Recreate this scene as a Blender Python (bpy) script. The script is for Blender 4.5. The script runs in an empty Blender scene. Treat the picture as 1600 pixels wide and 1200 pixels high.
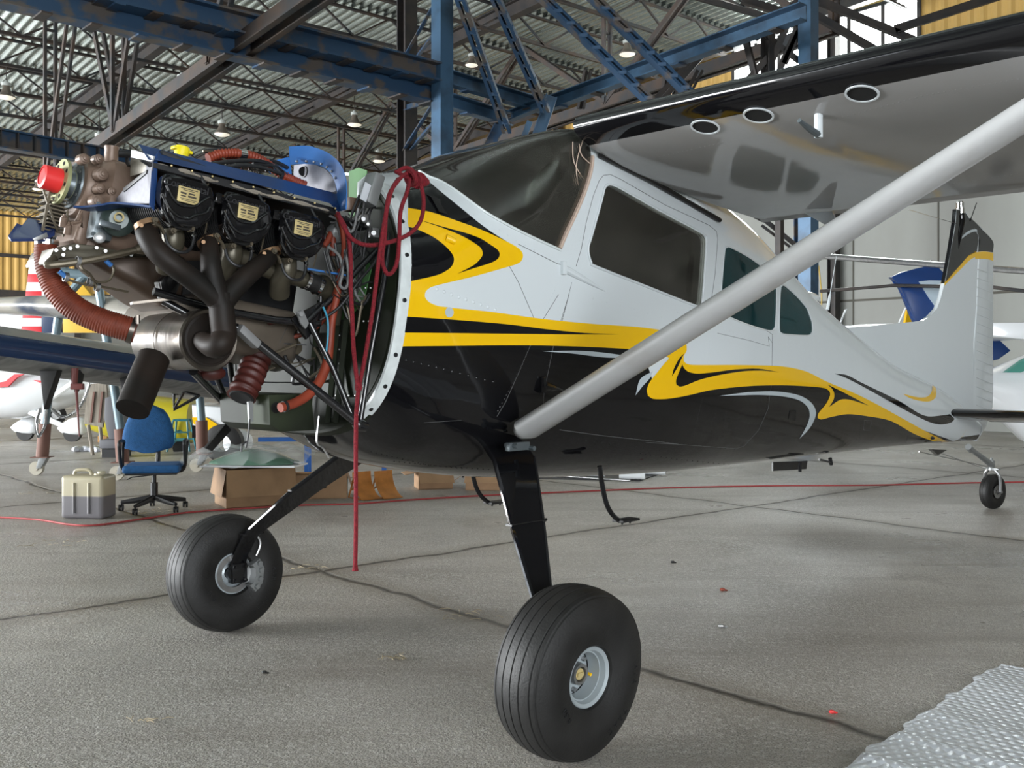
import bpy, bmesh, math, random
from mathutils import Vector, Matrix
from mathutils.bvhtree import BVHTree
from mathutils.geometry import delaunay_2d_cdt
PI = math.pi
rnd = random.Random(7)
SC = bpy.context.scene
COL = SC.collection

# ------------------------------------------------------------------ camera, sky, light, exposure
FPX = 1560.0; HOR = 575.0; CAMZ = 1.33
cd = bpy.data.cameras.new('camera'); cam = bpy.data.objects.new('camera', cd); COL.objects.link(cam)
cam.location = (0, 0, CAMZ); cam.rotation_euler = (PI/2, 0, 0)
cd.sensor_fit = 'HORIZONTAL'; cd.sensor_width = 36.0; cd.lens = 36.0*FPX/1600.0
cd.shift_y = (HOR-600.0)/1600.0
cd.clip_end = 500
SC.camera = cam
w = bpy.data.worlds.new('sky'); SC.world = w; w.use_nodes = True
wn = w.node_tree.nodes; wl = w.node_tree.links
bg = wn['Background']; bg.inputs['Color'].default_value = (0.86, 0.93, 1.0, 1); bg.inputs['Strength'].default_value = 3.6
def area(name, loc, target, sx, sy, power, col=(1, 1, 1)):
    l = bpy.data.lights.new(name, 'AREA'); l.shape = 'RECTANGLE'; l.size = sx; l.size_y = sy; l.energy = power; l.color = col
    o = bpy.data.objects.new(name, l); COL.objects.link(o); o.location = loc
    o.rotation_euler = (Vector(target)-Vector(loc)).to_track_quat('-Z', 'Y').to_euler(); return o
area('door_daylight', (8.2, -13.2, 3.6), (0, 5, 1.6), 13, 5.6, 1500, (0.95, 0.98, 1))
area('side_door_daylight', (-27, 4, 3.4), (0, 10, 2), 16, 5.2, 9000, (0.95, 0.98, 1))
area('far_wall_fill', (-31, 27, 4.2), (-12, 40, 4.5), 9, 5, 5000, (0.97, 0.98, 1))  # fill lamp added inside the hangar to brighten the far yellow wall
SC.view_settings.view_transform = 'Standard'; SC.view_settings.look = 'None'
SC.view_settings.exposure = 0.6; SC.view_settings.gamma = 1.0
SC.view_settings.use_curve_mapping = False

# ------------------------------------------------------------------ places
R2 = 2**-.5
AM = Vector((-0.638, 4.257, 0)); AA = Vector((R2, R2, 0)); AS = Vector((-R2, R2, 0))   # airplane axes: aft, starboard
O3 = Vector((0, 0, CAMZ))
def ray(px, py): return Vector(((px-800)/FPX, 1, (HOR-py)/FPX))
def W(px, py, t): return O3+ray(px, py)*t
def WZ(px, py, z):
    d = ray(px, py); return O3+d*((z-CAMZ)/d.z)
def toL(P):
    d = P-AM; return Vector((d.dot(AA), d.dot(AS), P.z))
def L(px, py, Y):
    d = ray(px, py); return toL(O3+d*((Y-(O3-AM).dot(AS))/d.dot(AS)))
def LX(px, py, X):
    d = ray(px, py); return toL(O3+d*((X-(O3-AM).dot(AA))/d.dot(AA)))
def LZ(px, py, z): return toL(WZ(px, py, z))
OL = toL(O3)
D1 = Vector((-.655, .756, 0)); D2 = Vector((.756, .655, 0))
D1.normalize(); D2.normalize()
def HG(u, v, z): return D1*u+D2*v+Vector((0, 0, z))
def HV(px, py, v):
    d = ray(px, py); return O3+d*(v/d.dot(D2))
def HU(px, py, u):
    d = ray(px, py); return O3+d*(u/d.dot(D1))
def roofz(u): return 10.5-.046*u

# ------------------------------------------------------------------ materials
def mat(name, c, rough=.5, metal=0, coat=0, var=0, vs=5, bump=0, bs=40, emit=None, est=0, c2=None, alpha=1, trans=0, ior=1.45, spec=.5, thresh=(.35, .65), det=6, stretch=None):
    m = bpy.data.materials.new(name); m.use_nodes = True; nt = m.node_tree; N = nt.nodes; K = nt.links
    b = N['Principled BSDF']
    b.inputs['Base Color'].default_value = (*c, 1); b.inputs['Roughness'].default_value = rough; b.inputs['Metallic'].default_value = metal
    b.inputs['Coat Weight'].default_value = coat; b.inputs['Coat Roughness'].default_value = .04; b.inputs['IOR'].default_value = ior
    b.inputs['Specular IOR Level'].default_value = spec
    b.inputs['Alpha'].default_value = alpha; b.inputs['Transmission Weight'].default_value = trans
    tc = N.new('ShaderNodeTexCoord'); src = tc.outputs['Object']
    if stretch:
        mp = N.new('ShaderNodeMapping'); mp.inputs['Scale'].default_value = stretch; K.new(src, mp.inputs['Vector']); src = mp.outputs['Vector']
    if c2 is not None or var:
        n = N.new('ShaderNodeTexNoise'); n.inputs['Scale'].default_value = vs; n.inputs['Detail'].default_value = det; K.new(src, n.inputs['Vector'])
        r = N.new('ShaderNodeValToRGB'); K.new(n.outputs['Fac'], r.inputs['Fac'])
        r.color_ramp.elements[0].position = thresh[0]; r.color_ramp.elements[1].position = thresh[1]
        if c2 is None:
            r.color_ramp.elements[0].color = (*[x*(1-var) for x in c], 1); r.color_ramp.elements[1].color = (*[min(1, x*(1+var)) for x in c], 1)
        else:
            r.color_ramp.elements[0].color = (*c, 1); r.color_ramp.elements[1].color = (*c2, 1)
        K.new(r.outputs['Color'], b.inputs['Base Color'])
    if bump:
        n2 = N.new('ShaderNodeTexNoise'); n2.inputs['Scale'].default_value = bs; n2.inputs['Detail'].default_value = 4; K.new(src, n2.inputs['Vector'])
        bp = N.new('ShaderNodeBump'); bp.inputs['Strength'].default_value = bump; bp.inputs['Distance'].default_value = .01
        K.new(n2.outputs['Fac'], bp.inputs['Height']); K.new(bp.outputs['Normal'], b.inputs['Normal'])
        if coat: K.new(bp.outputs['Normal'], b.inputs['Coat Normal'])
    if emit: b.inputs['Emission Color'].default_value = (*emit, 1); b.inputs['Emission Strength'].default_value = est
    return m
M = {}
M['white'] = mat('white_paint', (.60, .64, .66), .10, bump=.12, bs=5)
M['black'] = mat('black_gloss_paint', (.005, .005, .006), .06, bump=.1, bs=5)
M['yellow'] = mat('yellow_gloss_paint', (.80, .47, .004), .10, bump=.1, bs=5)
M['silver'] = mat('silver_paint', (.42, .47, .50), .15)
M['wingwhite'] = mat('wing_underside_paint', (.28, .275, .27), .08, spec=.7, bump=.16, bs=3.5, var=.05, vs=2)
M['strutgrey'] = mat('strut_light_grey_paint', (.44, .44, .44), .25, c2=(.36, .34, .32), vs=4, thresh=(.55, .85))
M['interior'] = mat('interior_dull_green', (.12, .13, .10), .7, c2=(.24, .23, .20), vs=2)
M['rubber'] = mat('black_rubber', (.010, .0095, .009), .55, var=.35, vs=9, bump=.15, bs=120)
M['rubber_soft'] = mat('cable_rubber', (.015, .015, .016), .4)
M['rimgrey'] = mat('wheel_rim_grey', (.36, .40, .42), .35, metal=.25)
M['alu'] = mat('bare_aluminium', (.38, .38, .38), .35, metal=.9, var=.15, vs=20)
M['chrome'] = mat('bright_chrome', (.8, .8, .8), .12, metal=1)
M['steel'] = mat('brushed_steel', (.085, .075, .066), .30, metal=.9, c2=(.17, .145, .12), vs=3, bump=.08, bs=8, stretch=(1, 6, 1))
M['darksteel'] = mat('scorched_steel', (.008, .007, .006), .55, metal=0, spec=.25, c2=(.018, .012, .009), vs=6)
M['casting'] = mat('beige_crankcase', (.17, .115, .085), .42, metal=.15, var=.12, vs=8, bump=.1, bs=60)
M['sump'] = mat('tan_sump', (.07, .045, .03), .4, metal=.2, var=.2, vs=5)
M['olive'] = mat('olive_grey_casting', (.075, .066, .046), .35, metal=.4, var=.15, vs=8)
M['coverblack'] = mat('black_cover_enamel', (.004, .004, .005), .10, coat=.6)
M['covertext'] = mat('cover_letters', (.03, .03, .032), .25)  # paler than the cover enamel, in place of highlights on the raised letters
M['fin'] = mat('black_cylinder_fins', (.012, .012, .013), .5)
M['blue'] = mat('blue_baffle', (.011, .042, .145), .45, var=.15, vs=3)
M['bluelight'] = mat('bright_blue_baffle', (.035, .15, .42), .5, var=.1, vs=3)
M['greyplate'] = mat('grey_baffle_plate', (.12, .12, .14), .5, metal=.2, var=.1, vs=60)
M['gold'] = mat('gold_plate', (.62, .50, .24), .35, metal=.4)
M['plateink'] = mat('plate_ink', (.05, .04, .03), .6)
M['red'] = mat('red_plastic', (.72, .03, .03), .4)
M['flangegrey'] = mat('flange_green_grey', (.32, .33, .17), .45, metal=.3)
M['seagrey'] = mat('blue_grey_steel', (.12, .14, .15), .35, metal=.5)
M['hose'] = mat('rust_red_hose', (.15, .03, .014), .5, var=.25, vs=14)
M['hosedark'] = mat('dark_red_hose', (.07, .015, .011), .5, var=.25, vs=14)
M['orange_hose'] = mat('orange_red_sleeve', (.22, .035, .015), .5, var=.15, vs=12)
M['rope'] = mat('dark_red_rope', (.20, .008, .016), .8, bump=.8, bs=260, var=.25, vs=120)
M['firewall'] = mat('olive_green_primer', (.008, .011, .005), .6, spec=.3, c2=(.022, .032, .012), vs=2.2, thresh=(.5, .72))  # primer colour darkened to carry the shade behind the engine
M['greenlight'] = mat('light_green_primer', (.06, .17, .05), .55, var=.15, vs=5)
M['tube'] = mat('black_tube_enamel', (.008, .008, .009), .22, coat=.5)
M['ringwhite'] = mat('white_flange', (.62, .66, .66), .35, var=.1, vs=20)
M['tape'] = mat('dull_grey_tape', (.17, .17, .17), .5)
M['tan_pipe'] = mat('olive_tan_pipe', (.12, .10, .07), .4, metal=.5)
M['line'] = mat('panel_gap', (.10, .10, .10), .8)
M['dark'] = mat('dark_void', (.006, .006, .006), .9)
M['caliper'] = mat('grey_caliper', (.26, .27, .27), .4, metal=.5)
M['greenplate'] = mat('grey_green_fairing', (.07, .08, .07), .5)
M['cableclear'] = mat('aged_wire_sleeve', (.55, .42, .34), .6)
def glassmat(name, tint, alpha, rough=.03, dust=0, dc=(.4, .38, .33)):
    m = bpy.data.materials.new(name); m.use_nodes = True; N = m.node_tree.nodes; K = m.node_tree.links
    N.remove(N['Principled BSDF']); out = N['Material Output']
    t = N.new('ShaderNodeBsdfTransparent'); t.inputs['Color'].default_value = (*tint, 1)
    g = N.new('ShaderNodeBsdfGlossy'); g.inputs['Roughness'].default_value = rough
    f = N.new('ShaderNodeFresnel'); f.inputs['IOR'].default_value = alpha
    mx = N.new('ShaderNodeMixShader'); K.new(f.outputs[0], mx.inputs[0]); K.new(t.outputs[0], mx.inputs[1]); K.new(g.outputs[0], mx.inputs[2]); last = mx
    if dust:  # diffuse veil in place of reflections and of light through the pane
        df = N.new('ShaderNodeBsdfDiffuse'); df.inputs['Color'].default_value = (*dc, 1); m2 = N.new('ShaderNodeMixShader')
        tc = N.new('ShaderNodeTexCoord'); nz = N.new('ShaderNodeTexNoise'); nz.inputs['Scale'].default_value = 2.2; nz.inputs['Detail'].default_value = 8; nz.inputs['Distortion'].default_value = 1.5; K.new(tc.outputs['Object'], nz.inputs['Vector'])
        mr = N.new('ShaderNodeMapRange'); K.new(nz.outputs['Fac'], mr.inputs['Value']); mr.inputs['From Min'].default_value = .3; mr.inputs['From Max'].default_value = .75; mr.inputs['To Min'].default_value = dust*.5; mr.inputs['To Max'].default_value = dust*1.7
        K.new(mr.outputs[0], m2.inputs[0]); K.new(mx.outputs[0], m2.inputs[1]); K.new(df.outputs[0], m2.inputs[2]); last = m2
    K.new(last.outputs[0], out.inputs['Surface'])
    return m
M['glass'] = glassmat('hazed_clear_plexiglass', (.55, .55, .52), 1.5, .05, .055)  # pale diffuse haze mixed in for glancing reflections on the windshield
M['glass_door'] = glassmat('smoky_door_glass', (.80, .80, .76), 1.35, .03, .03)
M['glass_green'] = glassmat('green_tinted_glass', (.12, .34, .34), 1.45, .03, .30, (.02, .09, .10))  # real green tint, plus teal diffuse for light coming through the cabin
# ------------------------------------------------------------------ mesh helpers
def B(): return bmesh.new()
def frame(d):
    d = Vector(d).normalized(); up = Vector((0, 0, 1)) if abs(d.z) < .9 else Vector((1, 0, 0))
    a = d.cross(up).normalized(); b = a.cross(d).normalized(); return d, a, b
def spline(pts, n=6, closed=False):
    P = [Vector(p) for p in pts]; out = []
    m = len(P); rng = m if closed else m-1
    for i in range(rng):
        if closed: p0, p1, p2, p3 = P[(i-1) % m], P[i], P[(i+1) % m], P[(i+2) % m]
        else: p0, p1, p2, p3 = P[max(i-1, 0)], P[i], P[i+1], P[min(i+2, m-1)]
        for k in range(n):
            t = k/n; out.append(.5*((2*p1)+(p2-p0)*t+(2*p0-5*p1+4*p2-p3)*t*t+(3*p1-p0-3*p2+p3)*t**3))
    if not closed: out.append(P[-1].copy())
    return out
def spl2(pts, n=4, closed=True):
    return [(p.x, p.y) for p in spline([(a, b, 0) for a, b in pts], n, closed)]
def tube(bm, pts, r, seg=8, caps=True, mi=0):
    pts = [Vector(p) for p in pts]; n = len(pts); rs = r if isinstance(r, (list, tuple)) else [r]*n
    d, a, b = frame(pts[1]-pts[0]); rings = []
    for i, p in enumerate(pts):
        t = (pts[min(i+1, n-1)]-pts[max(i-1, 0)])
        if t.length < 1e-9: t = d
        t = t.normalized(); a = (a-t*a.dot(t)).normalized(); b = t.cross(a)
        rings.append([bm.verts.new(p+(a*math.cos(2*PI*k/seg)+b*math.sin(2*PI*k/seg))*rs[i]) for k in range(seg)])
    fs = []
    for i in range(n-1):
        for k in range(seg): fs.append(bm.faces.new((rings[i][k], rings[i][(k+1) % seg], rings[i+1][(k+1) % seg], rings[i+1][k])))
    if caps: fs.append(bm.faces.new(rings[0][::-1])); fs.append(bm.faces.new(rings[-1]))
    for f in fs: f.material_index = mi
    return bm
def cyl(bm, p0, p1, r0, r1=None, seg=16, mi=0): return tube(bm, [p0, p1], [r0, r0 if r1 is None else r1], seg, True, mi)
def lathe(bm, prof, o, ax, seg=32, mi=0, close=False):
    o = Vector(o); d, a, b = frame(ax); rings = []
    for (t, r) in prof:
        rings.append([bm.verts.new(o+d*t+(a*math.cos(2*PI*k/seg)+b*math.sin(2*PI*k/seg))*max(r, 1e-4)) for k in range(seg)])
    for i in range(len(rings)-1 + (1 if close else 0)):
        j = (i+1) % len(rings)
        for k in range(seg):
            f = bm.faces.new((rings[i][k], rings[i][(k+1) % seg], rings[j][(k+1) % seg], rings[j][k])); f.material_index = mi
    if not close:
        f = bm.faces.new(rings[0][::-1]); f.material_index = mi; f = bm.faces.new(rings[-1]); f.material_index = mi
    return bm
def box(bm, c, s, R=None, bev=0, mi=0, segs=2):
    c = Vector(c); R = R or Matrix.Identity(3); vs = []
    for x in (-.5, .5):
        for y in (-.5, .5):
            for z in (-.5, .5): vs.append(bm.verts.new(c+R@Vector((x*s[0], y*s[1], z*s[2]))))
    fs = [bm.faces.new([vs[i] for i in q]) for q in ((0, 1, 3, 2), (4, 6, 7, 5), (0, 4, 5, 1), (2, 3, 7, 6), (0, 2, 6, 4), (1, 5, 7, 3))]
    for f in fs: f.material_index = mi
    if bev:
        es = list({e for f in fs for e in f.edges})
        bmesh.ops.bevel(bm, geom=es, offset=bev, segments=segs, affect='EDGES', profile=.6)
    return bm
def prism(bm, pts, ext, bev=0, mi=0, segs=2):
    """closed polygon of 3D points pushed along ext"""
    ext = Vector(ext); a = [bm.verts.new(Vector(p)) for p in pts]; b = [bm.verts.new(Vector(p)+ext) for p in pts]; n = len(a)
    fs = [bm.faces.new(a), bm.faces.new(b[::-1])]
    for i in range(n): fs.append(bm.faces.new((a[i], b[i], b[(i+1) % n], a[(i+1) % n])))
    for f in fs: f.material_index = mi
    if bev:
        es = list({e for f in fs[:2] for e in f.edges})
        bmesh.ops.bevel(bm, geom=es, offset=bev, segments=segs, affect='EDGES', profile=.6)
    return bm
def loft(bm, rings, caps=True, mi=0, closed=True):
    R = [[bm.verts.new(Vector(p)) for p in r] for r in rings]; n = len(R[0])
    for i in range(len(R)-1):
        for k in range(n if closed else n-1):
            f = bm.faces.new((R[i][k], R[i][(k+1) % n], R[i+1][(k+1) % n], R[i+1][k])); f.material_index = mi
    if caps:
        f = bm.faces.new(R[0][::-1]); f.material_index = mi; f = bm.faces.new(R[-1]); f.material_index = mi
    return bm
def sphere(bm, c, r, seg=12, sc=(1, 1, 1), mi=0, R=None):
    mt = Matrix.Translation(Vector(c)) @ (R.to_4x4() if R else Matrix.Identity(4)) @ Matrix.Diagonal((*sc, 1))
    g = bmesh.ops.create_uvsphere(bm, u_segments=seg, v_segments=max(6, seg//2+2), radius=r, matrix=mt)
    for v in g['verts']:
        for f in v.link_faces: f.material_index = mi
    return bm
def beam(bm, p0, p1, w, h, kind='box', t=.02, side=None, mi=0):
    """straight member; w across, h high"""
    p0 = Vector(p0); p1 = Vector(p1); d = (p1-p0).normalized()
    if side is None:
        up = Vector((0, 0, 1)) if abs(d.z) < .95 else D1
        side = d.cross(up).normalized()
    side = Vector(side).normalized(); up = side.cross(d).normalized(); Ln = (p1-p0).length; c = (p0+p1)/2
    Rm = Matrix((d, side, up)).transposed()
    if kind == 'box': box(bm, c, (Ln, w, h), Rm, mi=mi)
    elif kind == 'I':
        box(bm, c, (Ln, t, h-2*t), Rm, mi=mi)
        for sgn in (-1, 1): box(bm, c+up*sgn*(h-t)/2, (Ln, w, t), Rm, mi=mi)
    elif kind == 'C':
        box(bm, c-side*(w-t)/2, (Ln, t, h-2*t), Rm, mi=mi)
        for sgn in (-1, 1): box(bm, c+up*sgn*(h-t)/2, (Ln, w, t), Rm, mi=mi)
    elif kind == 'L':
        box(bm, c-side*(w-t)/2, (Ln, t, h), Rm, mi=mi); box(bm, c-up*(h-t)/2, (Ln, w-t*1.01, t), Rm, mi=mi)
    return bm
def obj(name, bm, m, parent=None, smooth=True, ang=35, recalc=True):
    if recalc: bmesh.ops.recalc_face_normals(bm, faces=bm.faces[:])
    me = bpy.data.meshes.new(name); bm.to_mesh(me); bm.free()
    for x in (m if isinstance(m, (list, tuple)) else [m]): me.materials.append(x)
    if smooth:
        me.shade_smooth()
        me.set_sharp_from_angle(angle=math.radians(ang))
    o = bpy.data.objects.new(name, me); COL.objects.link(o)
    if parent: o.parent = parent
    return o
def tag(o, label, cat, group=None, kind=None):
    o['label'] = label; o['category'] = cat
    if group: o['group'] = group
    if kind: o['kind'] = kind
    return o
def struct(o): o['kind'] = 'structure'; return o
def thing(name, label, cat, loc=(0, 0, 0), rz=0, group=None):
    o = bpy.data.objects.new(name, None); COL.objects.link(o); o.location = loc; o.rotation_euler = (0, 0, rz); o.empty_display_size = .1
    return tag(o, label, cat, group)
def dup(root, loc=None, rz=None, label=None, group=None):
    def cp(o, par):
        c = o.copy(); COL.objects.link(c); c.parent = par
        for ch in list(o.children): cp(ch, c)
        return c
    r = cp(root, None)
    if loc is not None: r.location = loc
    if rz is not None: r.rotation_euler = (0, 0, rz)
    if label: r['label'] = label
    if group: r['group'] = group
    return r
def text(name, s, size, o, xdir, ydir, m, parent, depth=.001, align='CENTER', shear=0, spacing=1.0):
    c = bpy.data.curves.new(name, 'FONT'); c.body = s; c.size = size; c.extrude = depth; c.align_x = align; c.align_y = 'CENTER'; c.space_character = spacing
    t = bpy.data.objects.new(name+'_src', c)
    COL.objects.link(t); dg = bpy.context.evaluated_depsgraph_get(); me = bpy.data.meshes.new_from_object(t.evaluated_get(dg))
    bpy.data.objects.remove(t)
    x = Vector(xdir).normalized(); z = x.cross(Vector(ydir)).normalized(); y = z.cross(x)
    mm = Matrix((x, y, z)).transposed().to_4x4(); mm.translation = Vector(o); me.transform(mm)
    me.name = name; me.materials.clear(); me.materials.append(m)
    ob = bpy.data.objects.new(name, me); COL.objects.link(ob); ob.parent = parent; return ob
def bool_mesh(ob, cutter, op):
    md = ob.modifiers.new('b', 'BOOLEAN'); md.operation = op; md.object = cutter; md.solver = 'EXACT'
    bpy.context.view_layer.update(); dg = bpy.context.evaluated_depsgraph_get()
    me = bpy.data.meshes.new_from_object(ob.evaluated_get(dg)); ob.modifiers.clear(); ob.data = me
def interp(tab, x):
    if x <= tab[0][0]: return list(tab[0][1:])
    for i in range(len(tab)-1):
        a, b = tab[i], tab[i+1]
        if x <= b[0]:
            t = (x-a[0])/(b[0]-a[0])
            # catmull-rom in value with finite tangents
            out = []
            p = tab[i-1] if i > 0 else a; q = tab[i+2] if i+2 < len(tab) else b
            for k in range(1, len(a)):
                h = b[0]-a[0]
                m0 = (b[k]-p[k])/(b[0]-p[0])*h if i > 0 else (b[k]-a[k]); m1 = (q[k]-a[k])/(q[0]-a[0])*h if i+2 < len(tab) else (b[k]-a[k])
                t2 = t*t; t3 = t2*t
                out.append((2*t3-3*t2+1)*a[k]+(t3-2*t2+t)*m0+(-2*t3+3*t2)*b[k]+(t3-t2)*m1)
            return out
    return list(tab[-1][1:])
# ================================================================== the airplane
plane = thing('airplane', 'high-wing taildragger airplane in white, black and yellow with its engine uncovered', 'airplane', AM, PI/4)
# station, bottom, top, half width, height of widest line, exponent above, exponent below
HT = [(-.25, 1.075, 2.125, .57, 1.58, 2.3, 2.9), (0.0, .955, 2.17, .58, 1.58, 2.4, 2.9), (.20, .90, 2.235, .575, 1.58, 2.6, 2.8),
      (.45, .855, 2.345, .57, 1.57, 3.8, 2.8), (.70, .825, 2.43, .565, 1.56, 8.0, 2.8), (1.0, .80, 2.43, .56, 1.55, 8.0, 2.8), (1.6, .765, 2.34, .555, 1.5, 7, 2.7),
      (2.1, .745, 2.27, .53, 1.45, 4.5, 2.6), (2.5, .738, 2.19, .49, 1.42, 3.4, 2.5), (3.0, .732, 2.02, .44, 1.36, 2.7, 2.4), (3.5, .728, 1.83, .39, 1.30, 2.4, 2.3),
      (4.2, .722, 1.60, .32, 1.20, 2.3, 2.2), (5.0, .715, 1.37, .24, 1.08, 2.2, 2.1), (5.9, .70, 1.19, .16, .97, 2.1, 2.0), (6.5, .685, 1.03, .10, .88, 2, 2), (7.0, .67, .86, .05, .78, 2, 2)]
def hring(S, n=96, off=0.0):
    zb, zt, wd, zc, nt, nb = interp(HT, S); out = []
    for k in range(n):
        th = 2*PI*k/n; c = math.cos(th); s = math.sin(th)
        e = nt if s > 0 else nb
        y = (wd+off)*math.copysign(abs(c)**(2/e), c)
        z = zc+((zt+off-zc) if s > 0 else (zc-zb+off))*math.copysign(abs(s)**(2/e), s)
        out.append(Vector((S+.15*(z-1.5), y, z)))
    return out
def hull_bm(off=0.0, s0=-.25, s1=7.0, n=96, N=150, caps=True):
    bm = B(); loft(bm, [hring(s0+(s1-s0)*i/N, n, off) for i in range(N+1)], caps); bmesh.ops.recalc_face_normals(bm, faces=bm.faces[:]); return bm
_h = hull_bm(); BVH = BVHTree.FromBMesh(_h); _h.free()
def hit(px, py, off=0.0, bvh=None):
    d = ray(px, py); dl = Vector((d.dot(AA), d.dot(AS), d.z)).normalized(); bvh = bvh or BVH
    p, nrm, i, dist = bvh.ray_cast(OL, dl)
    if p is None:
        # just past the outline: nearest skin point to the ray
        best = None
        for k in range(60):
            q = OL+dl*(2.5+.12*k); a, b, c, dd = bvh.find_nearest(q)
            if best is None or dd < best[0]: best = (dd, a, b)
        p, nrm = best[1], best[2]
    if nrm.dot(dl) > 0: nrm = -nrm
    return p+nrm*off, nrm
def inpoly(x, y, P):
    c = False; j = len(P)-1
    for i in range(len(P)):
        if (P[i][1] > y) != (P[j][1] > y) and x < (P[j][0]-P[i][0])*(y-P[i][1])/(P[j][1]-P[i][1])+P[i][0]: c = not c
        j = i
    return c
def softline(P, n=4, lim=50):
    """round the outline through its points but keep sharp corners sharp"""
    m = len(P); V = [Vector((p[0], p[1], 0)) for p in P]; sharp = []
    for i in range(m):
        a = V[i]-V[i-1]; b = V[(i+1) % m]-V[i]; sharp.append(a.length < 1e-6 or b.length < 1e-6 or math.degrees(a.angle(b)) > lim)
    out = []
    for i in range(m):
        p1 = V[i]; p2 = V[(i+1) % m]; p0 = p1 if sharp[i] else V[i-1]; p3 = p2 if sharp[(i+1) % m] else V[(i+2) % m]; L_ = (p2-p1).length
        t1 = (p2-p0); t2 = (p3-p1); t1 = t1.normalized()*L_ if t1.length else t1; t2 = t2.normalized()*L_ if t2.length else t2
        k = n if L_ > 3 else 1
        for j in range(k):
            t = j/k; q = (2*t**3-3*t*t+1)*p1+(t**3-2*t*t+t)*t1*.9+(-2*t**3+3*t*t)*p2+(t**3-t*t)*t2*.9; out.append((q.x, q.y))
    return out
def decal(name, poly, m, parent, off=.0022, step=9, bvh=None, mirror=True, smooth=0):
    """paint shape: outline laid on the skin, filled with a fine mesh"""
    poly = softline(poly)
    P = []
    for i in range(len(poly)):
        a = Vector(poly[i]); b = Vector(poly[(i+1) % len(poly)]); k = max(1, int((b-a).length/step))
        for j in range(k): P.append(a+(b-a)*j/k)
    n = len(P); V = list(P)
    x0 = min(p.x for p in P); x1 = max(p.x for p in P); y0 = min(p.y for p in P); y1 = max(p.y for p in P)
    y = y0+step*.5
    while y < y1:
        x = x0+step*.5
        while x < x1:
            if inpoly(x, y, P) and min((p.x-x)**2+(p.y-y)**2 for p in P) > (step*.45)**2: V.append(Vector((x, y)))
            x += step
        y += step
    vs, es, fs, *_ = delaunay_2d_cdt(V, [], [list(range(n))], 1, 1e-4)
    bm = B(); bv = [bm.verts.new(hit(v.x, v.y, off, bvh)[0]) for v in vs]
    for f in fs:
        try: bm.faces.new([bv[i] for i in f])
        except ValueError: pass
    def outward(b):
        for f in b.faces:
            f.normal_update(); c = f.calc_center_median(); cc = Vector((c.x, 0, 1.3))
            if f.normal.dot(c-cc) < 0: f.normal_flip()
    if mirror:
        b2 = B(); bw = [b2.verts.new(Vector((v.co.x, -v.co.y, v.co.z))) for v in bv]
        for f in fs:
            try: b2.faces.new([bw[i] for i in f][::-1])
            except ValueError: pass
        outward(b2); obj(name, b2, m, parent, recalc=False, ang=60)
    outward(bm); return obj(name, bm, m, parent, recalc=False, ang=60)
def cA(*p): return [(580+x/3.75, 200+y/3.75) for x, y in p]
def cB(*p): return [(580+x/3.3333, 460+y/3.3333) for x, y in p]
def cC(*p): return [(900+x/3.75, 240+y/3.75) for x, y in p]
def cD(*p): return [(960+x/2.6667, 500+y/2.6667) for x, y in p]
def cF(*p): return [(1300+x/4, 560+y/4) for x, y in p]
# fuselage paint: black below a line that runs under the yellow bands
def fuselage_material():
    m = bpy.data.materials.new('fuselage_paint'); m.use_nodes = True; N = m.node_tree.nodes; K = m.node_tree.links; b = N['Principled BSDF']
    b.inputs['Roughness'].default_value = .07
    tc = N.new('ShaderNodeTexCoord'); sp = N.new('ShaderNodeSeparateXYZ'); K.new(tc.outputs['Object'], sp.inputs[0])
    pts = []
    for px, py in [(612, 535), (800, 534), (1000, 538), (1022, 603), (1060, 608), (1110, 598), (1185, 588), (1260, 590), (1298, 607), (1335, 632), (1410, 661), (1485, 692), (1522, 696)]:
        p = hit(px, py)[0]; pts.append((p.x, p.z))
    pts.sort(); X0, X1, Z1 = -.6, 7.4, 2.6
    mr = N.new('ShaderNodeMapRange'); K.new(sp.outputs['X'], mr.inputs['Value']); mr.inputs['From Min'].default_value = X0; mr.inputs['From Max'].default_value = X1
    fc = N.new('ShaderNodeFloatCurve'); K.new(mr.outputs['Result'], fc.inputs['Value'])
    c = fc.mapping.curves[0]; pp = [(0, pts[0][1]/Z1)]+[((x-X0)/(X1-X0), z/Z1) for x, z in pts]+[(1, pts[-1][1]/Z1)]
    while len(c.points) < len(pp): c.points.new(.5, .5)
    for q, (x, y) in zip(c.points, pp): q.location = (x, y); q.handle_type = 'VECTOR'
    fc.mapping.update()
    mu = N.new('ShaderNodeMath'); mu.operation = 'MULTIPLY'; mu.inputs[1].default_value = Z1; K.new(fc.outputs[0], mu.inputs[0])
    gt = N.new('ShaderNodeMath'); gt.operation = 'GREATER_THAN'; K.new(sp.outputs['Z'], gt.inputs[0]); K.new(mu.outputs[0], gt.inputs[1])
    mx = N.new('ShaderNodeMix'); mx.data_type = 'RGBA'; K.new(gt.outputs[0], mx.inputs['Factor'])
    mx.inputs['A'].default_value = (.005, .005, .006, 1); mx.inputs['B'].default_value = (.60, .64, .66, 1); K.new(mx.outputs['Result'], b.inputs['Base Color'])
    n2 = N.new('ShaderNodeTexNoise'); n2.inputs['Scale'].default_value = 4.5; n2.inputs['Detail'].default_value = 3; K.new(tc.outputs['Object'], n2.inputs['Vector'])
    bp = N.new('ShaderNodeBump'); bp.inputs['Strength'].default_value = .16; bp.inputs['Distance'].default_value = .012
    K.new(n2.outputs['Fac'], bp.inputs['Height']); K.new(bp.outputs['Normal'], b.inputs['Normal']); K.new(bp.outputs['Normal'], b.inputs['Coat Normal'])
    return m
M['fuse'] = fuselage_material()
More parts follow.
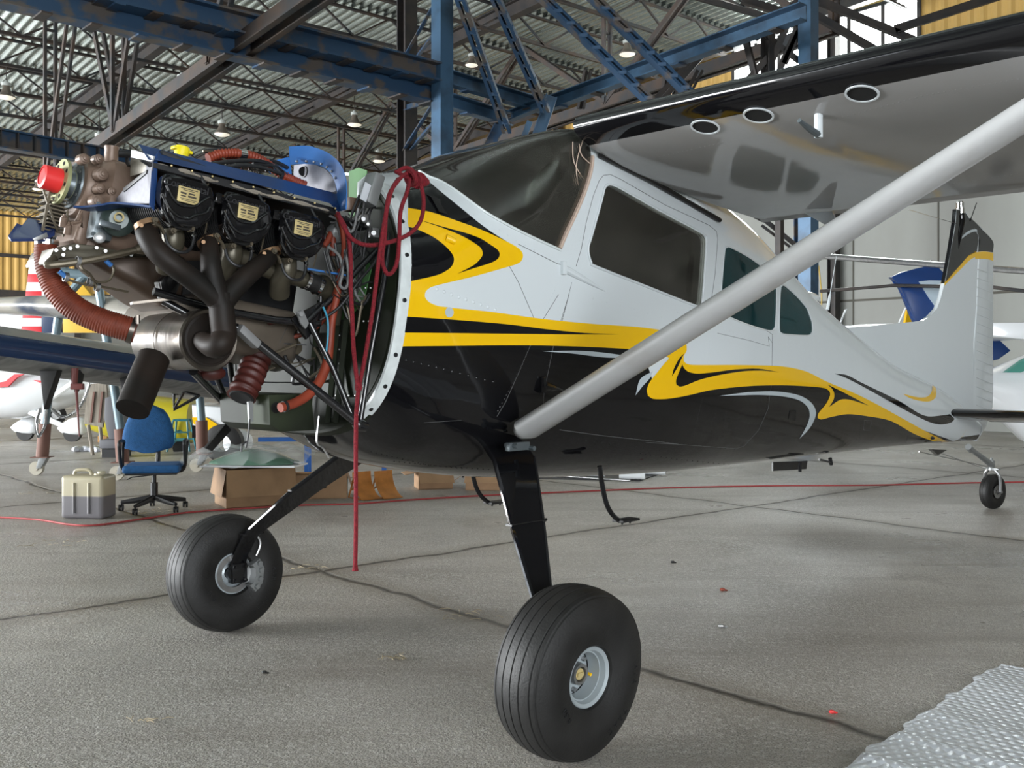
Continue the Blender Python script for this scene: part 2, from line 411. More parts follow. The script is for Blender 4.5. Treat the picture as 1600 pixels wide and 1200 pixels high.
# shell with thickness and cut windows
bm = hull_bm(); me = bpy.data.meshes.new('t'); bm.to_mesh(me); bm.free()
fus = bpy.data.objects.new('fuselage', me); COL.objects.link(fus); me.materials.append(M['fuse']); me.materials.append(M['interior'])
bi = B(); loft(bi, [hring(-.23+(6.6+.23)*i/90, 96, -.022) for i in range(91)], True); bmesh.ops.recalc_face_normals(bi, faces=bi.faces[:])
mi_ = bpy.data.meshes.new('inner'); bi.to_mesh(mi_); bi.free(); inn = bpy.data.objects.new('inner', mi_); COL.objects.link(inn); mi_.materials.append(M['interior'])
thick = me.copy(); pane_src = bpy.data.objects.new('pane_src', thick); COL.objects.link(pane_src)
bool_mesh(fus, inn, 'DIFFERENCE')
bi2 = B(); loft(bi2, [hring(-.245+(6.6+.245)*i/150, 96, -.006) for i in range(151)], True); bmesh.ops.recalc_face_normals(bi2, faces=bi2.faces[:])
m2 = bpy.data.meshes.new('inner2'); bi2.to_mesh(m2); bi2.free(); inn2 = bpy.data.objects.new('inner2', m2); COL.objects.link(inn2)
bool_mesh(pane_src, inn2, 'DIFFERENCE')
doorwin = cC((72, 590), (70, 545), (90, 480), (150, 265), (163, 210), (180, 185), (205, 183), (260, 205), (480, 330), (735, 466), (758, 500), (760, 560), (738, 860), (728, 885), (700, 892), (440, 790), (115, 662), (88, 640))
rearwin = cC((883, 550), (905, 550), (1000, 600), (1090, 665), (1155, 735), (1173, 800), (1166, 1010), (1152, 1034), (1120, 1036), (1000, 1000), (870, 945), (849, 915), (850, 800), (870, 570))
aftwin = cC((1198, 785), (1215, 772), (1235, 785), (1290, 835), (1350, 905), (1380, 985), (1383, 1040), (1370, 1062), (1335, 1066), (1230, 1060), (1203, 1052), (1190, 1030), (1191, 900))
def xz(poly): 
    out = []
    for x, y in poly: p = hit(x, y)[0]; out.append((p.x, p.z))
    return out
def cutter(pts2, y0=-1.2, y1=1.2):
    bm = B(); prism(bm, [(x, y0, z) for x, z in pts2], (0, y1-y0, 0)); bmesh.ops.recalc_face_normals(bm, faces=bm.faces[:])
    me = bpy.data.meshes.new('c'); bm.to_mesh(me); bm.free(); o = bpy.data.objects.new('c', me); COL.objects.link(o); return o
wsbase = xz([(664, 273), (671, 276), (687, 281), (713, 296), (751, 325), (777, 341), (809, 358), (847, 376), (873, 388)])
post = xz([(895, 341), (911, 304), (922, 270)])
wx0 = wsbase[0][0]
wspoly = [(wx0-.02, 2.8)]+wsbase+post+[(post[-1][0]+.02, 2.28), (.86, 2.335), (.86, 2.8)]
panes = []
for nm, poly, mt in (('door_window', xz(doorwin), 'glass_door'), ('rear_window', xz(rearwin), 'glass_green'), ('aft_window', xz(aftwin), 'glass_green'), ('windshield', wspoly, 'glass')):
    c = cutter(poly)
    o = bpy.data.objects.new(nm, pane_src.data.copy()); COL.objects.link(o)
    bool_mesh(o, c, 'INTERSECT'); o.data.materials.clear(); o.data.materials.append(M[mt]); o.parent = plane
    for f in o.data.polygons: f.material_index = 0
    if nm == 'windshield': o.data.shade_smooth(); o.data.set_sharp_from_angle(angle=.8)
    bool_mesh(fus, c, 'DIFFERENCE'); bpy.data.objects.remove(c); panes.append(o)
    if nm != 'windshield':
        for sg in (1, -1):
            q = B(); q.from_mesh(o.data); bmesh.ops.delete(q, geom=[v for v in q.verts if v.co.y*sg > 0], context='VERTS')
            if sg == 1: keep = q
            else: obj(nm, q, M[mt], plane, recalc=False)
        keep.to_mesh(o.data); keep.free()
for o in (inn, inn2, pane_src): bpy.data.objects.remove(o)
fus.data.shade_smooth(); fus.data.set_sharp_from_angle(angle=math.radians(30)); fus.parent = plane; fus.name = 'fuselage'
panes[1]['label'] = 'green tinted pane behind the door'; panes[2]['label'] = 'green tinted quarter pane'
# ---- livery
def paint(poly, m, off=.0022, step=9, smooth=0, name='paint_stripe', lab=None):
    o = decal(name, poly, M[m], fus, off, step, smooth=smooth)
    if lab: o['label'] = lab
paint(cA((212, 300), (225, 290), (300, 296), (340, 318), (400, 368), (470, 425), (540, 482), (620, 548), (700, 607), (806, 673), (806, 700), (700, 640), (520, 570), (350, 510), (216, 480)), 'black', .0016, lab='black nose panel')
Y1 = cA((214, 470), (350, 495), (500, 545), (650, 600), (780, 660), (850, 697), (880, 725), (888, 752), (875, 782), (850, 798), (805, 812), (600, 870), (400, 918), (345, 935), (318, 958), (313, 985), (322, 1005), (345, 1025), (400, 1045), (700, 1077), (1000, 1118), (1300, 1148), (1560, 1166)) \
    + [(1040, 517), (1056, 522), (1070, 533)] + cD((300, 125), (288, 150), (287, 170), (300, 182), (330, 187), (500, 187), (650, 190), (720, 196), (800, 215), (880, 255), (1000, 305), (1100, 355), (1200, 410), (1300, 465), (1400, 510), (1470, 525), (1520, 510), (1555, 478)) \
    + cD((1545, 495), (1500, 527), (1400, 526), (1350, 512), (1250, 475), (1150, 420), (1050, 400), (970, 392), (900, 404), (860, 414), (846, 408), (848, 390), (880, 350), (897, 315), (895, 298), (875, 284), (800, 276), (700, 272), (560, 275), (400, 292), (300, 315), (220, 328), (160, 328), (138, 315), (134, 290), (145, 260), (180, 215), (200, 190)) \
    + [(1045, 560), (1030, 548), (997, 546)] + cB((1100, 272), (800, 265), (400, 268), (106, 271), (120, 198), (130, 112)) + cA((182, 905), (200, 800), (212, 600))
paint(Y1, 'yellow', .0022, 8, lab='yellow band')
paint(cA((216, 582), (250, 590), (300, 610), (360, 640), (410, 675), (450, 712), (475, 745), (482, 770), (475, 800), (455, 825), (400, 857), (300, 883), (192, 905), (205, 800), (214, 700)), 'black', .0034, 6, lab='black patch within the yellow curl')
paint(cA((285, 543), (340, 558), (400, 576), (560, 620), (640, 650), (700, 688), (738, 715), (750, 742), (738, 768), (700, 790), (600, 822), (500, 855), (560, 825), (610, 795), (645, 755), (650, 730), (635, 700), (560, 650), (480, 612), (400, 582)), 'black', .0034, 6, lab='black curl')
paint(cB((126, 112), (400, 130), (700, 155), (900, 180), (1100, 200), (1290, 208), (1000, 208), (500, 202), (118, 198)), 'black', .0034, 7, lab='black wedge between the yellow bands')
paint(cD((290, 138), (268, 160), (245, 205), (238, 235), (262, 195), (280, 155)), 'black', .0034, 5)
paint(cD((281, 185), (268, 215), (255, 250), (256, 268), (270, 277), (295, 272), (350, 250), (430, 230), (540, 213), (620, 211), (685, 218), (600, 203), (500, 206), (400, 219), (340, 223), (305, 215), (288, 200)), 'black', .0034, 5)
paint(cD((885, 268), (940, 295), (1057, 356), (980, 332), (940, 332), (893, 362), (912, 330), (914, 305), (904, 285)), 'black', .0034, 5)
paint(cF((15, 95), (90, 104), (180, 150), (300, 208), (430, 272), (540, 342), (600, 362), (700, 354), (735, 348), (765, 378), (745, 400), (680, 413), (620, 402), (540, 367), (400, 292), (250, 208), (100, 128)), 'black', .0022, 6, lab='black streak on the tail')
paint(cF((443, 221), (520, 240), (575, 244), (606, 232), (622, 205), (626, 168), (645, 182), (651, 220), (640, 252), (600, 270), (540, 264), (480, 246)), 'yellow', .0022, 5, lab='small yellow hook on the tail')
paint(cD((435, 316), (560, 300), (680, 298), (770, 314), (820, 345), (839, 385), (825, 430), (800, 465), (770, 494), (800, 440), (812, 400), (805, 365), (770, 335), (700, 318), (600, 312), (520, 314)), 'silver', .0022, 5, lab='silver crescent')
paint(cB((890, 296), (1100, 294), (1310, 317), (1345, 333), (1200, 327), (1050, 308)), 'silver', .0022, 5)
paint(cB((1465, 400), (1400, 440), (1375, 526), (1410, 480), (1450, 435)), 'silver', .0022, 5)
cx, cy = 580+455/3.75, 200+1080/3.75
paint([(cx+6.6*math.cos(a*PI/8), cy+8*math.sin(a*PI/8)) for a in range(16)], 'silver', .0034, 4, name='round_cap')
# windshield white surround strip
bmS = B()
# ---- panel lines and raised beads on the skin
def skinline(bm, pts, r=.0012, off=.0005, seg=5, step=6, mir=True):
    out = []
    for i in range(len(pts)-1):
        a = Vector(pts[i]); b = Vector(pts[i+1]); k = max(1, int((b-a).length/step))
        for j in range(k): q = a+(b-a)*j/k; out.append(hit(q.x, q.y, off)[0])
    out.append(hit(pts[-1][0], pts[-1][1], off)[0])
    tube(bm, out, r, seg)
    if mir: tube(bm, [Vector((p.x, -p.y, p.z)) for p in out], r, seg)
bm = B()
doorline = cC((0, 660), (30, 560), (60, 400), (100, 250), (135, 160), (160, 128), (200, 122), (260, 150), (520, 300), (780, 420), (822, 455), (830, 500), (815, 700), (790, 880))
skinline(bm, doorline)
skinline(bm, cA((770, 740), (860, 900), (975, 1165))); skinline(bm, cA((1175, 905), (1100, 1200))+cB((1030, 0), (950, 260), (900, 510), (895, 600)))
skinline(bm, cB((975, 1),)+cB((870, 170), (780, 380), (700, 560), (655, 635)))
skinline(bm, cD((430, 55), (560, 85), (645, 110))+cD((640, 70), (657, 95), (655, 260), (640, 370), (600, 460), (540, 525), (510, 535)))
skinline(bm, cB((980, 705), (1200, 735), (1600, 778))+cD((130, 510), (300, 520), (510, 536)))
skinline(bm, cA((860, 680), (1090, 795), (1110, 800)))
skinline(bm, cB((275, 668), (470, 655)), .0008)
skinline(bm, cD((1040, 418), (1072, 420), (1062, 460), (1038, 458), (1040, 418)))
skinline(bm, cD((1225, 480), (1200, 540))); skinline(bm, cC((1120, 1040), (1150, 1060), (1148, 1180)))
o = obj('panel_seam', bm, M['line'], fus); o['kind'] = 'stuff'
# raised lips and rivets
def rivets(bm, pts, gap=11, r=.0042, mir=True, off=0):
    for i in range(len(pts)-1):
        a = Vector(pts[i]); b = Vector(pts[i+1]); k = max(1, int((b-a).length/gap))
        for j in range(k):
            q = a+(b-a)*j/k; p, n = hit(q.x, q.y)
            for sg in ((1, -1) if mir else (1,)):
                pp = Vector((p.x, p.y*sg, p.z)); nn = Vector((n.x, n.y*sg, n.z)); d, u, v = frame(nn)
                base = [bm.verts.new(pp+(u*math.cos(t*PI/3)+v*math.sin(t*PI/3))*r) for t in range(6)]; mid = [bm.verts.new(pp+nn*r*.38+(u*math.cos(t*PI/3)+v*math.sin(t*PI/3))*r*.6) for t in range(6)]; top = bm.verts.new(pp+nn*r*.5)
                for t in range(6): bm.faces.new((base[t], base[(t+1) % 6], mid[(t+1) % 6], mid[t])); bm.faces.new((mid[t], mid[(t+1) % 6], top))
bm = B(); bm2 = B()
rivets(bm, cB((145, 335), (380, 390), (550, 435), (680, 465)), 12, .0075); rivets(bm, cB((820, 290), (750, 440), (650, 630)), 7, .005)
rivets(bm, cB((940, 290), (915, 400), (870, 550), (845, 630)), 8, .0045); rivets(bm, cB((110, 300), (100, 350), (70, 470), (30, 580), (0, 640)), 14, .005)
rivets(bm, cB((990, 705), (1200, 738), (1590, 775)), 8, .0035); rivets(bm, cB((960, 740), (1200, 775), (1590, 820)), 12, .0035); rivets(bm, cD((0, 480), (270, 515), (520, 540)), 7, .0035); rivets(bm, cD((330, 480), (355, 380), (372, 300)), 4, .003)
rivets(bm, cD((640, 300), (635, 370), (600, 460), (560, 500)), 4, .0035); rivets(bm, cD((800, 420), (900, 450), (1020, 500)), 4, .003); rivets(bm, cD((1020, 500), (1030, 400)), 4, .003)
rivets(bm, cB((0, 820), (300, 890), (640, 915)), 8, .004); rivets(bm, cB((120, 870), (500, 910)), 8, .004); rivets(bm, cD((0, 540), (260, 580), (500, 605)), 8, .004); rivets(bm, cD((420, 390), (400, 480)), 6, .003); rivets(bm, cD((470, 370), (450, 500)), 6, .003)
rivets(bm2, cA((385, 945), (770, 1080)), 11, .0085); rivets(bm2, cA((1270, 280), (1240, 430), (1190, 600), (1160, 800)), 7, .003); rivets(bm2, cA((1180, 905), (1140, 1050), (1100, 1190)), 5, .0035)
rivets(bm2, cA((1075, 950), (1000, 1100)), 5, .003); rivets(bm2, cA((380, 345), (600, 510), (850, 660), (1060, 770)), 14, .0035); rivets(bm2, cC((90, 130), (60, 330), (10, 560)), 6, .003)
rivets(bm2, cC((860, 480), (840, 700), (830, 800)), 7, .0035); rivets(bm2, cC((910, 520), (1110, 650)), 10, .0035); rivets(bm2, cC((1180, 830), (1175, 1040)), 6, .003); rivets(bm2, cC((900, 1040), (1120, 1130), (1380, 1110)), 6, .003)
rivets(bm2, cC((100, 850), (500, 960), (780, 880)), 20, .004); rivets(bm2, cD((372, 290), (385, 190), (400, 60)), 5, .003); rivets(bm2, cD((655, 80), (652, 260)), 4, .003); rivets(bm2, cD((700, 60), (880, 190), (1200, 240)), 8, .003)
rivets(bm2, cD((830, 130), (850, 250)), 4, .003); rivets(bm2, cF((740, 420), (735, 540)), 4, .002); rivets(bm2, cF((900, 430), (870, 540)), 4, .002)
o = obj('lower_rivet', bm, M['black'], fus); o['kind'] = 'stuff'; o = obj('upper_rivet', bm2, M['white'], fus); o['kind'] = 'stuff'
# door hinges (long teardrop blisters)
def blister(a, b, r, mt):
    p0, n0 = hit(*a, .004); p1, n1 = hit(*b, .002)
    for sg in (-1, 1):
        bm = B(); q0 = Vector((p0.x, sg*p0.y, p0.z)); q1 = Vector((p1.x, sg*p1.y, p1.z))
        tube(bm, [q0.lerp(q1, t) for t in (0, .1, .4, .7, 1)], [r*.9, r, r*.8, r*.5, r*.1], 10)
        box(bm, q0-(q1-q0).normalized()*r*.6, (r*1.6, r*1.6, r*3.4), bev=r*.3); obj('door_hinge', bm, M[mt], plane)
blister((881, 420), (945, 455), .017, 'white'); blister((848, 602), (882, 611), .02, 'black')
o = obj('vent_scoop', cyl(B(), hit(697, 372)[0], hit(708, 378)[0]+Vector((0, -.012, 0)), .018, .012, 12), M['yellow'], plane)
# door window stamped frame
bm = B(); ring = [hit(x, y, .002)[0] for x, y in spl2(doorwin, 3)]; tube(bm, ring+[ring[0]], .006, 6); tube(bm, [Vector((p.x, -p.y, p.z)) for p in ring+[ring[0]]], .006, 6)
obj('window_frame', bm, M['white'], plane)
bm = B()
for wp in (rearwin, aftwin):
    ring = [hit(x, y, .001)[0] for x, y in spl2(wp, 3)]; tube(bm, ring+[ring[0]], .004, 6)
obj('window_frame', bm, M['white'], plane)
# windshield edge strip and post (white metal over the glass edge)
bm = B(); e = [hit(x, y, .002)[0] for x, y in [(655, 268), (671, 277), (687, 283), (713, 299), (751, 327), (777, 343), (809, 360), (847, 378), (876, 391)]]
for sg in (1, -1): tube(bm, [Vector((p.x, sg*p.y, p.z)) for p in spline(e, 3)], .006, 6)
obj('windshield_strip', bm, M['ringwhite'], plane)
bm = B(); e = [hit(x, y, .003)[0] for x, y in [(874, 388), (884, 364), (895, 341), (911, 304), (922, 268), (925, 245)]]
tube(bm, spline(e, 3), .010, 8); obj('wiring_loom', bm, M['cableclear'], plane)['label'] = 'taped wire bundle along the windshield post'
bm = B(); tube(bm, [p+Vector((-.01, -.012, 0)) for p in spline(e, 3)], .004, 6)
for (a, b) in (((905, 225), (930, 262)), ((895, 222), (915, 285)), ((912, 215), (905, 300))): tube(bm, spline([L(a[0], a[1], -.53), L((a[0]+b[0])/2-8, (a[1]+b[1])/2, -.56), L(b[0], b[1], -.55)], 5), .0025, 5)
obj('loose_wire', bm, M['cableclear'], plane)
# glareshield behind the glass, cockpit floor, bulkhead, seats omitted where dark
bm = B(); loft(bm, [[Vector((x, y, 1.93+.15*math.sqrt(max(0, 1-(y/.5)**2))-.1*(x-.1))) for y in [(-.5+i*.05) for i in range(21)]] for x in (.0, .15, .3, .45, .55)], caps=False, closed=False)
obj('glareshield', bm, M['rubber'], plane)
bm = B(); box(bm, (.55, 0, 1.75), (.02, .96, .45)); obj('instrument_panel', bm, M['dark'], plane)
bm = B(); box(bm, (1.4, 0, 1.0), (2.0, .72, .02)); obj('cabin_floor', bm, M['interior'], plane)
bm = B(); tube(bm, spline([L(905, 375, -.3), L(960, 380, -.3), L(1010, 415, -.3), L(1050, 460, -.3), L(1080, 490, -.3)], 5), .006, 6); tube(bm, spline([L(1030, 360, 0), L(1070, 385, 0), L(1100, 395, 0)], 5), .003, 5)
obj('cabin_wire', bm, M['cableclear'], plane)
# black lower trim under engine: firewall flange
bm = B(); r0 = hring(-.272, 96, .004); r1 = hring(-.238, 96, .006); r2 = hring(-.222, 96, .003); r3 = hring(-.272, 96, -.008)
loft(bm, [r3, r0, r1, r2], caps=False)
for f in bm.faces:
    c = f.calc_center_median(); f.material_index = 1 if (c.z < 1.15 or c.y > .05) else 0
fl = obj('cowl_flange', bm, [M['ringwhite'], M['firewall']], plane)
bm = B(); loft(bm, [hring(-.268, 96, -.009), hring(-.262, 96, -.05), hring(-.25, 96, -.05), hring(-.25, 96, -.009)], caps=False); obj('firewall_lip', bm, M['firewall'], plane)
for k in range(0, 96, 4):
    if 28 < k < 62:
        p = (hring(-.247, 96, .005))[k]; n = Vector((0, p.y, p.z-1.55)).normalized(); bm = B(); cyl(bm, p-n*.004, p+n*.005, .010, .008, 10); obj('cowl_fastener', bm, M['tube'], fl)
# firewall
bm = B(); rr = hring(-.268, 96, -.03); prism(bm, rr, (.012, 0, 0)); fw = obj('firewall', bm, M['firewall'], plane)
# ---- underside steps
for sg, in ((-1,), (1,)):
    p = [L(937, 728, -.45), L(940, 752, -.45), L(947, 785, -.45), L(956, 803, -.45), L(968, 814, -.45)]
    p = [Vector((q.x, sg*abs(q.y), q.z)) for q in p]
    bm = B(); tube(bm, spline(p, 4), .012, 8); st = obj('boarding_step', bm, M['black'], plane)
    bm = B(); q = p[-1]; box(bm, q+Vector((.05, 0, .0)), (.13, .07, .012), bev=.004)
    for i in (-1, 1): cyl(bm, q+Vector((.05+i*.03, 0, -.005)), q+Vector((.05+i*.03, 0, -.02)), .008, .004, 8)
    obj('step_pad', bm, M['rubber'], st)
# antenna below and small probe
bm = B(); a = L(1208, 722, -.1); prism(bm, [L(1208, 722, -.1), L(1208, 736, -.1), L(1260, 733, -.1), L(1262, 720, -.1)], (0, .012, 0)); cyl(bm, L(1250, 722, -.1), L(1250, 737, -.1), .012, .012, 8); obj('belly_antenna', bm, M['tube'], plane)
bm = B(); tube(bm, [L(1280, 718, -.05), L(1297, 722, -.05)], .008, 8); cyl(bm, L(1297, 716, -.05), L(1299, 726, -.05), .014, .014, 8); obj('drain_probe', bm, M['tube'], plane)
# recessed static port
paint(cD((730, 377), (757, 377), (752, 421), (724, 413)), 'rubber', .002, 4, name='access_port')

# ================================================================== wings, strut
def airfoil(c, t=.12, n=16):
    up = []; lo = []
    for i in range(n+1):
        x = .5*(1-math.cos(PI*i/n)); x = .074 if (n == 16 and i == 3) else x; y = 5*t*(.2969*math.sqrt(x)-.126*x-.3516*x*x+.2843*x**3-.1036*x**4); cm = .02*(1-(2*x-.8)**2)
        up.append((x*c, (y*1.05+cm)*c)); lo.append((x*c, (-y*.85+cm*.2)*c))
    return up[::-1]+lo[1:-1]
INC = math.radians(9.0)
def wing(side, y0, y1):
    bm = B(); rings = []
    ys = [y0, y0+.4, 1.5, 2.8, y1-.25, y1-.08, y1]
    for i, y in enumerate(ys):
        c = 1.58 if y < 3 else 1.58-(y-3)*.12; t = .12*(1 if i < 5 else (.8 if i == 5 else .25)); xle = .70; zle = 2.385 if side < 0 else 2.335
        rings.append([Vector((xle+x*math.cos(INC)+z*math.sin(INC), side*y, zle-x*math.sin(INC)+z*math.cos(INC)+.0*y)) for x, z in airfoil(c, t)])
    R = [[bm.verts.new(p) for p in r] for r in rings]; n = len(R[0])
    for i in range(len(R)-1):
        for k in range(n):
            f = bm.faces.new((R[i][k], R[i][(k+1) % n], R[i+1][(k+1) % n], R[i+1][k]))
            cxm = sum(v.co.x for v in f.verts)/4; f.material_index = 1 if cxm < .70+.10 else 0
    for r, mi in ((R[0][::-1], 0), (R[-1], 0)): f = bm.faces.new(r); f.material_index = mi
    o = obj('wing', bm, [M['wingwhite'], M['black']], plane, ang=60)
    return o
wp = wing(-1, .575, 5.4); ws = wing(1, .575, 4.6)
bm = wp.data; 
WB = BVHTree.FromPolygons([v.co for v in bm.vertices], [tuple(p.vertices) for p in bm.polygons])
# rivet rows under the wing
bm = B()
def wriv(pts, gap=7, r=.004):
    for i in range(len(pts)-1):
        a = Vector(pts[i]); b = Vector(pts[i+1]); k = max(1, int((b-a).length/gap))
        for j in range(k):
            q = a+(b-a)*j/k; p, n = hit(q.x, q.y, 0, WB); d, u, v = frame(n)
            base = [bm.verts.new(p+(u*math.cos(t*PI/3)+v*math.sin(t*PI/3))*r) for t in range(6)]; top = bm.verts.new(p+n*r*.45)
            for t in range(6): bm.faces.new((base[t], base[(t+1) % 6], top))
wriv([(965, 262), (1060, 238), (1232, 200)]); wriv([(1290, 190), (1440, 150), (1600, 122)], 9); wriv([(1150, 345), (1260, 333)]); wriv([(985, 262), (1000, 285)], 6); wriv([(1005, 258), (1020, 290)], 6); wriv([(1360, 305), (1600, 270)], 10)
o = obj('wing_rivet', bm, M['wingwhite'], wp); o['kind'] = 'stuff'
for (x, y) in ((1102, 198), (1185, 180), (1347, 146)):
    p, n = hit(x, y, 0, WB); bm = B(); lathe(bm, [(.0, .060), (.004, .060), (.004, .052), (.0, .052)], p, n, 28, close=True); h = obj('access_hole', bm, M['white'], wp)
    bm = B(); lathe(bm, [(-.02, .052), (.0015, .052)], p, n, 28); obj('hole_shade', bm, M['dark'], h)  # dark disc put in for the shade inside the open hole
# vent tube under the wing
bm = B(); p, n = hit(1279, 180, 0, WB); q = p+Vector((.0, 0, -.075)); tube(bm, [p+Vector((0, 0, .01)), p+Vector((0, 0, -.06)), q+Vector((0, 0, -.01))], .016, 10); pt = obj('pitot_mast', bm, M['white'], wp)
bm = B(); tube(bm, [q, q+Vector((-.07, 0, .012)), q+Vector((-.145, 0, .03))], [.014, .013, .008], 10); obj('pitot_tube', bm, M['seagrey'], wp)
# black strip laid along the wing root as the shaded gap
bm = B(); tube(bm, [hit(932, 246, .0)[0]+Vector((0, -.02, .01)), hit(1010, 285)[0]+Vector((0, -.02, .01)), hit(1120, 345)[0]+Vector((0, -.02, 0))], .012, 6); obj('wing_root_gap', bm, M['rubber'], plane)
# wing fairing at the rear of the root (ridge from the roof down to the tail)
bm = B()
bm.free()
# flap fence / bracket under the trailing edge
bm = B(); a = LZ(1262, 333, 2.13); prism(bm, [LZ(1262, 333, 2.13), LZ(1300, 330, 2.13), LZ(1306, 345, 2.05), LZ(1296, 352, 2.04)], (0, .015, 0)); obj('flap_bracket', bm, M['white'], wp)
# strut
def strut(side):
    a = Vector((.40, side*.555, 1.055)); b = LZ(1700, 122, 2.26); b.y = side*abs(b.y); d = (b-a).normalized(); ch = Vector((1, 0, 0)); ch = (ch-d*ch.dot(d)).normalized(); th = d.cross(ch)
    bm = B(); rings = []
    for t in (-.0, .015, .5, 1.0):
        s = .55 if t == 0 else 1; c = a.lerp(b, t); w_ = .20; k = 20
        rings.append([c+ch*(math.cos(2*PI*i/k)*w_*.5*s)+th*(math.sin(2*PI*i/k)*.040*s*(1-.3*math.cos(2*PI*i/k))) for i in range(k)])
    loft(bm, rings); o = obj('wing_strut', bm, M['strutgrey'], plane, ang=50)
    bm = B(); box(bm, a+Vector((-.01, side*-.01, -.05)), (.12, .03, .035), bev=.004); cyl(bm, a+Vector((.05, side*.03, -.06)), a+Vector((.05, side*-.04, -.06)), .01, .01, 10); cyl(bm, a+Vector((-.05, side*.03, -.045)), a+Vector((-.05, side*-.04, -.045)), .01, .01, 10); obj('strut_fitting', bm, M['seagrey'], o)
    return o
strut(-1); strut(1)

# ================================================================== tail
def flat(name, poly, th, m, parent, Y0=0, bev=.01, fn=None):
    P = [(fn or (lambda x, y: L(x, y, Y0-th/2)))(x, y) for x, y in poly]
    bm = B(); prism(bm, P, (0, th, 0), bev); return obj(name, bm, m, parent)
e5 = lambda *p: [(1280+x/4.284, 280+y/4.284) for x, y in p]
fin = flat('tail_fin', e5((130, 1000), (240, 992), (500, 968), (690, 950), (740, 925), (790, 870), (815, 800), (838, 700), (880, 480), (912, 290), (916, 200), (970, 200), (1000, 250), (1070, 390), (1050, 860), (1030, 1100))+[(1522, 600), (1520, 655), (1470, 655), (1400, 600)], .032, M['white'], plane, bev=.006)
rud = flat('rudder', e5((1000, 255), (1015, 258), (1100, 340), (1160, 420), (1166, 500), (1165, 940), (1163, 1100))+[(1552, 600), (1551, 637), (1540, 668), (1526, 690), (1512, 680), (1522, 600)]+e5((1040, 1100), (1058, 860), (1078, 400)), .030, M['white'], plane, bev=.004)
for o_, z_ in ((fin, L(*e5((842, 700))[0], 0).z), (rud, L(*e5((1160, 492))[0], 0).z)):
    o_.data.materials.append(M['black'])
    for pg in o_.data.polygons:
        if abs(pg.normal.y) < .9 and pg.center.z > z_: pg.material_index = 1
    # long edge faces are cut at the paint line
    q = B(); q.from_mesh(o_.data); bmesh.ops.bisect_plane(q, geom=q.verts[:]+q.edges[:]+q.faces[:], plane_co=(0, 0, z_), plane_no=(0, 0, 1)); q.normal_update()
    for f in q.faces:
        f.material_index = 1 if (abs(f.normal.y) < .9 and f.calc_center_median().z > z_) else 0
    q.to_mesh(o_.data); q.free()
def sidepaint(poly, th, m, par, off=.0015):
    bm = B(); P = [L(x, y, -th/2-off) for x, y in softline(poly)]
    prism(bm, P, (0, off*.8, 0)); prism(bm, [Vector((p.x, th/2+off*.2, p.z)) for p in P], (0, off*.8, 0)); obj('paint_band', bm, m, par, smooth=False)
sidepaint(e5((838, 715), (860, 690), (950, 600), (1010, 540), (1052, 515), (1056, 500), (1050, 480), (1000, 510), (930, 590), (845, 680)), .032, M['yellow'], fin)
sidepaint(e5((845, 690), (930, 592), (1000, 517), (1056, 484), (1064, 385), (1000, 255), (968, 208), (920, 205), (914, 300), (880, 490)), .032, M['black'], fin)
sidepaint(e5((1062, 486), (1100, 482), (1164, 490), (1165, 420), (1100, 345), (1017, 262), (1003, 262), (1076, 400)), .030, M['black'], rud)
sidepaint(e5((1044, 490), (1100, 484), (1166, 492), (1166, 546), (1120, 534), (1044, 532)), .030, M['yellow'], rud)
sidepaint(e5((938, 414), (975, 365), (1020, 338), (1055, 335), (1060, 350), (1030, 352), (985, 375)), .032, M['silver'], fin, .004)
for i in range(17):
    y = 420+i*14.2
    if y > 645: break
    bm = B(); a = L(1526, y, -.016); b = L(1551, y+9, -.016); tube(bm, [a, b], .0035, 5); tube(bm, [Vector((a.x, -a.y, a.z)), Vector((b.x, -b.y, b.z))], .0035, 5); obj('rudder_bead', bm, M['white'], rud)
bm = B(); c = L(1500, 328, 0); lathe(bm, [(0, .042), (.05, .042), (.052, .034), (.10, .034), (.11, .022)], L(1500, 334, 0), (0, 0, 1), 16); obj('beacon_light', bm, M['chrome'], fin)
bm = B(); a = L(1501, 346, 0); tube(bm, [L(1500, 335, 0), a, L(1497, 368, 0), L(1494, 400, 0)], [.040, .044, .036, .01], 12); tube(bm, [L(1516, 345, -.02), L(1526, 317, -.02)], .004, 5); obj('beacon_mount', bm, M['black'], fin)
# stabilisers
def stab(side):
    a = LX(1488, 646, 5.95); zr = a.z; bm = B(); rings = []
    for y, s in ((.10, 1), (.8, .86), (1.55, .68), (1.68, .5)):
        c = 1.05*s; xl = 5.95+(1-s)*.5
        rings.append([Vector((xl+x, side*y, zr+z*.9-x*.10)) for x, z in airfoil(c, .085 if y < 1.6 else .05, 10)])
    R = [[bm.verts.new(p) for p in r] for r in rings]; n = len(R[0])
    for i in range(len(R)-1):
        for k in range(n):
            f = bm.faces.new((R[i][k], R[i][(k+1) % n], R[i+1][(k+1) % n], R[i+1][k])); f.material_index = 1 if min(abs(k-10), 9) <= 3 and k > 6 and k < 14 else 0
    bm.faces.new(R[0][::-1]); bm.faces.new(R[-1])
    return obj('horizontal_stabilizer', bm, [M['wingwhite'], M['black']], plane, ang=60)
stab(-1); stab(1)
# tail cone tip
bm = B(); loft(bm, [hring(6.9+.08*i, 24, -.012*i) for i in range(4)]); obj('tail_tip', bm, M['silver'], plane)
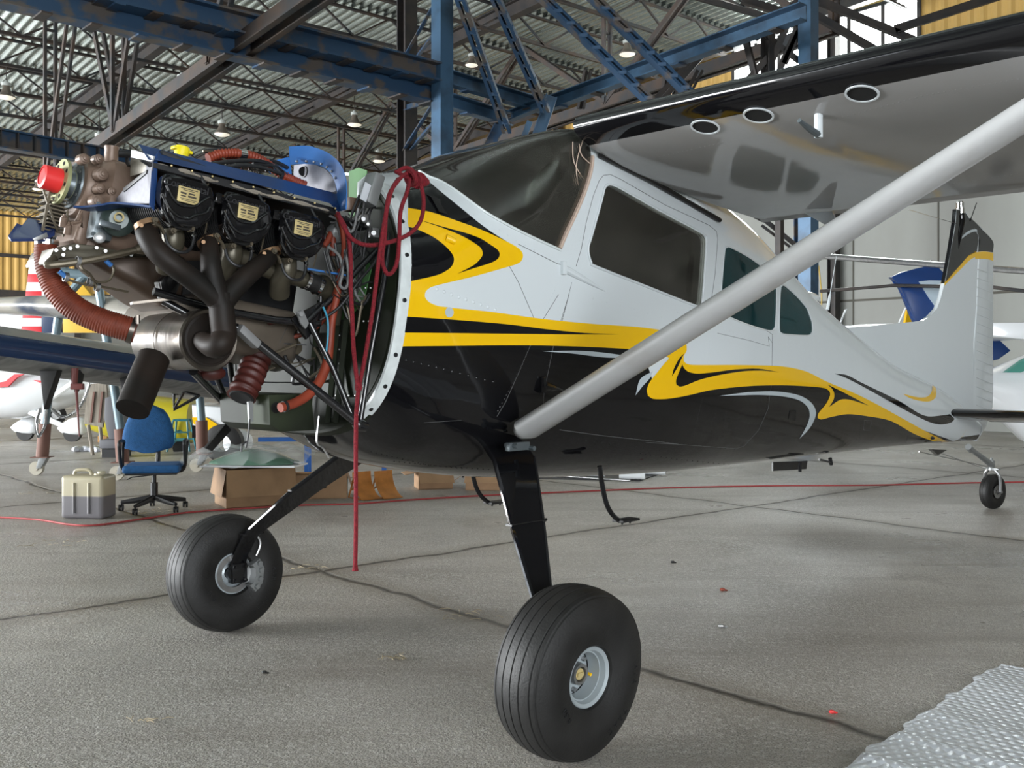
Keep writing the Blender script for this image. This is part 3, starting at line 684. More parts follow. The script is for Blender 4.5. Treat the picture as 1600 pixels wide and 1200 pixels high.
# whip aerials on the spine
def aer(a, b, r0=.012, r1=.002, Y=0): 
    bm = B(); p = L(*a, Y); q = L(*b, Y); m = p.lerp(q, .28); tube(bm, [p, m, m, q], [r0, r0*.8, r1*1.6, r1], 8); obj('aerial', bm, M['white'], plane)
aer((1293, 484), (1307, 400)); aer((1314, 500), (1323, 483), .004, .003)
bm = B(); tube(bm, [L(1420, 328, -.6), L(1496, 350, 0)], .0025, 5); obj('aerial_wire', bm, M['chrome'], plane)
bm = B(); sphere(bm, L(1262, 458, 0)+Vector((0, 0, -.03)), .08, 16, (2, .5, .5)); obj('dorsal_blister', bm, M['white'], plane)

# ================================================================== wheels and legs
def tire_mesh(bm, R, Wd, rim, n=72, grooves=5):
    h = Wd/2; prof = []
    # half profile from inner bead to tread
    pts = [(h*.62, rim), (h*.80, rim+.012), (h*.97, rim+(R-rim)*.33), (h*1.0, rim+(R-rim)*.5), (h*.95, rim+(R-rim)*.70), (h*.82, rim+(R-rim)*.87), (h*.78, rim+(R-rim)*.885)]
    tread = []; xs = h*.76
    m = 60
    for i in range(m+1):
        x = xs-2*xs*i/m; r = R-(R-rim)*.085*(abs(x)/xs)**2.2
        for g in range(grooves):
            gx = -xs*.82+2*xs*.82*g/(grooves-1)
            if abs(x-gx) < xs/m*1.1: r -= .006
        tread.append((x, r))
    full = pts+tread+[(-a, b) for a, b in pts[::-1]]
    lathe(bm, full, (0, 0, 0), (0, 1, 0), n, close=True)
def wheel(name, side, loc, R=.295, Wd=.235, rim=.098, brake=False):
    root = bpy.data.objects.new(name, None); COL.objects.link(root); root.parent = plane; root.location = loc; root.rotation_euler = (math.radians(-3*side), 0, 0)
    bm = B(); tire_mesh(bm, R, Wd, rim); bmesh.ops.scale(bm, vec=(1, 1, 1), verts=bm.verts[:]); t = obj('tire', bm, M['rubber'], root, ang=25)
    bm = B(); o = side
    h = Wd/2*.66
    lathe(bm, [(-h, rim+.004), (-h, rim-.012), (h*.1, rim-.022), (h*.1, .045), (h*.3, .045), (h*.3, .03), (h*.1, .03), (-h*.5, .03), (-h*.5, .02), (h*.8, .02)][:8]+[(-h*.4, rim*.5), (-h*.6, rim-.02)], (0, 0, 0), (0, side, 0), 48, close=True)
    lathe(bm, [(h*.8, rim-.014), (h*1.05, rim-.008), (h*1.12, rim+.004), (h*1.0, rim+.010), (h*.8, rim+.004)], (0, 0, 0), (0, side, 0), 48, close=True)
    lathe(bm, [(h*.8, rim-.014), (h*.8, rim-.018), (h*.2, rim-.024), (h*.2, rim-.02)], (0, 0, 0), (0, side, 0), 48, close=True)
    r = obj('rim', bm, M['rimgrey'], root, ang=30)
    bm = B(); lathe(bm, [(h*.1, .040), (h*.62, .036), (h*.62, .026), (h*.3, .024)], (0, 0, 0), (0, side, 0), 24, close=True); obj('hub', bm, M['alu'], root)
    bm = B(); cyl(bm, (0, side*h*.0, 0), (0, side*h*.55, 0), .023, .02, 12); box(bm, (0, side*h*.58, 0), (.03, .008, .012)); obj('axle_nut', bm, M['gold'], root)
    for k in range(3):
        an = 2*PI*k/3+.6; bm = B(); cyl(bm, (.062*math.cos(an), side*h*.1, .062*math.sin(an)), (.062*math.cos(an), side*h*.28, .062*math.sin(an)), .009, .008, 6); obj('rim_bolt', bm, M['alu'], root)
    bm = B(); cyl(bm, (.05, side*h*.3, -.01), (.053, side*h*.62, -.012), .006, .006, 8); obj('valve_cap', bm, M['yellow'], root)
    return root, h
root, h = wheel('main_wheel', -1, (0.0, -1.185, .293)); root['label'] = 'near main wheel'
root2, h = wheel('main_wheel', 1, (0.0, 1.155, .293)); root2['label'] = 'far main wheel seen from its brake side'
for rt, sd in ((root, -1), (root2, -1)):
    for i, (ch, ang) in enumerate([('A', -20), ('I', -27), ('R', -34), ('T', -62), ('R', -70), ('A', -78), ('C', -86), ('8', 200), ('.', 195), ('5', 190), ('0', 184)]):
        an = math.radians(-ang-0) if False else math.radians(ang+20); rr = .215 if i < 7 else .165
        # outward face is -Y; facing it, image right is +X (aft)
        p = Vector((rr*math.cos(an), sd*(.1165 if rr > .2 else .117), rr*math.sin(an)))
        up = Vector((math.cos(an), 0, math.sin(an))); xd = Vector((math.sin(an), 0, -math.cos(an)))
        text('sidewall_lettering', ch, .030, p, xd, up, M['rubber_soft'], rt, .0012)
# brake on the far wheel's inner face
bm = B(); lathe(bm, [(-.07, .095), (-.07, .068), (-.084, .068), (-.084, .095)], (0, 0, 0), (0, 1, 0), 40, close=True); o = obj('brake_disc', bm, M['alu'], root2)
bm = B()
arc = [Vector((math.cos(math.radians(a))*r, 0, math.sin(math.radians(a))*r)) for a, r in [(28, .075), (28, .135), (5, .145), (-25, .145), (-48, .135), (-48, .08), (-35, .10), (-10, .095), (10, .10)]]
prism(bm, [p+Vector((0, -.135, 0)) for p in arc], (0, .05, 0), .006); 
for a in (20, 2, -18, -38): cyl(bm, (math.cos(math.radians(a))*.12, -.135, math.sin(math.radians(a))*.12), (math.cos(math.radians(a))*.12, -.15, math.sin(math.radians(a))*.12), .014, .012, 10)
obj('brake_caliper', bm, M['caliper'], root2)
bm = B(); tube(bm, spline([(.10, -.13, .08), (.12, -.14, .14), (.10, -.14, .20), (.12, -.16, .26)], 5), .006, 6); obj('brake_line', bm, M['alu'], root2)
def leg(side):
    secs = [(.33, .58, .38, 1.02), (.29, .53, .50, .95), (.13, .31, .76, .73), (.005, .10, 1.0, .50), (-.012, .075, 1.06, .40), (-.02, .07, 1.10, .30)]
    bm = B(); rings = []
    for i, (x0, x1, y, z) in enumerate(secs):
        a = secs[max(0, i-1)]; b = secs[min(len(secs)-1, i+1)]; d = Vector((0, (b[2]-a[2]), b[3]-a[3])).normalized(); n = Vector((0, -d.z, d.y)); th = .013
        q = []
        for (x, s) in ((x0, -.4), (x0+.008, -1), (x1-.008, -1), (x1, -.4), (x1, .4), (x1-.008, 1), (x0+.008, 1), (x0, .4)):
            p = Vector((x, y, z))+n*(s*th); q.append(Vector((p.x, side*p.y, p.z)))
        rings.append(q)
    loft(bm, rings); o = obj('landing_gear_leg', bm, M['black'], plane, ang=40)
    bm = B(); box(bm, (.03, side*1.09, .295), (.085, .05, .10), bev=.008)
    for i in (-1, 1):
        for j in (-1, 1): cyl(bm, (.03+i*.028, side*1.06, .295+j*.034), (.03+i*.028, side*1.05, .295+j*.034), .008, .008, 6)
    cyl(bm, (0, side*1.08, .293), (0, side*1.14, .293), .028, .028, 12); obj('axle_block', bm, M['tube'], o)
    # brake line tied along the rear edge
    bm = B(); pl = [Vector((s[1]+.008, side*(s[2]+.0), s[3])) for s in secs[1:5]]; tube(bm, spline(pl+[Vector((.14, side*1.06, .45)), Vector((.16, side*1.05, .33))], 5), .006, 6)
    obj('brake_line', bm, M['rubber_soft'], o)
    for t in (1, 3):
        s = secs[t+1] if t == 1 else secs[3]; bm = B(); c = Vector(((s[0]+s[1])/2, side*s[2], s[3])); n = (s[1]-s[0]); box(bm, c, (n+.012, .034, .008), Matrix.Rotation(side*math.radians(-42+90)*0, 3, 'X')); cyl(bm, c+Vector((n/2+.005, 0, 0)), c+Vector((n/2+.025, 0, 0)), .006, .006, 6); obj('line_clamp', bm, M['tube'], o)
    return o
leg(-1); leg(1)
# leg fairing plate behind the top of the near leg
bm = B(); P = [L(x, y, -.52) for x, y in ((806, 722), (826, 722), (834, 740), (834, 785), (826, 787), (820, 760), (810, 745))]; prism(bm, P, (0, .01, 0), .002); obj('fairing_plate', bm, M['greenplate'], plane)
# tail wheel
tw = bpy.data.objects.new('tail_wheel', None); COL.objects.link(tw); tw.parent = plane
c = Vector(L(1551, 768, 0)); c.z = .165; tw.location = c; tw.rotation_euler = (0, 0, math.radians(-12))
bm = B(); tire_mesh(bm, .165, .105, .06, 48, 3); obj('tire', bm, M['rubber'], tw, ang=25)
bm = B(); lathe(bm, [(-.05, .062), (-.045, .03), (.045, .03), (.05, .062), (.05, .05), (.03, .02), (-.03, .02), (-.05, .05)], (0, 0, 0), (0, 1, 0), 28, close=True); obj('rim', bm, M['alu'], tw)
bm = B()
for sg in (-1, 1): tube(bm, spline([(0, sg*.075, 0), (.0, sg*.075, .08), (-.01, sg*.07, .16), (-.02, sg*.02, .215)], 4), [.016]*12+[.02], 8); cyl(bm, (0, sg*.065, 0), (0, sg*.095, 0), .012, .012, 8)
obj('fork', bm, M['alu'], tw)
bm = B(); cyl(bm, (-.02, 0, .20), (-.02, 0, .29), .032, .028, 14); cyl(bm, (-.02, 0, .29), (-.02, 0, .32), .012, .01, 8); box(bm, (-.02, 0, .215), (.03, .16, .01), bev=.002); obj('swivel_head', bm, M['caliper'], tw)
bm = B(); e1 = tw.location+Vector((-.02, 0, .25)); tube(bm, [L(1515, 700, 0), e1], [.022, .030], 10); cyl(bm, L(1513, 698, 0), L(1517, 703, 0), .03, .03, 10); obj('tail_spring', bm, M['caliper'], plane)
for y, a in ((-.08, (1436, 706)), (.08, (1470, 708))):
    bm = B(); tube(bm, [L(a[0], a[1], y*.5), tw.location+Vector((-.02, y, .215))], .004, 5); obj('steering_cable', bm, M['alu'], plane)
bm = B(); prism(bm, [L(1455, 702, -.04), L(1466, 711, -.04), L(1480, 703, -.04)], (0, .03, 0)); obj('cable_guide', bm, M['tube'], plane)
# ================================================================== the engine (parts of the airplane)
def LL(pts, Y): return [L(x, y, Y) for x, y in pts]
def T(pts): return [L(*p) for p in pts]     # (px, py, Y) triples
EA = math.radians(10)
E0 = L(92, 283, 0); EX = Vector((math.cos(EA), 0, -math.sin(EA))); EZ = Vector((math.sin(EA), 0, math.cos(EA))); EY = Vector((0, 1, 0))
ER = Matrix((EX, EY, EZ)).transposed()
def E(e, y, n): return E0+EX*e+EY*y+EZ*n
def en(px, py, Y):
    d = L(px, py, Y)-E0; return d.dot(EX), d.dot(EZ)
def part(name, bm, m, par=None, ang=35, lab=None, smooth=True):
    o = obj(name, bm, M[m] if isinstance(m, str) else m, par or plane, smooth, ang)
    if lab: o['label'] = lab
    return o
# propeller flange, cap, shaft
bm = B(); lathe(bm, [(0, .030), (0, .078), (.012, .078), (.012, .04), (.035, .037), (.038, .045), (.04, .05)], E(0, 0, 0), EX, 40); pf = part('propeller_flange', bm, 'flangegrey')
for k in range(8):
    a = 2*PI*k/8+.3; bm = B(); cyl(bm, E(-.0015, .062*math.cos(a), .062*math.sin(a)), E(.002, .062*math.cos(a), .062*math.sin(a)), .007, .007, 12); part('bolt_hole', bm, 'dark', pf)
bm = B(); lathe(bm, [(-.055, .036), (-.058, .030), (-.055, .040), (-.01, .043), (.0, .043)], E(0, 0, 0), EX, 32); part('protective_cap', bm, 'red', pf, lab='red plastic cap')
bm = B(); lathe(bm, [(.012, .043), (.034, .045), (.042, .05), (.044, .080), (.052, .084), (.06, .084)], E(0, 0, 0), EX, 40); sh = part('shaft_housing', bm, 'seagrey')
for k in range(10):
    a = 2*PI*k/10; bm = B(); cyl(bm, E(.040, .068*math.cos(a), .068*math.sin(a)), E(.05, .068*math.cos(a), .068*math.sin(a)), .006, .006, 6); part('housing_bolt', bm, 'alu', sh)
# crankcase: round nose plate then a deep body
bm = B()
prism(bm, [L(x, y, -.09) for x, y in ((138, 262), (146, 250), (168, 247), (205, 254), (238, 268), (240, 322), (185, 330), (152, 336), (148, 388), (124, 385), (116, 374), (122, 352), (136, 335), (134, 300), (135, 280))], (0, .18, 0), .018, segs=3)
lathe(bm, [(.05, .08), (.053, .104), (.06, .110), (.10, .112), (.11, .105)], E(0, 0, 0.0), EX, 48)
def cring(e, hw, top, bot, r=.06, k=6):
    out = []
    for (sy, sz, a0) in ((1, 1, 0), (-1, 1, 90), (-1, -1, 180), (1, -1, 270)):
        cy_ = sy*(hw-r); cz = (top-r) if sz > 0 else (bot+r)
        for i in range(k+1):
            a = math.radians(a0+90*i/k); out.append(E(e, cy_+r*math.cos(a), cz+r*math.sin(a)))
    return out
loft(bm, [cring(.09, .11, .085, -.14, .04), cring(.12, .150, .10, -.20, .05), cring(.20, .158, .105, -.22), cring(.32, .15, .10, -.20), cring(.5, .14, .08, -.16), cring(.85, .14, .06, -.14)])
# front accessory face reaching below the shaft
loft(bm, [cring(.075, .08, .0, -.225, .03), cring(.095, .09, .02, -.235, .03), cring(.16, .10, .02, -.235, .03)])
cc_ = part('crankcase', bm, 'casting', ang=40)
for (px, py, Y, r) in ((160, 272, -.155, .021), (153, 314, -.155, .022), (132, 248, -.10, .018), (155, 248, -.09, .016), (157, 294, -.155, .016), (176, 299, -.16, .016), (100, 340, -.115, .012), (107, 352, -.115, .012)):
    r *= .85; r *= .9; Y = -.10 if px < 120 else -.15; p = L(px, py, Y); bm = B(); lathe(bm, [(-.03, r*1.35), (.0, r*1.25), (.002, r*.9), (.006, r*.88), (.007, r*.5), (.012, r*.45), (.013, r*.2)], p, (0, -1, 0) if Y < -.12 else (0, -.4, 1), 20); part('crankcase_boss', bm, 'casting', cc_)
bm = B(); a = L(173, 262, -.09); lathe(bm, [(-.03, .035), (0, .024), (.06, .0225), (.066, .0245), (.072, .0245), (.073, .018)], a, (0.05, 0, 1), 28); part('filler_neck', bm, 'casting', cc_)
bm = B(); tube(bm, T([(183, 240, -.09), (192, 240, -.09), (206, 242, -.09)]), [.012, .014, .011], 12); part('breather_hose', bm, 'rubber_soft')
# embossed ribs on the lower front face
bm = B()
tube(bm, spline([E(.066, y, z) for y, z in ((-.085, -.05), (-.06, -.10), (-.02, -.13), (.03, -.12))], 5), .006, 6); tube(bm, [E(.07, -.04, -.13), E(.07, -.06, -.19), E(.07, -.02, -.23)], .006, 6)
box(bm, E(.066, -.03, -.15), (.02, .03, .05), ER, .006)
tube(bm, LL([(122, 345), (128, 332), (126, 346)], -.12)+LL([(112, 350)], -.12), .007, 6)
part('casting_rib', bm, 'casting', cc_)
# magneto / starter block
bm = B(); c = L(158, 350, -.14); box(bm, c, (.07, .07, .12), ER, .02)
for (dx, dz) in ((-.04, .05), (-.04, -.05), (.03, .055)): cyl(bm, c+EX*dx+EZ*dz+Vector((0, -.05, 0)), c+EX*dx+EZ*dz+Vector((0, -.058, 0)), .008, .008, 6)
st = part('starter_gearbox', bm, 'seagrey'); bm = B(); c2 = L(184, 346, -.18); lathe(bm, [(-.05, .050), (.03, .054), (.035, .048), (.04, .03), (.05, .03)], c2, (-.35, -1, 0), 28); g = part('accessory_housing', bm, mat('dark_green_casting', (.03, .045, .04), .35, metal=.3, coat=.2)); 
bm = B(); lathe(bm, [(0, .011), (.012, .011), (.014, .016), (.0, .016)], c2+Vector((-.02, -.055, .005)), (-.35, -1, 0), 16, close=True); part('gold_ring', bm, 'gold', g)
bm = B(); box(bm, L(172, 352, -.24), (.07, .012, .02), ER, .004); part('accessory_arm', bm, 'seagrey', g); bm = B(); lathe(bm, [(0, .018), (.02, .018), (.024, .008)], L(155, 372, -.2), (-.3, -1, 0), 14); part('accessory_plug', bm, 'alu', g)
# oil cooler fins
bm = B(); c = L(82, 330, .06)
for i in range(13): box(bm, c+EZ*(-.075+i*.0125)+EX*.01*(i % 2), (.07, .09, .005), ER)
box(bm, c-EX*.035-EY*.045, (.008, .008, .17), ER); box(bm, c+EX*.035-EY*.045, (.008, .008, .17), ER); box(bm, c-EX*.03-EY*.05+EZ*0, (.006, .006, .17), ER@Matrix.Rotation(-.5, 3, 'Y')); part('oil_cooler', bm, 'tan_pipe')
# front blue scoop
bm = B(); P = T([(14, 374, .02), (28, 353, .06), (37, 358, .05), (45, 345, .1), (88, 354, .05), (86, 368, -.02), (70, 377, -.04), (18, 378, -.02)])
prism(bm, P, (0, .012, .012), .002); part('front_scoop', bm, mat('dark_blue_scoop', (.018, .035, .12), .35, coat=.3)); bm = B(); prism(bm, T([(51, 373, -.06), (73, 363, -.06), (76, 370, -.06), (55, 377, -.06)]), (0, .004, 0), .001); part('scoop_bracket', bm, 'alu')
# lower flange plate with bolts and the sump
bm = B(); P = T([(84, 388, -.13), (118, 380, -.15), (150, 384, -.15), (185, 392, -.15), (240, 396, -.15), (240, 402, -.15), (150, 402, -.15), (95, 402, -.13), (75, 412, -.10), (74, 408, -.10)]); prism(bm, P, (0, .20, 0), .006); pl_ = part('sump_flange', bm, 'olive')
for x, y in ((88, 391), (100, 389), (110, 388), (121, 385), (151, 387), (99, 398), (165, 392), (205, 398)):
    bm = B(); cyl(bm, L(x, y, -.155), L(x, y, -.168), .007, .006, 6); part('flange_bolt', bm, 'alu', pl_)
bm = B(); rings = []
for (e, hw, top, bot, r) in ((.10, .05, -.22, -.245, .01), (.15, .10, -.20, -.27, .03), (.24, .14, -.18, -.305, .04), (.34, .16, -.16, -.345, .06), (.42, .15, -.16, -.365, .05), (.45, .10, -.18, -.35, .03)): rings.append(cring(e, hw, top, bot, r))
loft(bm, rings); part('oil_sump', bm, 'sump', ang=50)
# tan tube across the front
bm = B(); tube(bm, spline(T([(88, 400, -.10), (74, 413, -.16), (84, 414, -.18), (130, 408, -.20), (180, 398, -.21), (215, 390, -.22)]), 5), .0115, 10); tube(bm, T([(212, 391, -.22), (222, 388, -.22), (232, 385, -.22), (236, 384, -.22)]), [.012, .022, .026, .018], 14); part('coolant_tube', bm, 'tan_pipe')
bm = B()
for pts in ([(125, 408, -.20), (128, 420, -.21), (140, 428, -.2), (150, 440, -.18), (170, 438, -.18), (178, 420, -.18), (170, 408, -.19)], [(90, 425, -.1), (105, 436, -.12), (130, 444, -.14), (160, 448, -.14), (200, 456, -.14)], [(135, 425, -.15), (150, 445, -.15), (152, 450, -.15)]):
    tube(bm, spline(T(pts), 5), .0045, 6)
part('fuel_line', bm, 'tan_pipe')
for (x, y, Y) in ((98, 428, -.12), (170, 411, -.19)):
    bm = B(); cyl(bm, L(x-5, y-4, Y), L(x+4, y+4, Y), .008, .008, 8); part('hose_fitting', bm, 'bluelight')
for (x, y, Y) in ((122, 408, -.2), (103, 433, -.12), (152, 448, -.14), (141, 440, -.15)): bm = B(); lathe(bm, [(-.006, .013), (.006, .013), (.006, .016), (-.006, .016)], L(x, y, Y), EX, 12, close=True); part('hose_clamp', bm, 'alu')
# ---- cylinders and rocker covers
cov = [en((257+(x-257)), y, -.47) for x, y in ((257, 272), (290, 281), (327, 294), (330, 330), (322, 348), (305, 357), (283, 361), (267, 354), (253, 338), (247, 312), (249, 290))]
ec, nc = en(289, 316, -.47); cov2 = spl2(cov, 3)
def c2(x, y): return en(220+x/4, 200+y/4, -.50)
p1_, p2_, p3_ = en(290, 305, -.47), en(382, 331, -.47), en(468, 356, -.47)
de = [(0, 0), (p2_[0]-p1_[0], p2_[1]-p1_[1]), (p3_[0]-p1_[0], p3_[1]-p1_[1])]
def EP(q, y, d=(0, 0)): return E(q[0]+d[0], y, q[1]+d[1])
for i, d in enumerate(de):
    for sgn in (-1, 1):
        Y = lambda v: v*(-sgn)
        bm = B(); prism(bm, [EP(q, Y(-.455), d) for q in cov2], (0, Y(-.03), 0), .006)
        prism(bm, [EP((ec+(q[0]-ec)*.90, nc+(q[1]-nc)*.90), Y(-.48), d) for q in cov2], (0, Y(-.025), 0), .007, segs=3)
        for line in ([(155, 360), (180, 415), (215, 462), (262, 487), (330, 490), (375, 460), (420, 433)], [(128, 410), (150, 460), (180, 510), (230, 552), (290, 567), (330, 548), (400, 530), (425, 498)]):
            tube(bm, spline([EP(c2(x, y), Y(-.507), d) for x, y in line], 4), .0055, 8)
        if i: box(bm, EP(c2(115, 325), Y(-.48), d), (.03, .03, .035), ER, .008)
        rc = part('rocker_cover', bm, 'coverblack', ang=45, lab='black rocker cover')
        for x, y in ((110, 570), (225, 638), (340, 625)):
            bm = B(); p = EP(c2(x, y), Y(-.46), d); cyl(bm, p, p+Vector((0, Y(-.02), 0)), .012, .010, 6); cyl(bm, p+Vector((0, Y(-.02), 0)), p+Vector((0, Y(-.028), 0)), .006, .006, 8); part('cover_screw', bm, 'tan_pipe', rc)
        if sgn == 1:
            o0 = c2(290, 425); ux = Vector(EP(c2(345, 440), 0)-EP(c2(238, 412), 0)).normalized(); uy = Vector((0, -1, 0)).cross(ux)*-1
            uy = EZ-ux*EZ.dot(ux)
            bm = B(); box(bm, EP(o0, -.509, d), (.072, .003, .050), Matrix((ux, Vector((0, 1, 0)), uy.normalized())).transposed(), .0006); pt_ = part('data_plate', bm, 'gold', rc)
            bm = B(); Rp = Matrix((ux, Vector((0, 1, 0)), uy.normalized())).transposed()
            for (px_, pz_, w_, h_) in ((0, .019, .058, .0022), (0, .014, .040, .0018), (-.018, .004, .020, .006), (.010, .006, .022, .005), (.012, -.003, .028, .006), (-.018, -.005, .018, .004), (0, -.013, .056, .0018), (0, -.018, .046, .0018)): box(bm, EP(o0, -.5108, d)+ux*px_+uy*pz_, (w_, .0006, h_), Rp)
            part('plate_print', bm, 'plateink', pt_, smooth=False)
            text('cover_lettering', 'Continental', .0335, EP(c2(282, 368), -.5045, d), ux, uy, M['covertext'], rc, .003, spacing=.95)
            # highlight-catching drain tube loop below each cover
            bm = B(); tube(bm, spline([EP(c2(195, 650), -.45, d), EP(c2(205, 715), -.46, d), EP(c2(240, 760), -.47, d), EP(c2(300, 772), -.47, d), EP(c2(350, 745), -.46, d), EP(c2(372, 690), -.455, d), EP(c2(376, 640), -.45, d)], 5), .0055, 7); part('drain_hose', bm, 'rubber_soft')
            bm = B(); cyl(bm, EP(c2(374, 670), -.457, d), EP(c2(376, 635), -.452, d), .008, .008, 8); part('drain_fitting', bm, 'chrome')
            bm = B(); tube(bm, spline([EP(c2(290, 620), -.40, d), EP(c2(290, 700), -.40, d), EP(c2(280, 770), -.37, d), EP(c2(320, 850), -.33, d)], 5), .037, 18); part('intake_elbow', bm, 'olive')
            bm = B(); tube(bm, spline([EP(c2(430, 280), -.44, d), EP(c2(455, 400), -.47, d), EP(c2(440, 520), -.49, d), EP(c2(405, 600), -.45, d)], 5), .005, 6); part('ignition_lead', bm, 'rubber_soft')
            bm = B(); tube(bm, spline([EP(c2(490, 330), -.43, d), EP(c2(425, 440), -.44, d), EP(c2(460, 560), -.45, d), EP(c2(460, 680), -.43, d)], 5), .0028, 5); part('ignition_lead', bm, 'tan_pipe')
            bm = B(); tube(bm, spline([EP(c2(110, 590), -.47, d), EP(c2(160, 610), -.46, d), EP(c2(190, 650), -.45, d)], 4), .006, 6); part('rocker_pipe', bm, 'tan_pipe')
        # barrel with cooling fins
        bm = B(); prof = []
        for k in range(24):
            y = .13+k*.0135; prof += [(y, .082), (y+.004, .082), (y+.004, .066), (y+.0135, .066)]
        cB_ = E(ec+d[0], 0, nc+d[1]+.0); lathe(bm, prof, (cB_.x, 0, cB_.z), (0, Y(-1), 0), 28); part('cylinder_barrel', bm, 'fin')
# sheet baffle below the blue seal (dark edge strip with rivets)
top = [(240, 252), (330, 272), (430, 298), (520, 322), (545, 330)]
bm = B(); prism(bm, LL([(222, 250), (330, 274), (430, 300), (525, 325), (525, 335), (430, 312), (330, 286), (240, 262)], -.44), (0, .02, 0), .002); part('baffle_edge', bm, 'fin')
bm = B(); prism(bm, T([(217, 226, -.36), (240, 232, -.36), (345, 258, -.36), (445, 282, -.37), (527, 303, -.38), (543, 310, -.38), (541, 328, -.45), (528, 331, -.45), (515, 317, -.45), (420, 293, -.45), (320, 268, -.45), (246, 250, -.45), (232, 250, -.45)]), (.002, .006, .003), .001); bs = part('top_baffle_seal', bm, 'blue', lab='dark blue rubber seal along the engine top')
for t in range(9):
    x = 268+t*32; y = 252+.26*(x-268)+3; bm = B(); sphere(bm, L(x, y+4, -.458), .004, 8); part('seal_rivet', bm, 'gold', bs)
# padded silver cover under the seal
bm = B(); tube(bm, spline(T([(246, 258, -.42), (290, 268, -.44), (330, 282, -.44), (345, 285, -.43), (390, 298, -.44), (430, 308, -.44), (480, 320, -.44), (520, 332, -.43)]), 6), [.006+.003*math.sin(k*1.3) for k in range(43)], 7); part('insulated_lead', bm, mat('dusty_wrap', (.24, .21, .17), .7))
# front baffle: grey plate with blue rims, facing forward
XF = L(220, 280, -.36).x
def FX(pts, X): return [LX(x, y, X) for x, y in pts]
bm = B(); prism(bm, FX([(190, 301), (192, 297), (228, 268), (229, 251), (238, 250), (236, 318), (196, 319), (183, 317), (181, 310)], XF), (.004, 0, 0), .001); fb = part('front_baffle', bm, 'greyplate')
bm = B(); prism(bm, FX([(193, 300), (228, 271), (229, 265), (192, 294)], XF-.004), (.004, 0, 0), .001); part('baffle_stiffener', bm, 'fin', fb)
bm = B(); prism(bm, FX([(205, 234), (211, 235), (240, 244), (237, 252), (204, 246)], XF-.006), (.006, 0, 0), .001); part('baffle_corner', bm, mat('pale_grey_plate', (.42, .43, .45), .5), fb)
bm = B(); prism(bm, FX([(204, 247), (232, 252), (229, 268), (203, 276)], XF+.03), (.006, 0, 0), .001); part('baffle_inner', bm, 'olive', fb)
bm = B(); prism(bm, T([(238, 246, -.43), (247, 238, -.43), (245, 290, -.44), (241, 329, -.46), (233, 320, -.46)]), (.004, .008, 0), .001); part('front_seal', bm, 'blue', lab='blue seal at the front corner')
bm = B(); up = T([(123, 323, -.20), (140, 323, -.22), (165, 320, -.24), (185, 317, -.27), (215, 319, -.35), (243, 323, -.44)]); 
loft(bm, [[p+Vector((-.02, -.01, 0)) for p in spline(up, 4)], [p+Vector((-.022, -.01, -.007)) for p in spline(up, 4)], [p+Vector((.04, .03, -.007)) for p in spline(up, 4)], [p+Vector((.04, .03, 0)) for p in spline(up, 4)], [p+Vector((-.02, -.01, 0)) for p in spline(up, 4)]], caps=False, closed=False); part('lower_seal', bm, 'blue', lab='curved blue seal lip below the front baffle')
# rear baffle
XR = L(500, 290, -.30).x
bm = B(); prism(bm, FX([(459, 258), (475, 256), (492, 257), (508, 264), (519, 276), (525, 290), (524, 303), (505, 300), (458, 287)], XR), (.005, 0, 0), .001); rb = part('rear_baffle', bm, 'greyplate')
bm = B(); lathe(bm, [(0, .018), (.006, .018), (.006, .022), (0, .022)], LX(474, 268, XR-.004), (1, 0, 0), 20, close=True); part('baffle_port', bm, 'fin', rb); bm = B(); cyl(bm, LX(474, 268, XR-.003), LX(474, 268, XR+.0), .018, .018, 20); part('port_opening', bm, 'dark', rb)
A = FX([(451, 229), (465, 228), (482, 228), (500, 233), (516, 241), (530, 254), (538, 272), (541, 292), (541, 312), (540, 326)], XR-.10); Bq = FX([(453, 256), (464, 255), (476, 255), (490, 256), (504, 260), (516, 270), (522, 282), (526, 296), (527, 312), (530, 328)], XR)
bm = B(); t_ = Vector((.004, .0, -.003)); loft(bm, [spline(A, 3), spline(Bq, 3), [p+t_ for p in spline(Bq, 3)], [p+t_ for p in spline(A, 3)], spline(A, 3)], caps=False, closed=False); rs = part('rear_baffle_seal', bm, 'bluelight', lab='bright blue arched seal at the engine rear')
for x, y in ((464, 252), (479, 252), (491, 253), (502, 256), (511, 261), (518, 268), (524, 278), (452, 267)):
    bm = B(); sphere(bm, LX(x, y, XR-.03), .0055, 8); part('seal_rivet', bm, 'alu', rs)
bm = B(); prism(bm, T([(424, 252, -.18), (452, 245, -.18), (454, 256, -.18), (458, 287, -.2), (445, 280, -.2)]), (0, .005, 0), .001); part('centre_seal', bm, 'bluelight')
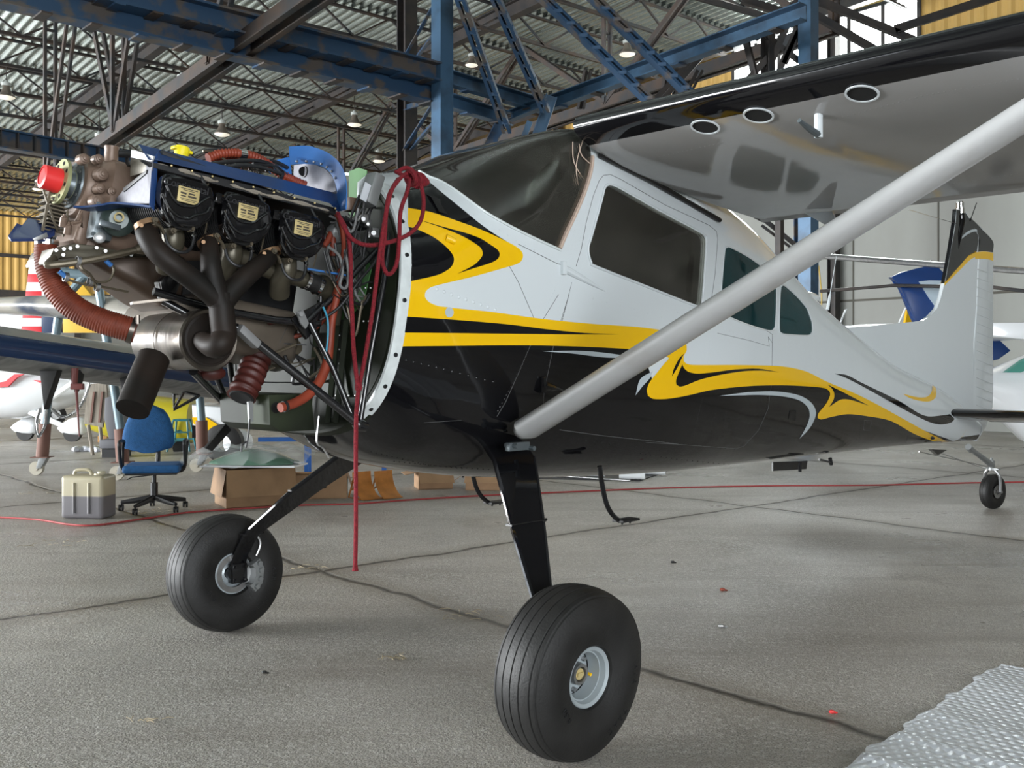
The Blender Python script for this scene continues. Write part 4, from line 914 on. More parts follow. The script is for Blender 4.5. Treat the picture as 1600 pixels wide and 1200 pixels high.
# on top of the engine: red hoses, yellow cap, cables
bm = B(); lathe(bm, [(-.02, .020), (0, .026), (.018, .024), (.022, .012)], L(284, 238, -.25), EZ, 20); box(bm, L(284, 235, -.25), (.07, .03, .012), ER, .005); part('oil_cap', bm, mat('yellow_plastic_cap', (.85, .70, .01), .45), lab='yellow plastic cap')
def corr(path, r, pitch, n=None, amp=.07, seg=22, mt='hose', name='air_duct', sub=8, lab=None, par=None):
    P = spline(path, 24); Ls = [0]
    for i in range(1, len(P)): Ls.append(Ls[-1]+(P[i]-P[i-1]).length)
    tot = Ls[-1]; m = int(tot/pitch*sub); pts = []; rs = []; j = 0
    for k in range(m+1):
        s = tot*k/m
        while j < len(Ls)-2 and Ls[j+1] < s: j += 1
        f = (s-Ls[j])/max(1e-9, Ls[j+1]-Ls[j]); pts.append(P[j].lerp(P[j+1], f)); rs.append(r*(1+amp*math.cos(2*PI*k/sub)) if not callable(r) else r(s/tot)*(1+amp*math.cos(2*PI*k/sub)))
    bm = B(); tube(bm, pts, rs, seg); return part(name, bm, mt, par, ang=80, lab=lab)
corr(T([(325, 247, -.25), (345, 240, -.25), (368, 239, -.25), (395, 244, -.25), (415, 254, -.25), (430, 266, -.26), (455, 280, -.28), (478, 290, -.3)]), .016, .012, mt='orange_hose', name='heat_hose', seg=12)
corr(T([(330, 250, -.2), (350, 246, -.2), (380, 248, -.2), (420, 262, -.2)]), .012, .01, mt='orange_hose', name='heat_hose', seg=12)
bm = B(); cyl(bm, L(374, 240, -.252), L(384, 242, -.252), .018, .018, 14); part('hose_clamp', bm, 'chrome')
for k, pts in enumerate([[(320, 236, -.22), (345, 234, -.25), (375, 236, -.25), (410, 250, -.24), (440, 262, -.25)], [(330, 256, -.3), (360, 252, -.31), (400, 251, -.31), (425, 258, -.3), (440, 275, -.3)], [(350, 262, -.33), (380, 258, -.33), (410, 262, -.33), (440, 272, -.33)], [(395, 255, -.3), (430, 260, -.3), (442, 270, -.28), (435, 285, -.3)], [(340, 250, -.2), (370, 256, -.2), (420, 250, -.2), (450, 262, -.2)]]):
    bm = B(); tube(bm, spline(T(pts), 6), .007, 8); part('top_cable', bm, 'rubber_soft')
for k in range(7):
    x = 350+k*13; bm = B(); tube(bm, spline(T([(x, 268, -.3), (x+6+rnd.uniform(-4, 4), 258+rnd.uniform(-4, 2), -.3), (x+22, 272, -.3)]), 6), .0022, 5); part('top_wire', bm, 'chrome')
bm = B(); tube(bm, spline(T([(317, 236, -.25), (335, 238, -.25), (352, 250, -.25)]), 4), [.004]*9, 6); part('dip_strap', bm, 'tan_pipe')
# engine deck so the top reads solid
bm = B(); prism(bm, [E(e, -.40, n) for e, n in ((.16, .10), (1.0, .085), (1.0, .07), (.16, .085))], (0, .80, 0), .004); part('cylinder_deck', bm, 'fin')
# ---- exhaust
def pipe(pts, r, name, mt, seg=18, k=6, par=None, lab=None):
    q = spline(T(pts), k); rr = r
    if isinstance(r, (list, tuple)): rr = [r[min(len(r)-1, int(i/(len(q)-1)*(len(r)-1)))]+(r[min(len(r)-1, int(i/(len(q)-1)*(len(r)-1))+1)]-r[min(len(r)-1, int(i/(len(q)-1)*(len(r)-1)))])*((i/(len(q)-1)*(len(r)-1)) % 1) for i in range(len(q))]
    bm = B(); tube(bm, q, rr, seg); return part(name, bm, mt, par, ang=60, lab=lab)
ex = pipe([(228, 358, -.42), (232, 372, -.45), (246, 393, -.48), (272, 415, -.50), (300, 436, -.50), (328, 458, -.50), (342, 472, -.50)], .035, 'exhaust_pipe', 'darksteel', lab='sooty front exhaust pipe')
pipe([(326, 375, -.44), (328, 395, -.48), (330, 420, -.50), (336, 450, -.50), (344, 475, -.50)], [.028, .032, .036, .040], 'exhaust_pipe', 'darksteel')
pipe([(424, 398, -.44), (408, 412, -.48), (385, 432, -.50), (362, 455, -.50), (347, 474, -.50)], [.026, .032, .036, .038], 'exhaust_pipe', 'darksteel')
pipe([(344, 458, -.50), (346, 480, -.50), (348, 502, -.50), (350, 522, -.50), (344, 538, -.51), (332, 540, -.48), (320, 534, -.43), (314, 531, -.38)], [.038, .040, .041, .041, .041, .039, .034, .030], 'exhaust_downpipe', 'darksteel')
for x, y in ((230, 352), (327, 378), (422, 396)):
    bm = B(); lathe(bm, [(-.008, .034), (.008, .034), (.008, .040), (-.008, .040)], L(x, y, -.435), (0.2, -.4, -1), 20, close=True); cyl(bm, L(x-9, y, -.47), L(x-9, y, -.49), .007, .007, 6); part('exhaust_clamp', bm, mat('rusty_clamp', (.22, .13, .07), .45, metal=.6) if 'rusty_clamp' not in bpy.data.materials else bpy.data.materials['rusty_clamp'])
# muffler lies across the airplane
mc = L(327, 531, -.38); mf = None
ax = Vector((0.0, 1, 0.0)); Lm = .385
bm = B(); lathe(bm, [(0.0, .082), (-.004, .100), (.004, .106), (.012, .102), (.02, .102), (Lm-.01, .100), (Lm, .094), (Lm+.01, .05)], mc, ax, 56); mf = part('muffler', bm, 'steel', ang=40)
bm = B(); lathe(bm, [(-.0045, .090), (-.006, .082), (.002, .076), (-.002, .070), (.006, .058), (.0, .050), (.004, .034), (-.01, .030)], mc, ax, 48); part('muffler_end', bm, 'darksteel', mf)
bm = B(); lathe(bm, [(Lm*.5, .1025), (Lm*.5, .1045), (Lm*.5+.004, .1045), (Lm*.5+.004, .1025)], mc, ax, 56, close=True); part('muffler_seam', bm, 'steel', mf)
a = L(240, 560, -.22); b = L(207, 640, -.30); bm = B(); tube(bm, [a, b], [.054, .054], 32, caps=False); tube(bm, [a, b], [.050, .050], 32, caps=False); d, u, v = frame(b-a); lathe(bm, [(0, .050), (0, .054)], b, (b-a), 32, close=False); part('tailpipe', bm, 'darksteel', ang=40)
# ducts
corr(T([(72, 378, .00), (71, 398, .0), (76, 425, -.01), (90, 455, -.03), (118, 482, -.06), (155, 500, -.10), (190, 511, -.14), (212, 517, -.16)]), lambda t: .034+.008*min(1, t*2), .0085, mt='hose', name='air_duct', seg=32, amp=.035, lab='ribbed rust-red duct curving from the nose to the muffler')
bm = B(); lathe(bm, [(-.008, .036), (.008, .036), (.008, .0385), (-.008, .0385)], L(73, 379, 0), (0, 0, 1), 28, close=True); part('duct_clamp', bm, 'chrome')
q0 = L(207, 516, -.155); bm = B(); lathe(bm, [(-.008, .043), (.008, .043), (.008, .047), (-.008, .047)], q0, (L(212, 518, -.16)-L(190, 511, -.14)), 28, close=True); cyl(bm, q0+Vector((0, -.04, .05)), q0+Vector((0, -.04, .02)), .008, .008, 8); part('duct_clamp', bm, 'steel')
o = corr(T([(405, 552, -.22), (396, 575, -.24), (388, 595, -.26), (380, 612, -.27), (377, 620, -.275)]), .050, .028, mt='hosedark', name='cabin_heat_duct', seg=28, amp=.07, lab='dark red ribbed duct with an open end')
bm = B(); p = L(377, 621, -.277); lathe(bm, [(-.002, .046), (.004, .040), (.0, .0)], p, L(377, 621, -.277)-L(381, 611, -.27), 28); part('duct_mouth', bm, 'dark', o)
bm = B(); sphere(bm, L(331, 583, -.2), .045, 20, (1.1, 1, .6)); part('duct_stub', bm, 'hosedark')
pipe([(530, 430, -.40), (527, 460, -.40), (519, 500, -.40), (515, 540, -.40), (510, 570, -.40), (498, 598, -.41), (480, 618, -.42), (460, 630, -.43), (438, 637, -.44)], [.012, .014, .018, .018, .017], 'firesleeve_hose', 'orange_hose', 14, lab='thick orange-red hose')
bm = B(); lathe(bm, [(-.006, .017), (.006, .017), (.006, .020), (-.006, .020)], L(445, 635, -.436), (1, .1, .2), 14, close=True); part('sleeve_clamp', bm, 'fin')
pipe([(525, 333, -.42), (533, 352, -.44), (537, 385, -.42), (534, 410, -.4), (528, 440, -.4), (520, 470, -.38), (505, 500, -.35), (480, 520, -.3), (440, 530, -.25)], .009, 'firesleeve_hose', 'orange_hose', 10)
pipe([(506, 385, -.36), (514, 372, -.36), (520, 362, -.36), (520, 400, -.36)], .012, 'firesleeve_hose', 'orange_hose', 10)
pipe([(420, 505, -.3), (450, 500, -.3), (480, 498, -.3), (500, 490, -.3)], .008, 'firesleeve_hose', 'hosedark', 10)
pipe([(505, 480, -.40), (512, 500, -.42), (512, 530, -.42), (508, 560, -.41)], .004, 'blue_line', mat('sky_blue_hose', (.05, .28, .42), .4), 8)
# intake tubes below the cylinders
pipe([(345, 392, -.33), (380, 403, -.34), (420, 422, -.35), (455, 432, -.35), (478, 438, -.35)], .030, 'intake_pipe', 'olive')
pipe([(478, 438, -.36), (492, 443, -.36), (500, 448, -.36)], .034, 'pipe_coupling', 'rubber', lab='black rubber coupling'); 
for x, y in ((478, 437), (496, 446)): bm = B(); lathe(bm, [(-.006, .034), (.006, .034), (.006, .037), (-.006, .037)], L(x, y, -.36), (1, 0, -.3), 20, close=True); part('hose_clamp', bm, 'chrome')
pipe([(500, 445, -.35), (512, 455, -.33), (518, 475, -.30), (514, 505, -.28)], .042, 'intake_pipe', 'olive')
bm = B(); rings = [cring(.40, .24, -.34, -.46, .04), cring(.46, .28, -.29, -.48, .05), cring(.82, .28, -.28, -.48, .05), cring(.88, .22, -.36, -.46, .03)]; loft(bm, rings); part('intake_plenum', bm, mat('warm_grey_casting', (.11, .09, .07), .45, metal=.2, var=.15, vs=8), ang=50)
# heat-shield bright strips over the muffler
for a_, b_, w_ in (((205, 474), (300, 464), .02),):
    bm = B(); p, q = L(*a_, -.25), L(*b_, -.30); beam(bm, p, q, .05, .008); part('heat_shield', bm, 'steel')
# ---- engine mount
def mt(pts, r=.0125, name='mount_tube', m='tube', k=1):
    bm = B(); tube(bm, T(pts) if k == 1 else spline(T(pts), k), r, 12); return part(name, bm, m)
mt([(372, 512, -.36), (562, 664, -.47)], .016); mt([(484, 505, -.38), (520, 575, -.42), (552, 655, -.46)], .012); mt([(302, 580, -.25), (372, 652, .25)], .016)
mt([(240, 455, -.3), (340, 484, -.32), (430, 500, -.34), (500, 505, -.36)], .014); mt([(470, 510, -.36), (520, 465, -.38), (560, 420, -.40), (605, 375, -.42)], .012); mt([(562, 664, -.47), (578, 560, -.48), (600, 440, -.48), (612, 360, -.46)], .011)
mt([(255, 470, -.25), (310, 500, -.3), (372, 512, -.36)], .014); mt([(358, 560, .1), (366, 620, .15)], .012); mt([(300, 500, .2), (360, 640, .3)], .012)
bm = B(); box(bm, (L(372, 512, -.372)+L(402, 540, -.385))/2, ((L(372, 512, -.372)-L(402, 540, -.385)).length, .045, .030), Matrix((((L(402, 540, -.385)-L(372, 512, -.372)).normalized()), Vector((0, 1, 0)), Vector((.5, 0, .8)).normalized())).transposed(), .008); part('tube_wrap', bm, 'tape')
bm = B(); prism(bm, T([(455, 498, -.37), (505, 470, -.37), (500, 508, -.37), (480, 530, -.37)]), (0, .02, 0), .003); part('mount_gusset', bm, 'tube'); bm = B(); prism(bm, T([(464, 488, -.40), (474, 484, -.40), (483, 505, -.40), (478, 514, -.40), (470, 505, -.40)]), (0, .01, 0), .002); cyl(bm, L(471, 491, -.40), L(471, 491, -.42), .008, .008, 8); part('mount_bracket', bm, 'tape')
bm = B(); prism(bm, T([(250, 440, -.28), (272, 418, -.28), (282, 445, -.28), (275, 462, -.28), (256, 466, -.28)]), (0, .05, 0), .008); part('engine_mount_foot', bm, 'tube')
for x, y, Y in ((562, 664, -.47), (372, 652, .25)):
    bm = B(); lathe(bm, [(-.03, .018), (0, .024), (.02, .02), (.03, .01)], L(x, y, Y), (-1, 0, .3), 14); part('mount_bolt', bm, 'tube')
bm = B(); prism(bm, T([(353, 662, .2), (362, 672, .2), (332, 705, .12), (322, 700, .12)]), (0, .02, 0), .002); part('exhaust_bracket', bm, 'rubber')
# ---- things on the firewall
XW = lambda py: -.268+.15*((CAMZ+(HOR-py)/FPX*3.9)-1.5)-.012
def FW(pts, dx=0): return [LX(x, y, XW(y)-dx) for x, y in pts]
bm = B(); prism(bm, FW([(545, 268), (560, 262), (573, 266), (573, 300), (560, 330), (545, 345)], .002), (.003, 0, 0)); part('firewall_patch', bm, 'greenlight', fw)
bm = B(); prism(bm, FW([(528, 500), (560, 420), (572, 400), (580, 420), (568, 470), (545, 498)], .002), (.003, 0, 0)); part('firewall_patch', bm, 'greenlight', fw)
bm = B(); prism(bm, FW([(480, 520), (535, 520), (535, 560), (545, 620), (480, 620), (470, 580)], .002), (.003, 0, 0)); part('firewall_patch', bm, mat('soot_green', (.03, .035, .028), .6), fw)
for x in (532, 545, 500):
    bm = B(); a, b = FW([(x, 470), (x-20, 660)], .008); beam(bm, a, b, .015, .02); part('firewall_stiffener', bm, 'firewall', fw)
bm = B()
for (x, y) in [(555+i*8, 450) for i in range(5)]+[(560+i*8, 502) for i in range(5)]+[(530, 480+i*22) for i in range(8)]+[(485+i*10, 618) for i in range(8)]: p = LX(x, y, XW(y)-.003); sphere(bm, p, .004, 6)
o = part('firewall_rivet', bm, 'alu', fw); o['kind'] = 'stuff'
# nose tunnel box at the lower firewall
bm = B(); prism(bm, T([(420, 617, -.36), (487, 615, -.36), (492, 672, -.36), (440, 675, -.36), (422, 664, -.36)]), (0, .35, 0), .004); tb = part('lower_box', bm, 'firewall')
bm = B(); prism(bm, T([(368, 640, .3), (420, 617, -.30), (422, 664, -.30), (375, 668, .3)]), (.02, 0.02, 0), .003); part('lower_box_front', bm, 'firewall', tb)
for x, y, Y, r in ((432, 637, -.365, .020), (405, 640, -.15, .028)):
    bm = B(); lathe(bm, [(-.002, r*.6), (-.003, r)], L(x, y, Y), (0, -1, 0) if Y < -.3 else (-1, -.6, 0), 20); part('box_hole', bm, 'dark', tb)
bm = B(); tube(bm, spline(T([(396, 630, -.2), (402, 626, -.22), (410, 628, -.22), (411, 640, -.22), (404, 645, -.22)]), 4), .006, 8); part('tow_hook', bm, 'alu')
bm = B(); prism(bm, LL([(388, 628), (395, 626), (396, 658), (390, 660)], -.3), (0, .01, 0)); part('box_strap', bm, 'caliper')
pipe([(392, 645, -.1), (382, 640, -.1), (378, 630, -.1), (384, 622, -.1)], .006, 'loop_hose', 'hosedark', 8)
# silver regulator box, solenoids, clamps
bm = B(); Rm = Matrix.Rotation(math.radians(20), 3, 'Y'); box(bm, L(580, 297, -.40), (.05, .07, .13), Rm, .012); rg = part('battery_box', bm, 'caliper', lab='silver-grey relay box on the firewall'); bm = B(); box(bm, L(571, 300, -.44), (.03, .003, .07), Rm); part('box_decal', bm, mat('grey_label', (.5, .52, .55), .5), rg)
bm = B(); prism(bm, T([(561, 284, -.33), (572, 275, -.33), (575, 300, -.33), (560, 310, -.33)]), (0, .01, 0)); part('white_plate', bm, 'ringwhite')
bm = B(); box(bm, L(549, 320, -.36), (.05, .05, .05), None, .004); part('relay', bm, mat('brown_relay', (.10, .06, .04), .5))
for (x, y, r) in ((568, 342, .016), (584, 364, .018), (575, 350, .012)):
    bm = B(); box(bm, L(x, y, -.42), (r*1.6, r*1.6, r*2), None, .003); cyl(bm, L(x, y, -.43), L(x, y, -.46), r*.6, r*.5, 10); part('cable_clamp', bm, 'alu')
bm = B(); lathe(bm, [(-.01, .028), (.03, .03), (.05, .02), (.06, .008)], L(519, 372, -.34), (0, -.6, 1), 18); part('fuel_pump', bm, 'caliper')
bm = B(); lathe(bm, [(-.03, .03), (.0, .036), (.03, .03)], L(455, 545, -.2), (0, -1, .3), 18); box(bm, L(445, 535, -.25), (.09, .02, .03), ER, .004); part('throttle_body', bm, 'tan_pipe')
bm = B(); lathe(bm, [(-.05, .085), (.0, .09), (.04, .075), (.06, .03)], L(430, 545, -.05), (0, -1, 0), 24); part('air_filter_can', bm, 'olive')
# cable nest between engine and firewall
for k in range(26):
    x0 = rnd.uniform(500, 545); y0 = rnd.uniform(330, 470); x1 = rnd.uniform(560, 612); y1 = rnd.uniform(300, 470); s = rnd.uniform(-.44, -.30)
    bm = B(); tube(bm, spline(T([(x0, y0, s), (x0+rnd.uniform(5, 25), y0+rnd.uniform(5, 60), s), ((x0+x1)/2+rnd.uniform(-15, 15), (y0+y1)/2+rnd.uniform(0, 50), s-.01), (x1-rnd.uniform(0, 15), y1+rnd.uniform(0, 40), s), (x1, y1, s)]), 6), rnd.choice((.0025, .0035, .005, .006)), 6)
    part('engine_cable', bm, rnd.choice(('rubber_soft', 'rubber_soft', 'rubber_soft', 'tan_pipe', 'tape')))
for k in range(14):
    x0 = rnd.uniform(395, 500); y0 = rnd.uniform(490, 560); s = rnd.uniform(-.3, -.1)
    bm = B(); tube(bm, spline(T([(x0, y0, s), (x0+rnd.uniform(-20, 20), y0+30, s), (x0+rnd.uniform(-10, 50), y0+rnd.uniform(20, 70), s), (x0+rnd.uniform(10, 70), y0+rnd.uniform(20, 60), s-.04)]), 6), rnd.choice((.0025, .004, .006)), 6)
    part('engine_cable', bm, rnd.choice(('rubber_soft', 'rubber_soft', 'tan_pipe')))
for pts, r, m_ in (([(512, 385, -.42), (530, 400, -.42), (535, 425, -.43), (531, 445, -.43), (540, 450, -.43), (545, 430, -.43), (538, 390, -.42), (525, 345, -.41)], .006, 'tape'), ([(600, 340, -.44), (590, 400, -.44), (560, 440, -.44), (530, 480, -.42), (500, 500, -.4)], .006, 'rubber_soft'), ([(480, 420, -.4), (510, 425, -.41), (540, 430, -.41)], .004, 'bluelight')):
    pipe(pts, r, 'engine_cable', m_, 8)
bm = B(); tube(bm, spline(T([(498, 650, -.42), (495, 690, -.42), (505, 700, -.42), (514, 715, -.42)]), 4), .004, 6); part('drain_tube', bm, 'alu')
bm = B(); tube(bm, spline(T([(390, 655, -.3), (388, 680, -.3), (384, 700, -.3)]), 4), .0035, 6); tube(bm, spline(T([(385, 690, -.3), (378, 696, -.3), (377, 706, -.3)]), 4), .003, 6); part('hanging_clip', bm, 'fin')
bm = B(); box(bm, E(.62, .05, -.22), (.6, .3, .18), ER, .03); part('dark_backing', bm, 'fin')  # black block added as the shade behind exhaust and plenum
# red rope on the cowl
rope = None
bm = B(); RY = -.60
def rp(pts, r=.0078): tube(bm, spline([L(x, y, Y) for x, y, Y in pts], 8), r, 10)
rp([(622, 268, -.50), (634, 262, -.52), (646, 268, -.54), (656, 285, -.58), (662, 315, -.60), (657, 345, -.62), (640, 365, -.62), (610, 378, -.62), (575, 383, -.60), (550, 373, -.56), (535, 350, -.52), (528, 333, -.48)])
rp([(648, 277, -.56), (634, 272, -.56), (620, 285, -.60), (608, 305, -.62), (603, 335, -.64), (601, 370, -.64), (597, 405, -.64), (604, 427, -.64), (614, 424, -.64), (621, 405, -.64), (624, 370, -.64), (626, 330, -.63), (636, 300, -.61), (640, 280, -.58)])
rp([(622, 280, -.56), (611, 300, -.62), (601, 345, -.64), (594, 390, -.64), (589, 430, -.64), (583, 480, -.64), (575, 530, -.64), (568, 570, -.64), (561, 605, -.64), (557, 640, -.64), (556, 690, -.64), (556, 760, -.64), (556, 830, -.64), (555, 885, -.64)])
rp([(528, 335, -.46), (538, 352, -.50), (545, 375, -.54), (548, 410, -.58), (548, 450, -.60), (550, 490, -.62), (552, 540, -.63), (556, 580, -.64), (559, 605, -.64)])
rp([(618, 268, -.52), (630, 274, -.55), (650, 284, -.56), (664, 288, -.55), (668, 283, -.54), (658, 274, -.53)])
for k in range(3): p = L(642+k*6, 278+k*2, -.57); lathe(bm, [(-.008, .020), (.008, .020), (.008, .031), (-.008, .031)], p, (1, .3*k, .3), 16, close=True)
sphere(bm, L(560, 604, -.64), .014, 10, (1, 1, 1.4)); lathe(bm, [(-.01, .009), (.0, .010), (.008, .012)], L(555, 888, -.64), (0, 0, -1), 10)
bm.transform(Matrix.Translation(AM)@Matrix.Rotation(PI/4, 4, 'Z'))
tag(obj('rope', bm, M['rope'], None, ang=80), 'dark red braided rope hanging in loops from the airplane cowl edge', 'rope')
# ================================================================== the hangar
def floor_material():
    m = bpy.data.materials.new('worn_concrete'); m.use_nodes = True; N = m.node_tree.nodes; K = m.node_tree.links; b = N['Principled BSDF']
    tc = N.new('ShaderNodeTexCoord'); O = tc.outputs['Object']
    def noise(s, d=6, src=O, dist=0, r=.6):
        n = N.new('ShaderNodeTexNoise'); n.inputs['Scale'].default_value = s; n.inputs['Detail'].default_value = d; n.inputs['Distortion'].default_value = dist; n.inputs['Roughness'].default_value = r; K.new(src, n.inputs['Vector']); return n.outputs['Fac']
    def ramp(f, a, c, lo, hi):
        r = N.new('ShaderNodeValToRGB'); K.new(f, r.inputs['Fac']); r.color_ramp.elements[0].position = lo; r.color_ramp.elements[1].position = hi
        r.color_ramp.elements[0].color = (*a, 1); r.color_ramp.elements[1].color = (*c, 1); return r.outputs['Color']
    def mix(f, a, c, mode='MIX'):
        x = N.new('ShaderNodeMix'); x.data_type = 'RGBA'; x.blend_type = mode
        if isinstance(f, float): x.inputs['Factor'].default_value = f
        else: K.new(f, x.inputs['Factor'])
        for k, v in (('A', a), ('B', c)):
            if isinstance(v, tuple): x.inputs[k].default_value = (*v, 1)
            else: K.new(v, x.inputs[k])
        return x.outputs['Result']
    def math_(op, a, c=None, v=None):
        x = N.new('ShaderNodeMath'); x.operation = op; x.use_clamp = False
        for i, q in enumerate((a, c)):
            if q is None: continue
            if isinstance(q, (int, float)): x.inputs[i].default_value = q
            else: K.new(q, x.inputs[i])
        return x.outputs[0]
    base = ramp(noise(.5), (.29, .265, .225), (.62, .585, .53), .34, .66)
    base = mix(ramp(noise(4, 8), (0, 0, 0), (1, 1, 1), .42, .62), base, (.42, .39, .35))
    base = mix(math_('MULTIPLY', ramp(noise(34, 5), (0, 0, 0), (1, 1, 1), .5, .60), .55), base, (.70, .68, .64))
    base = mix(math_('MULTIPLY', ramp(noise(150, 2), (0, 0, 0), (1, 1, 1), .5, .58), .75), base, (.07, .062, .055))
    mp = N.new('ShaderNodeMapping'); mp.inputs['Rotation'].default_value = (0, 0, math.radians(-49)); mp.inputs['Scale'].default_value = (.25, 2.2, 1); K.new(O, mp.inputs['Vector'])
    streak = noise(1.6, 6, mp.outputs['Vector'])
    base = mix(ramp(streak, (0, 0, 0), (.6, .6, .6), .5, .7), base, (.25, .22, .19))
    # slab joints
    sp = N.new('ShaderNodeSeparateXYZ'); K.new(O, sp.inputs[0])
    wob = math_('MULTIPLY', math_('SUBTRACT', noise(1.3, 5), .5), .22)
    def joint(cx, cy, off, per):
        u = math_('ADD', math_('ADD', math_('MULTIPLY', sp.outputs['X'], cx), math_('MULTIPLY', sp.outputs['Y'], cy)), wob)
        u = math_('ADD', u, 1000*per-off+per/2); f = math_('MODULO', u, per); return math_('ABSOLUTE', math_('SUBTRACT', f, per/2))
    j = math_('MINIMUM', joint(D2.x, D2.y, 3.35, 4.65), joint(D1.x, D1.y, 5.75, 4.65))
    r = N.new('ShaderNodeMapRange'); K.new(j, r.inputs['Value']); r.inputs['From Min'].default_value = .004; r.inputs['From Max'].default_value = .034; r.inputs['To Min'].default_value = 1; r.inputs['To Max'].default_value = 0
    r2 = N.new('ShaderNodeMapRange'); K.new(j, r2.inputs['Value']); r2.inputs['From Min'].default_value = .0; r2.inputs['From Max'].default_value = .20; r2.inputs['To Min'].default_value = .65; r2.inputs['To Max'].default_value = 0
    base = mix(r2.outputs[0], base, (.20, .17, .13)); base = mix(r.outputs[0], base, (.035, .028, .02))
    K.new(base, b.inputs['Base Color'])
    rg = N.new('ShaderNodeMapRange'); K.new(noise(.45, 5), rg.inputs['Value']); rg.inputs['From Min'].default_value = .35; rg.inputs['From Max'].default_value = .65; rg.inputs['To Min'].default_value = .60; rg.inputs['To Max'].default_value = .22; K.new(rg.outputs[0], b.inputs['Roughness'])
    b.inputs['Specular IOR Level'].default_value = .65
    h = math_('ADD', math_('MULTIPLY', noise(45, 4), .9), math_('MULTIPLY', noise(120, 3), .5)); h = math_('SUBTRACT', h, math_('MULTIPLY', r.outputs[0], 2.5))
    bp = N.new('ShaderNodeBump'); bp.inputs['Strength'].default_value = .8; bp.inputs['Distance'].default_value = .014; K.new(h, bp.inputs['Height']); K.new(bp.outputs['Normal'], b.inputs['Normal'])
    return m
U1 = 48.0; V1 = 21.3; UM = -14; VM = -34
bm = B(); prism(bm, [HG(-22, -60, -.1), HG(80, -60, -.1), HG(80, V1+.3, -.1), HG(-22, V1+.3, -.1)], (0, 0, .1)); struct(obj('floor', bm, floor_material()))
M['roofmetal'] = mat('galvanised_roof', (.38, .44, .42), .27, metal=.85, c2=(.50, .56, .54), vs=.8)
M['blackgap'] = mat('dark_steel', (.035, .035, .037), .55, metal=.3, c2=(.06, .05, .045), vs=4)
M['bluesteel'] = mat('worn_blue_steel', (.03, .07, .135), .42, metal=.25, c2=(.11, .095, .085), vs=3.2, thresh=(.50, .60), det=9)
M['bluecol'] = mat('blue_column_paint', (.05, .115, .20), .42, metal=.15, c2=(.03, .06, .10), vs=2.5, thresh=(.45, .65), det=9)
M['rust'] = mat('brown_rusty_steel', (.075, .052, .04), .6, metal=.3, c2=(.035, .04, .045), vs=2.5)
M['yellowwall'] = mat('yellow_cladding', (.58, .37, .11), .55, c2=(.50, .31, .09), vs=.7)
M['greywall'] = mat('stained_grey_panels', (.30, .31, .285), .6, c2=(.20, .20, .185), vs=.45, thresh=(.3, .75), stretch=(1, 1, .35))
M['window_light'] = mat('bright_frosted_window', (.8, .82, .82), .5, emit=(.93, 1, .99), est=14)
# corrugated roof
bm = B(); per = .22; nv = int((V1-VM)/per)*6; rows = []
for u in (UM, 0, 12, 24, 36, U1+.3):
    rows.append([bm.verts.new(HG(u, VM+(V1-VM)*k/nv, roofz(u)+.05*math.sin(2*PI*((V1-VM)*k/nv)/per))) for k in range(nv+1)])
for i in range(len(rows)-1):
    for k in range(nv): bm.faces.new((rows[i][k], rows[i][k+1], rows[i+1][k+1], rows[i+1][k]))
struct(obj('ceiling', bm, M['roofmetal'], ang=80))
# wall behind the viewer with its open door, and the left wall with low openings
M['backwall'] = mat('dull_cladding', (.16, .155, .14), .7, var=.2, vs=.5)
bm = B()
for a_, b_, z0, z1 in ((VM, -12, 0, 12), (3, V1, 0, 12), (-12, 3, 6.2, 12)): prism(bm, [HG(UM, a_, z0), HG(UM, b_, z0), HG(UM, b_, z1), HG(UM, a_, z1)], D1*-.15)
struct(obj('wall_back', bm, M['backwall'], smooth=False))
bm = B()
for a_, b_, z0, z1 in ((UM, 48, 5.6, 12), (UM, -6, 0, 5.6), (10, 14, 0, 5.6)): prism(bm, [HG(a_, VM, z0), HG(b_, VM, z0), HG(b_, VM, z1), HG(a_, VM, z1)], D2*-.15)
struct(obj('wall_left', bm, M['backwall'], smooth=False))
# right-hand wall: grey panels below, yellow cladding and windows above
def wallseg(bm, u0, u1, z0, z1, v=None, th=.12, corr_=0):
    v = V1 if v is None else v
    if corr_:
        n = max(2, int((u1-u0)/corr_)*4); a = [bm.verts.new(HG(u0+(u1-u0)*k/n, v+(0 if (k % 4) < 2 else .035), z0)) for k in range(n+1)]; b_ = [bm.verts.new(HG(u0+(u1-u0)*k/n, v+(0 if (k % 4) < 2 else .035), z1)) for k in range(n+1)]
        for k in range(n): bm.faces.new((a[k], a[k+1], b_[k+1], b_[k]))
    else: prism(bm, [HG(u0, v, z0), HG(u1, v, z0), HG(u1, v, z1), HG(u0, v, z1)], D2*th)
uw = []    # windows: (u0,u1,z0,z1)
def uvz(px, py): p = HV(px, py, V1); return p.dot(D1), p.z
wa, wb = uvz(1146, 62), uvz(1256, 62); wc, wd = uvz(1277, 40), uvz(1436, 5)
wins = [(wb[0], wa[0], 6.6, 9.65), (wd[0], wc[0], 6.6, 9.65)]
bm = B(); wallseg(bm, UM, U1, 0, 6.0); 
for k in range(31):
    u = UM+k*2.03; prism(bm, [HG(u, V1-.015, 0), HG(u+.03, V1-.015, 0), HG(u+.03, V1-.015, 6), HG(u, V1-.015, 6)], D2*.02, mi=1)
for z in (2.88,): prism(bm, [HG(UM, V1-.02, z), HG(U1, V1-.02, z), HG(U1, V1-.02, z+.05), HG(UM, V1-.02, z+.05)], D2*.02, mi=1)
struct(obj('wall_right', bm, [M['greywall'], mat('panel_joint', (.09, .085, .07), .8)], smooth=False))
bm = B(); ws_ = sorted(wins); cuts = [UM]+[x for q in ws_ for x in q[:2]]+[U1]
for i in range(0, len(cuts), 2): wallseg(bm, cuts[i], cuts[i+1], 6.0, 11.3, corr_=.28)
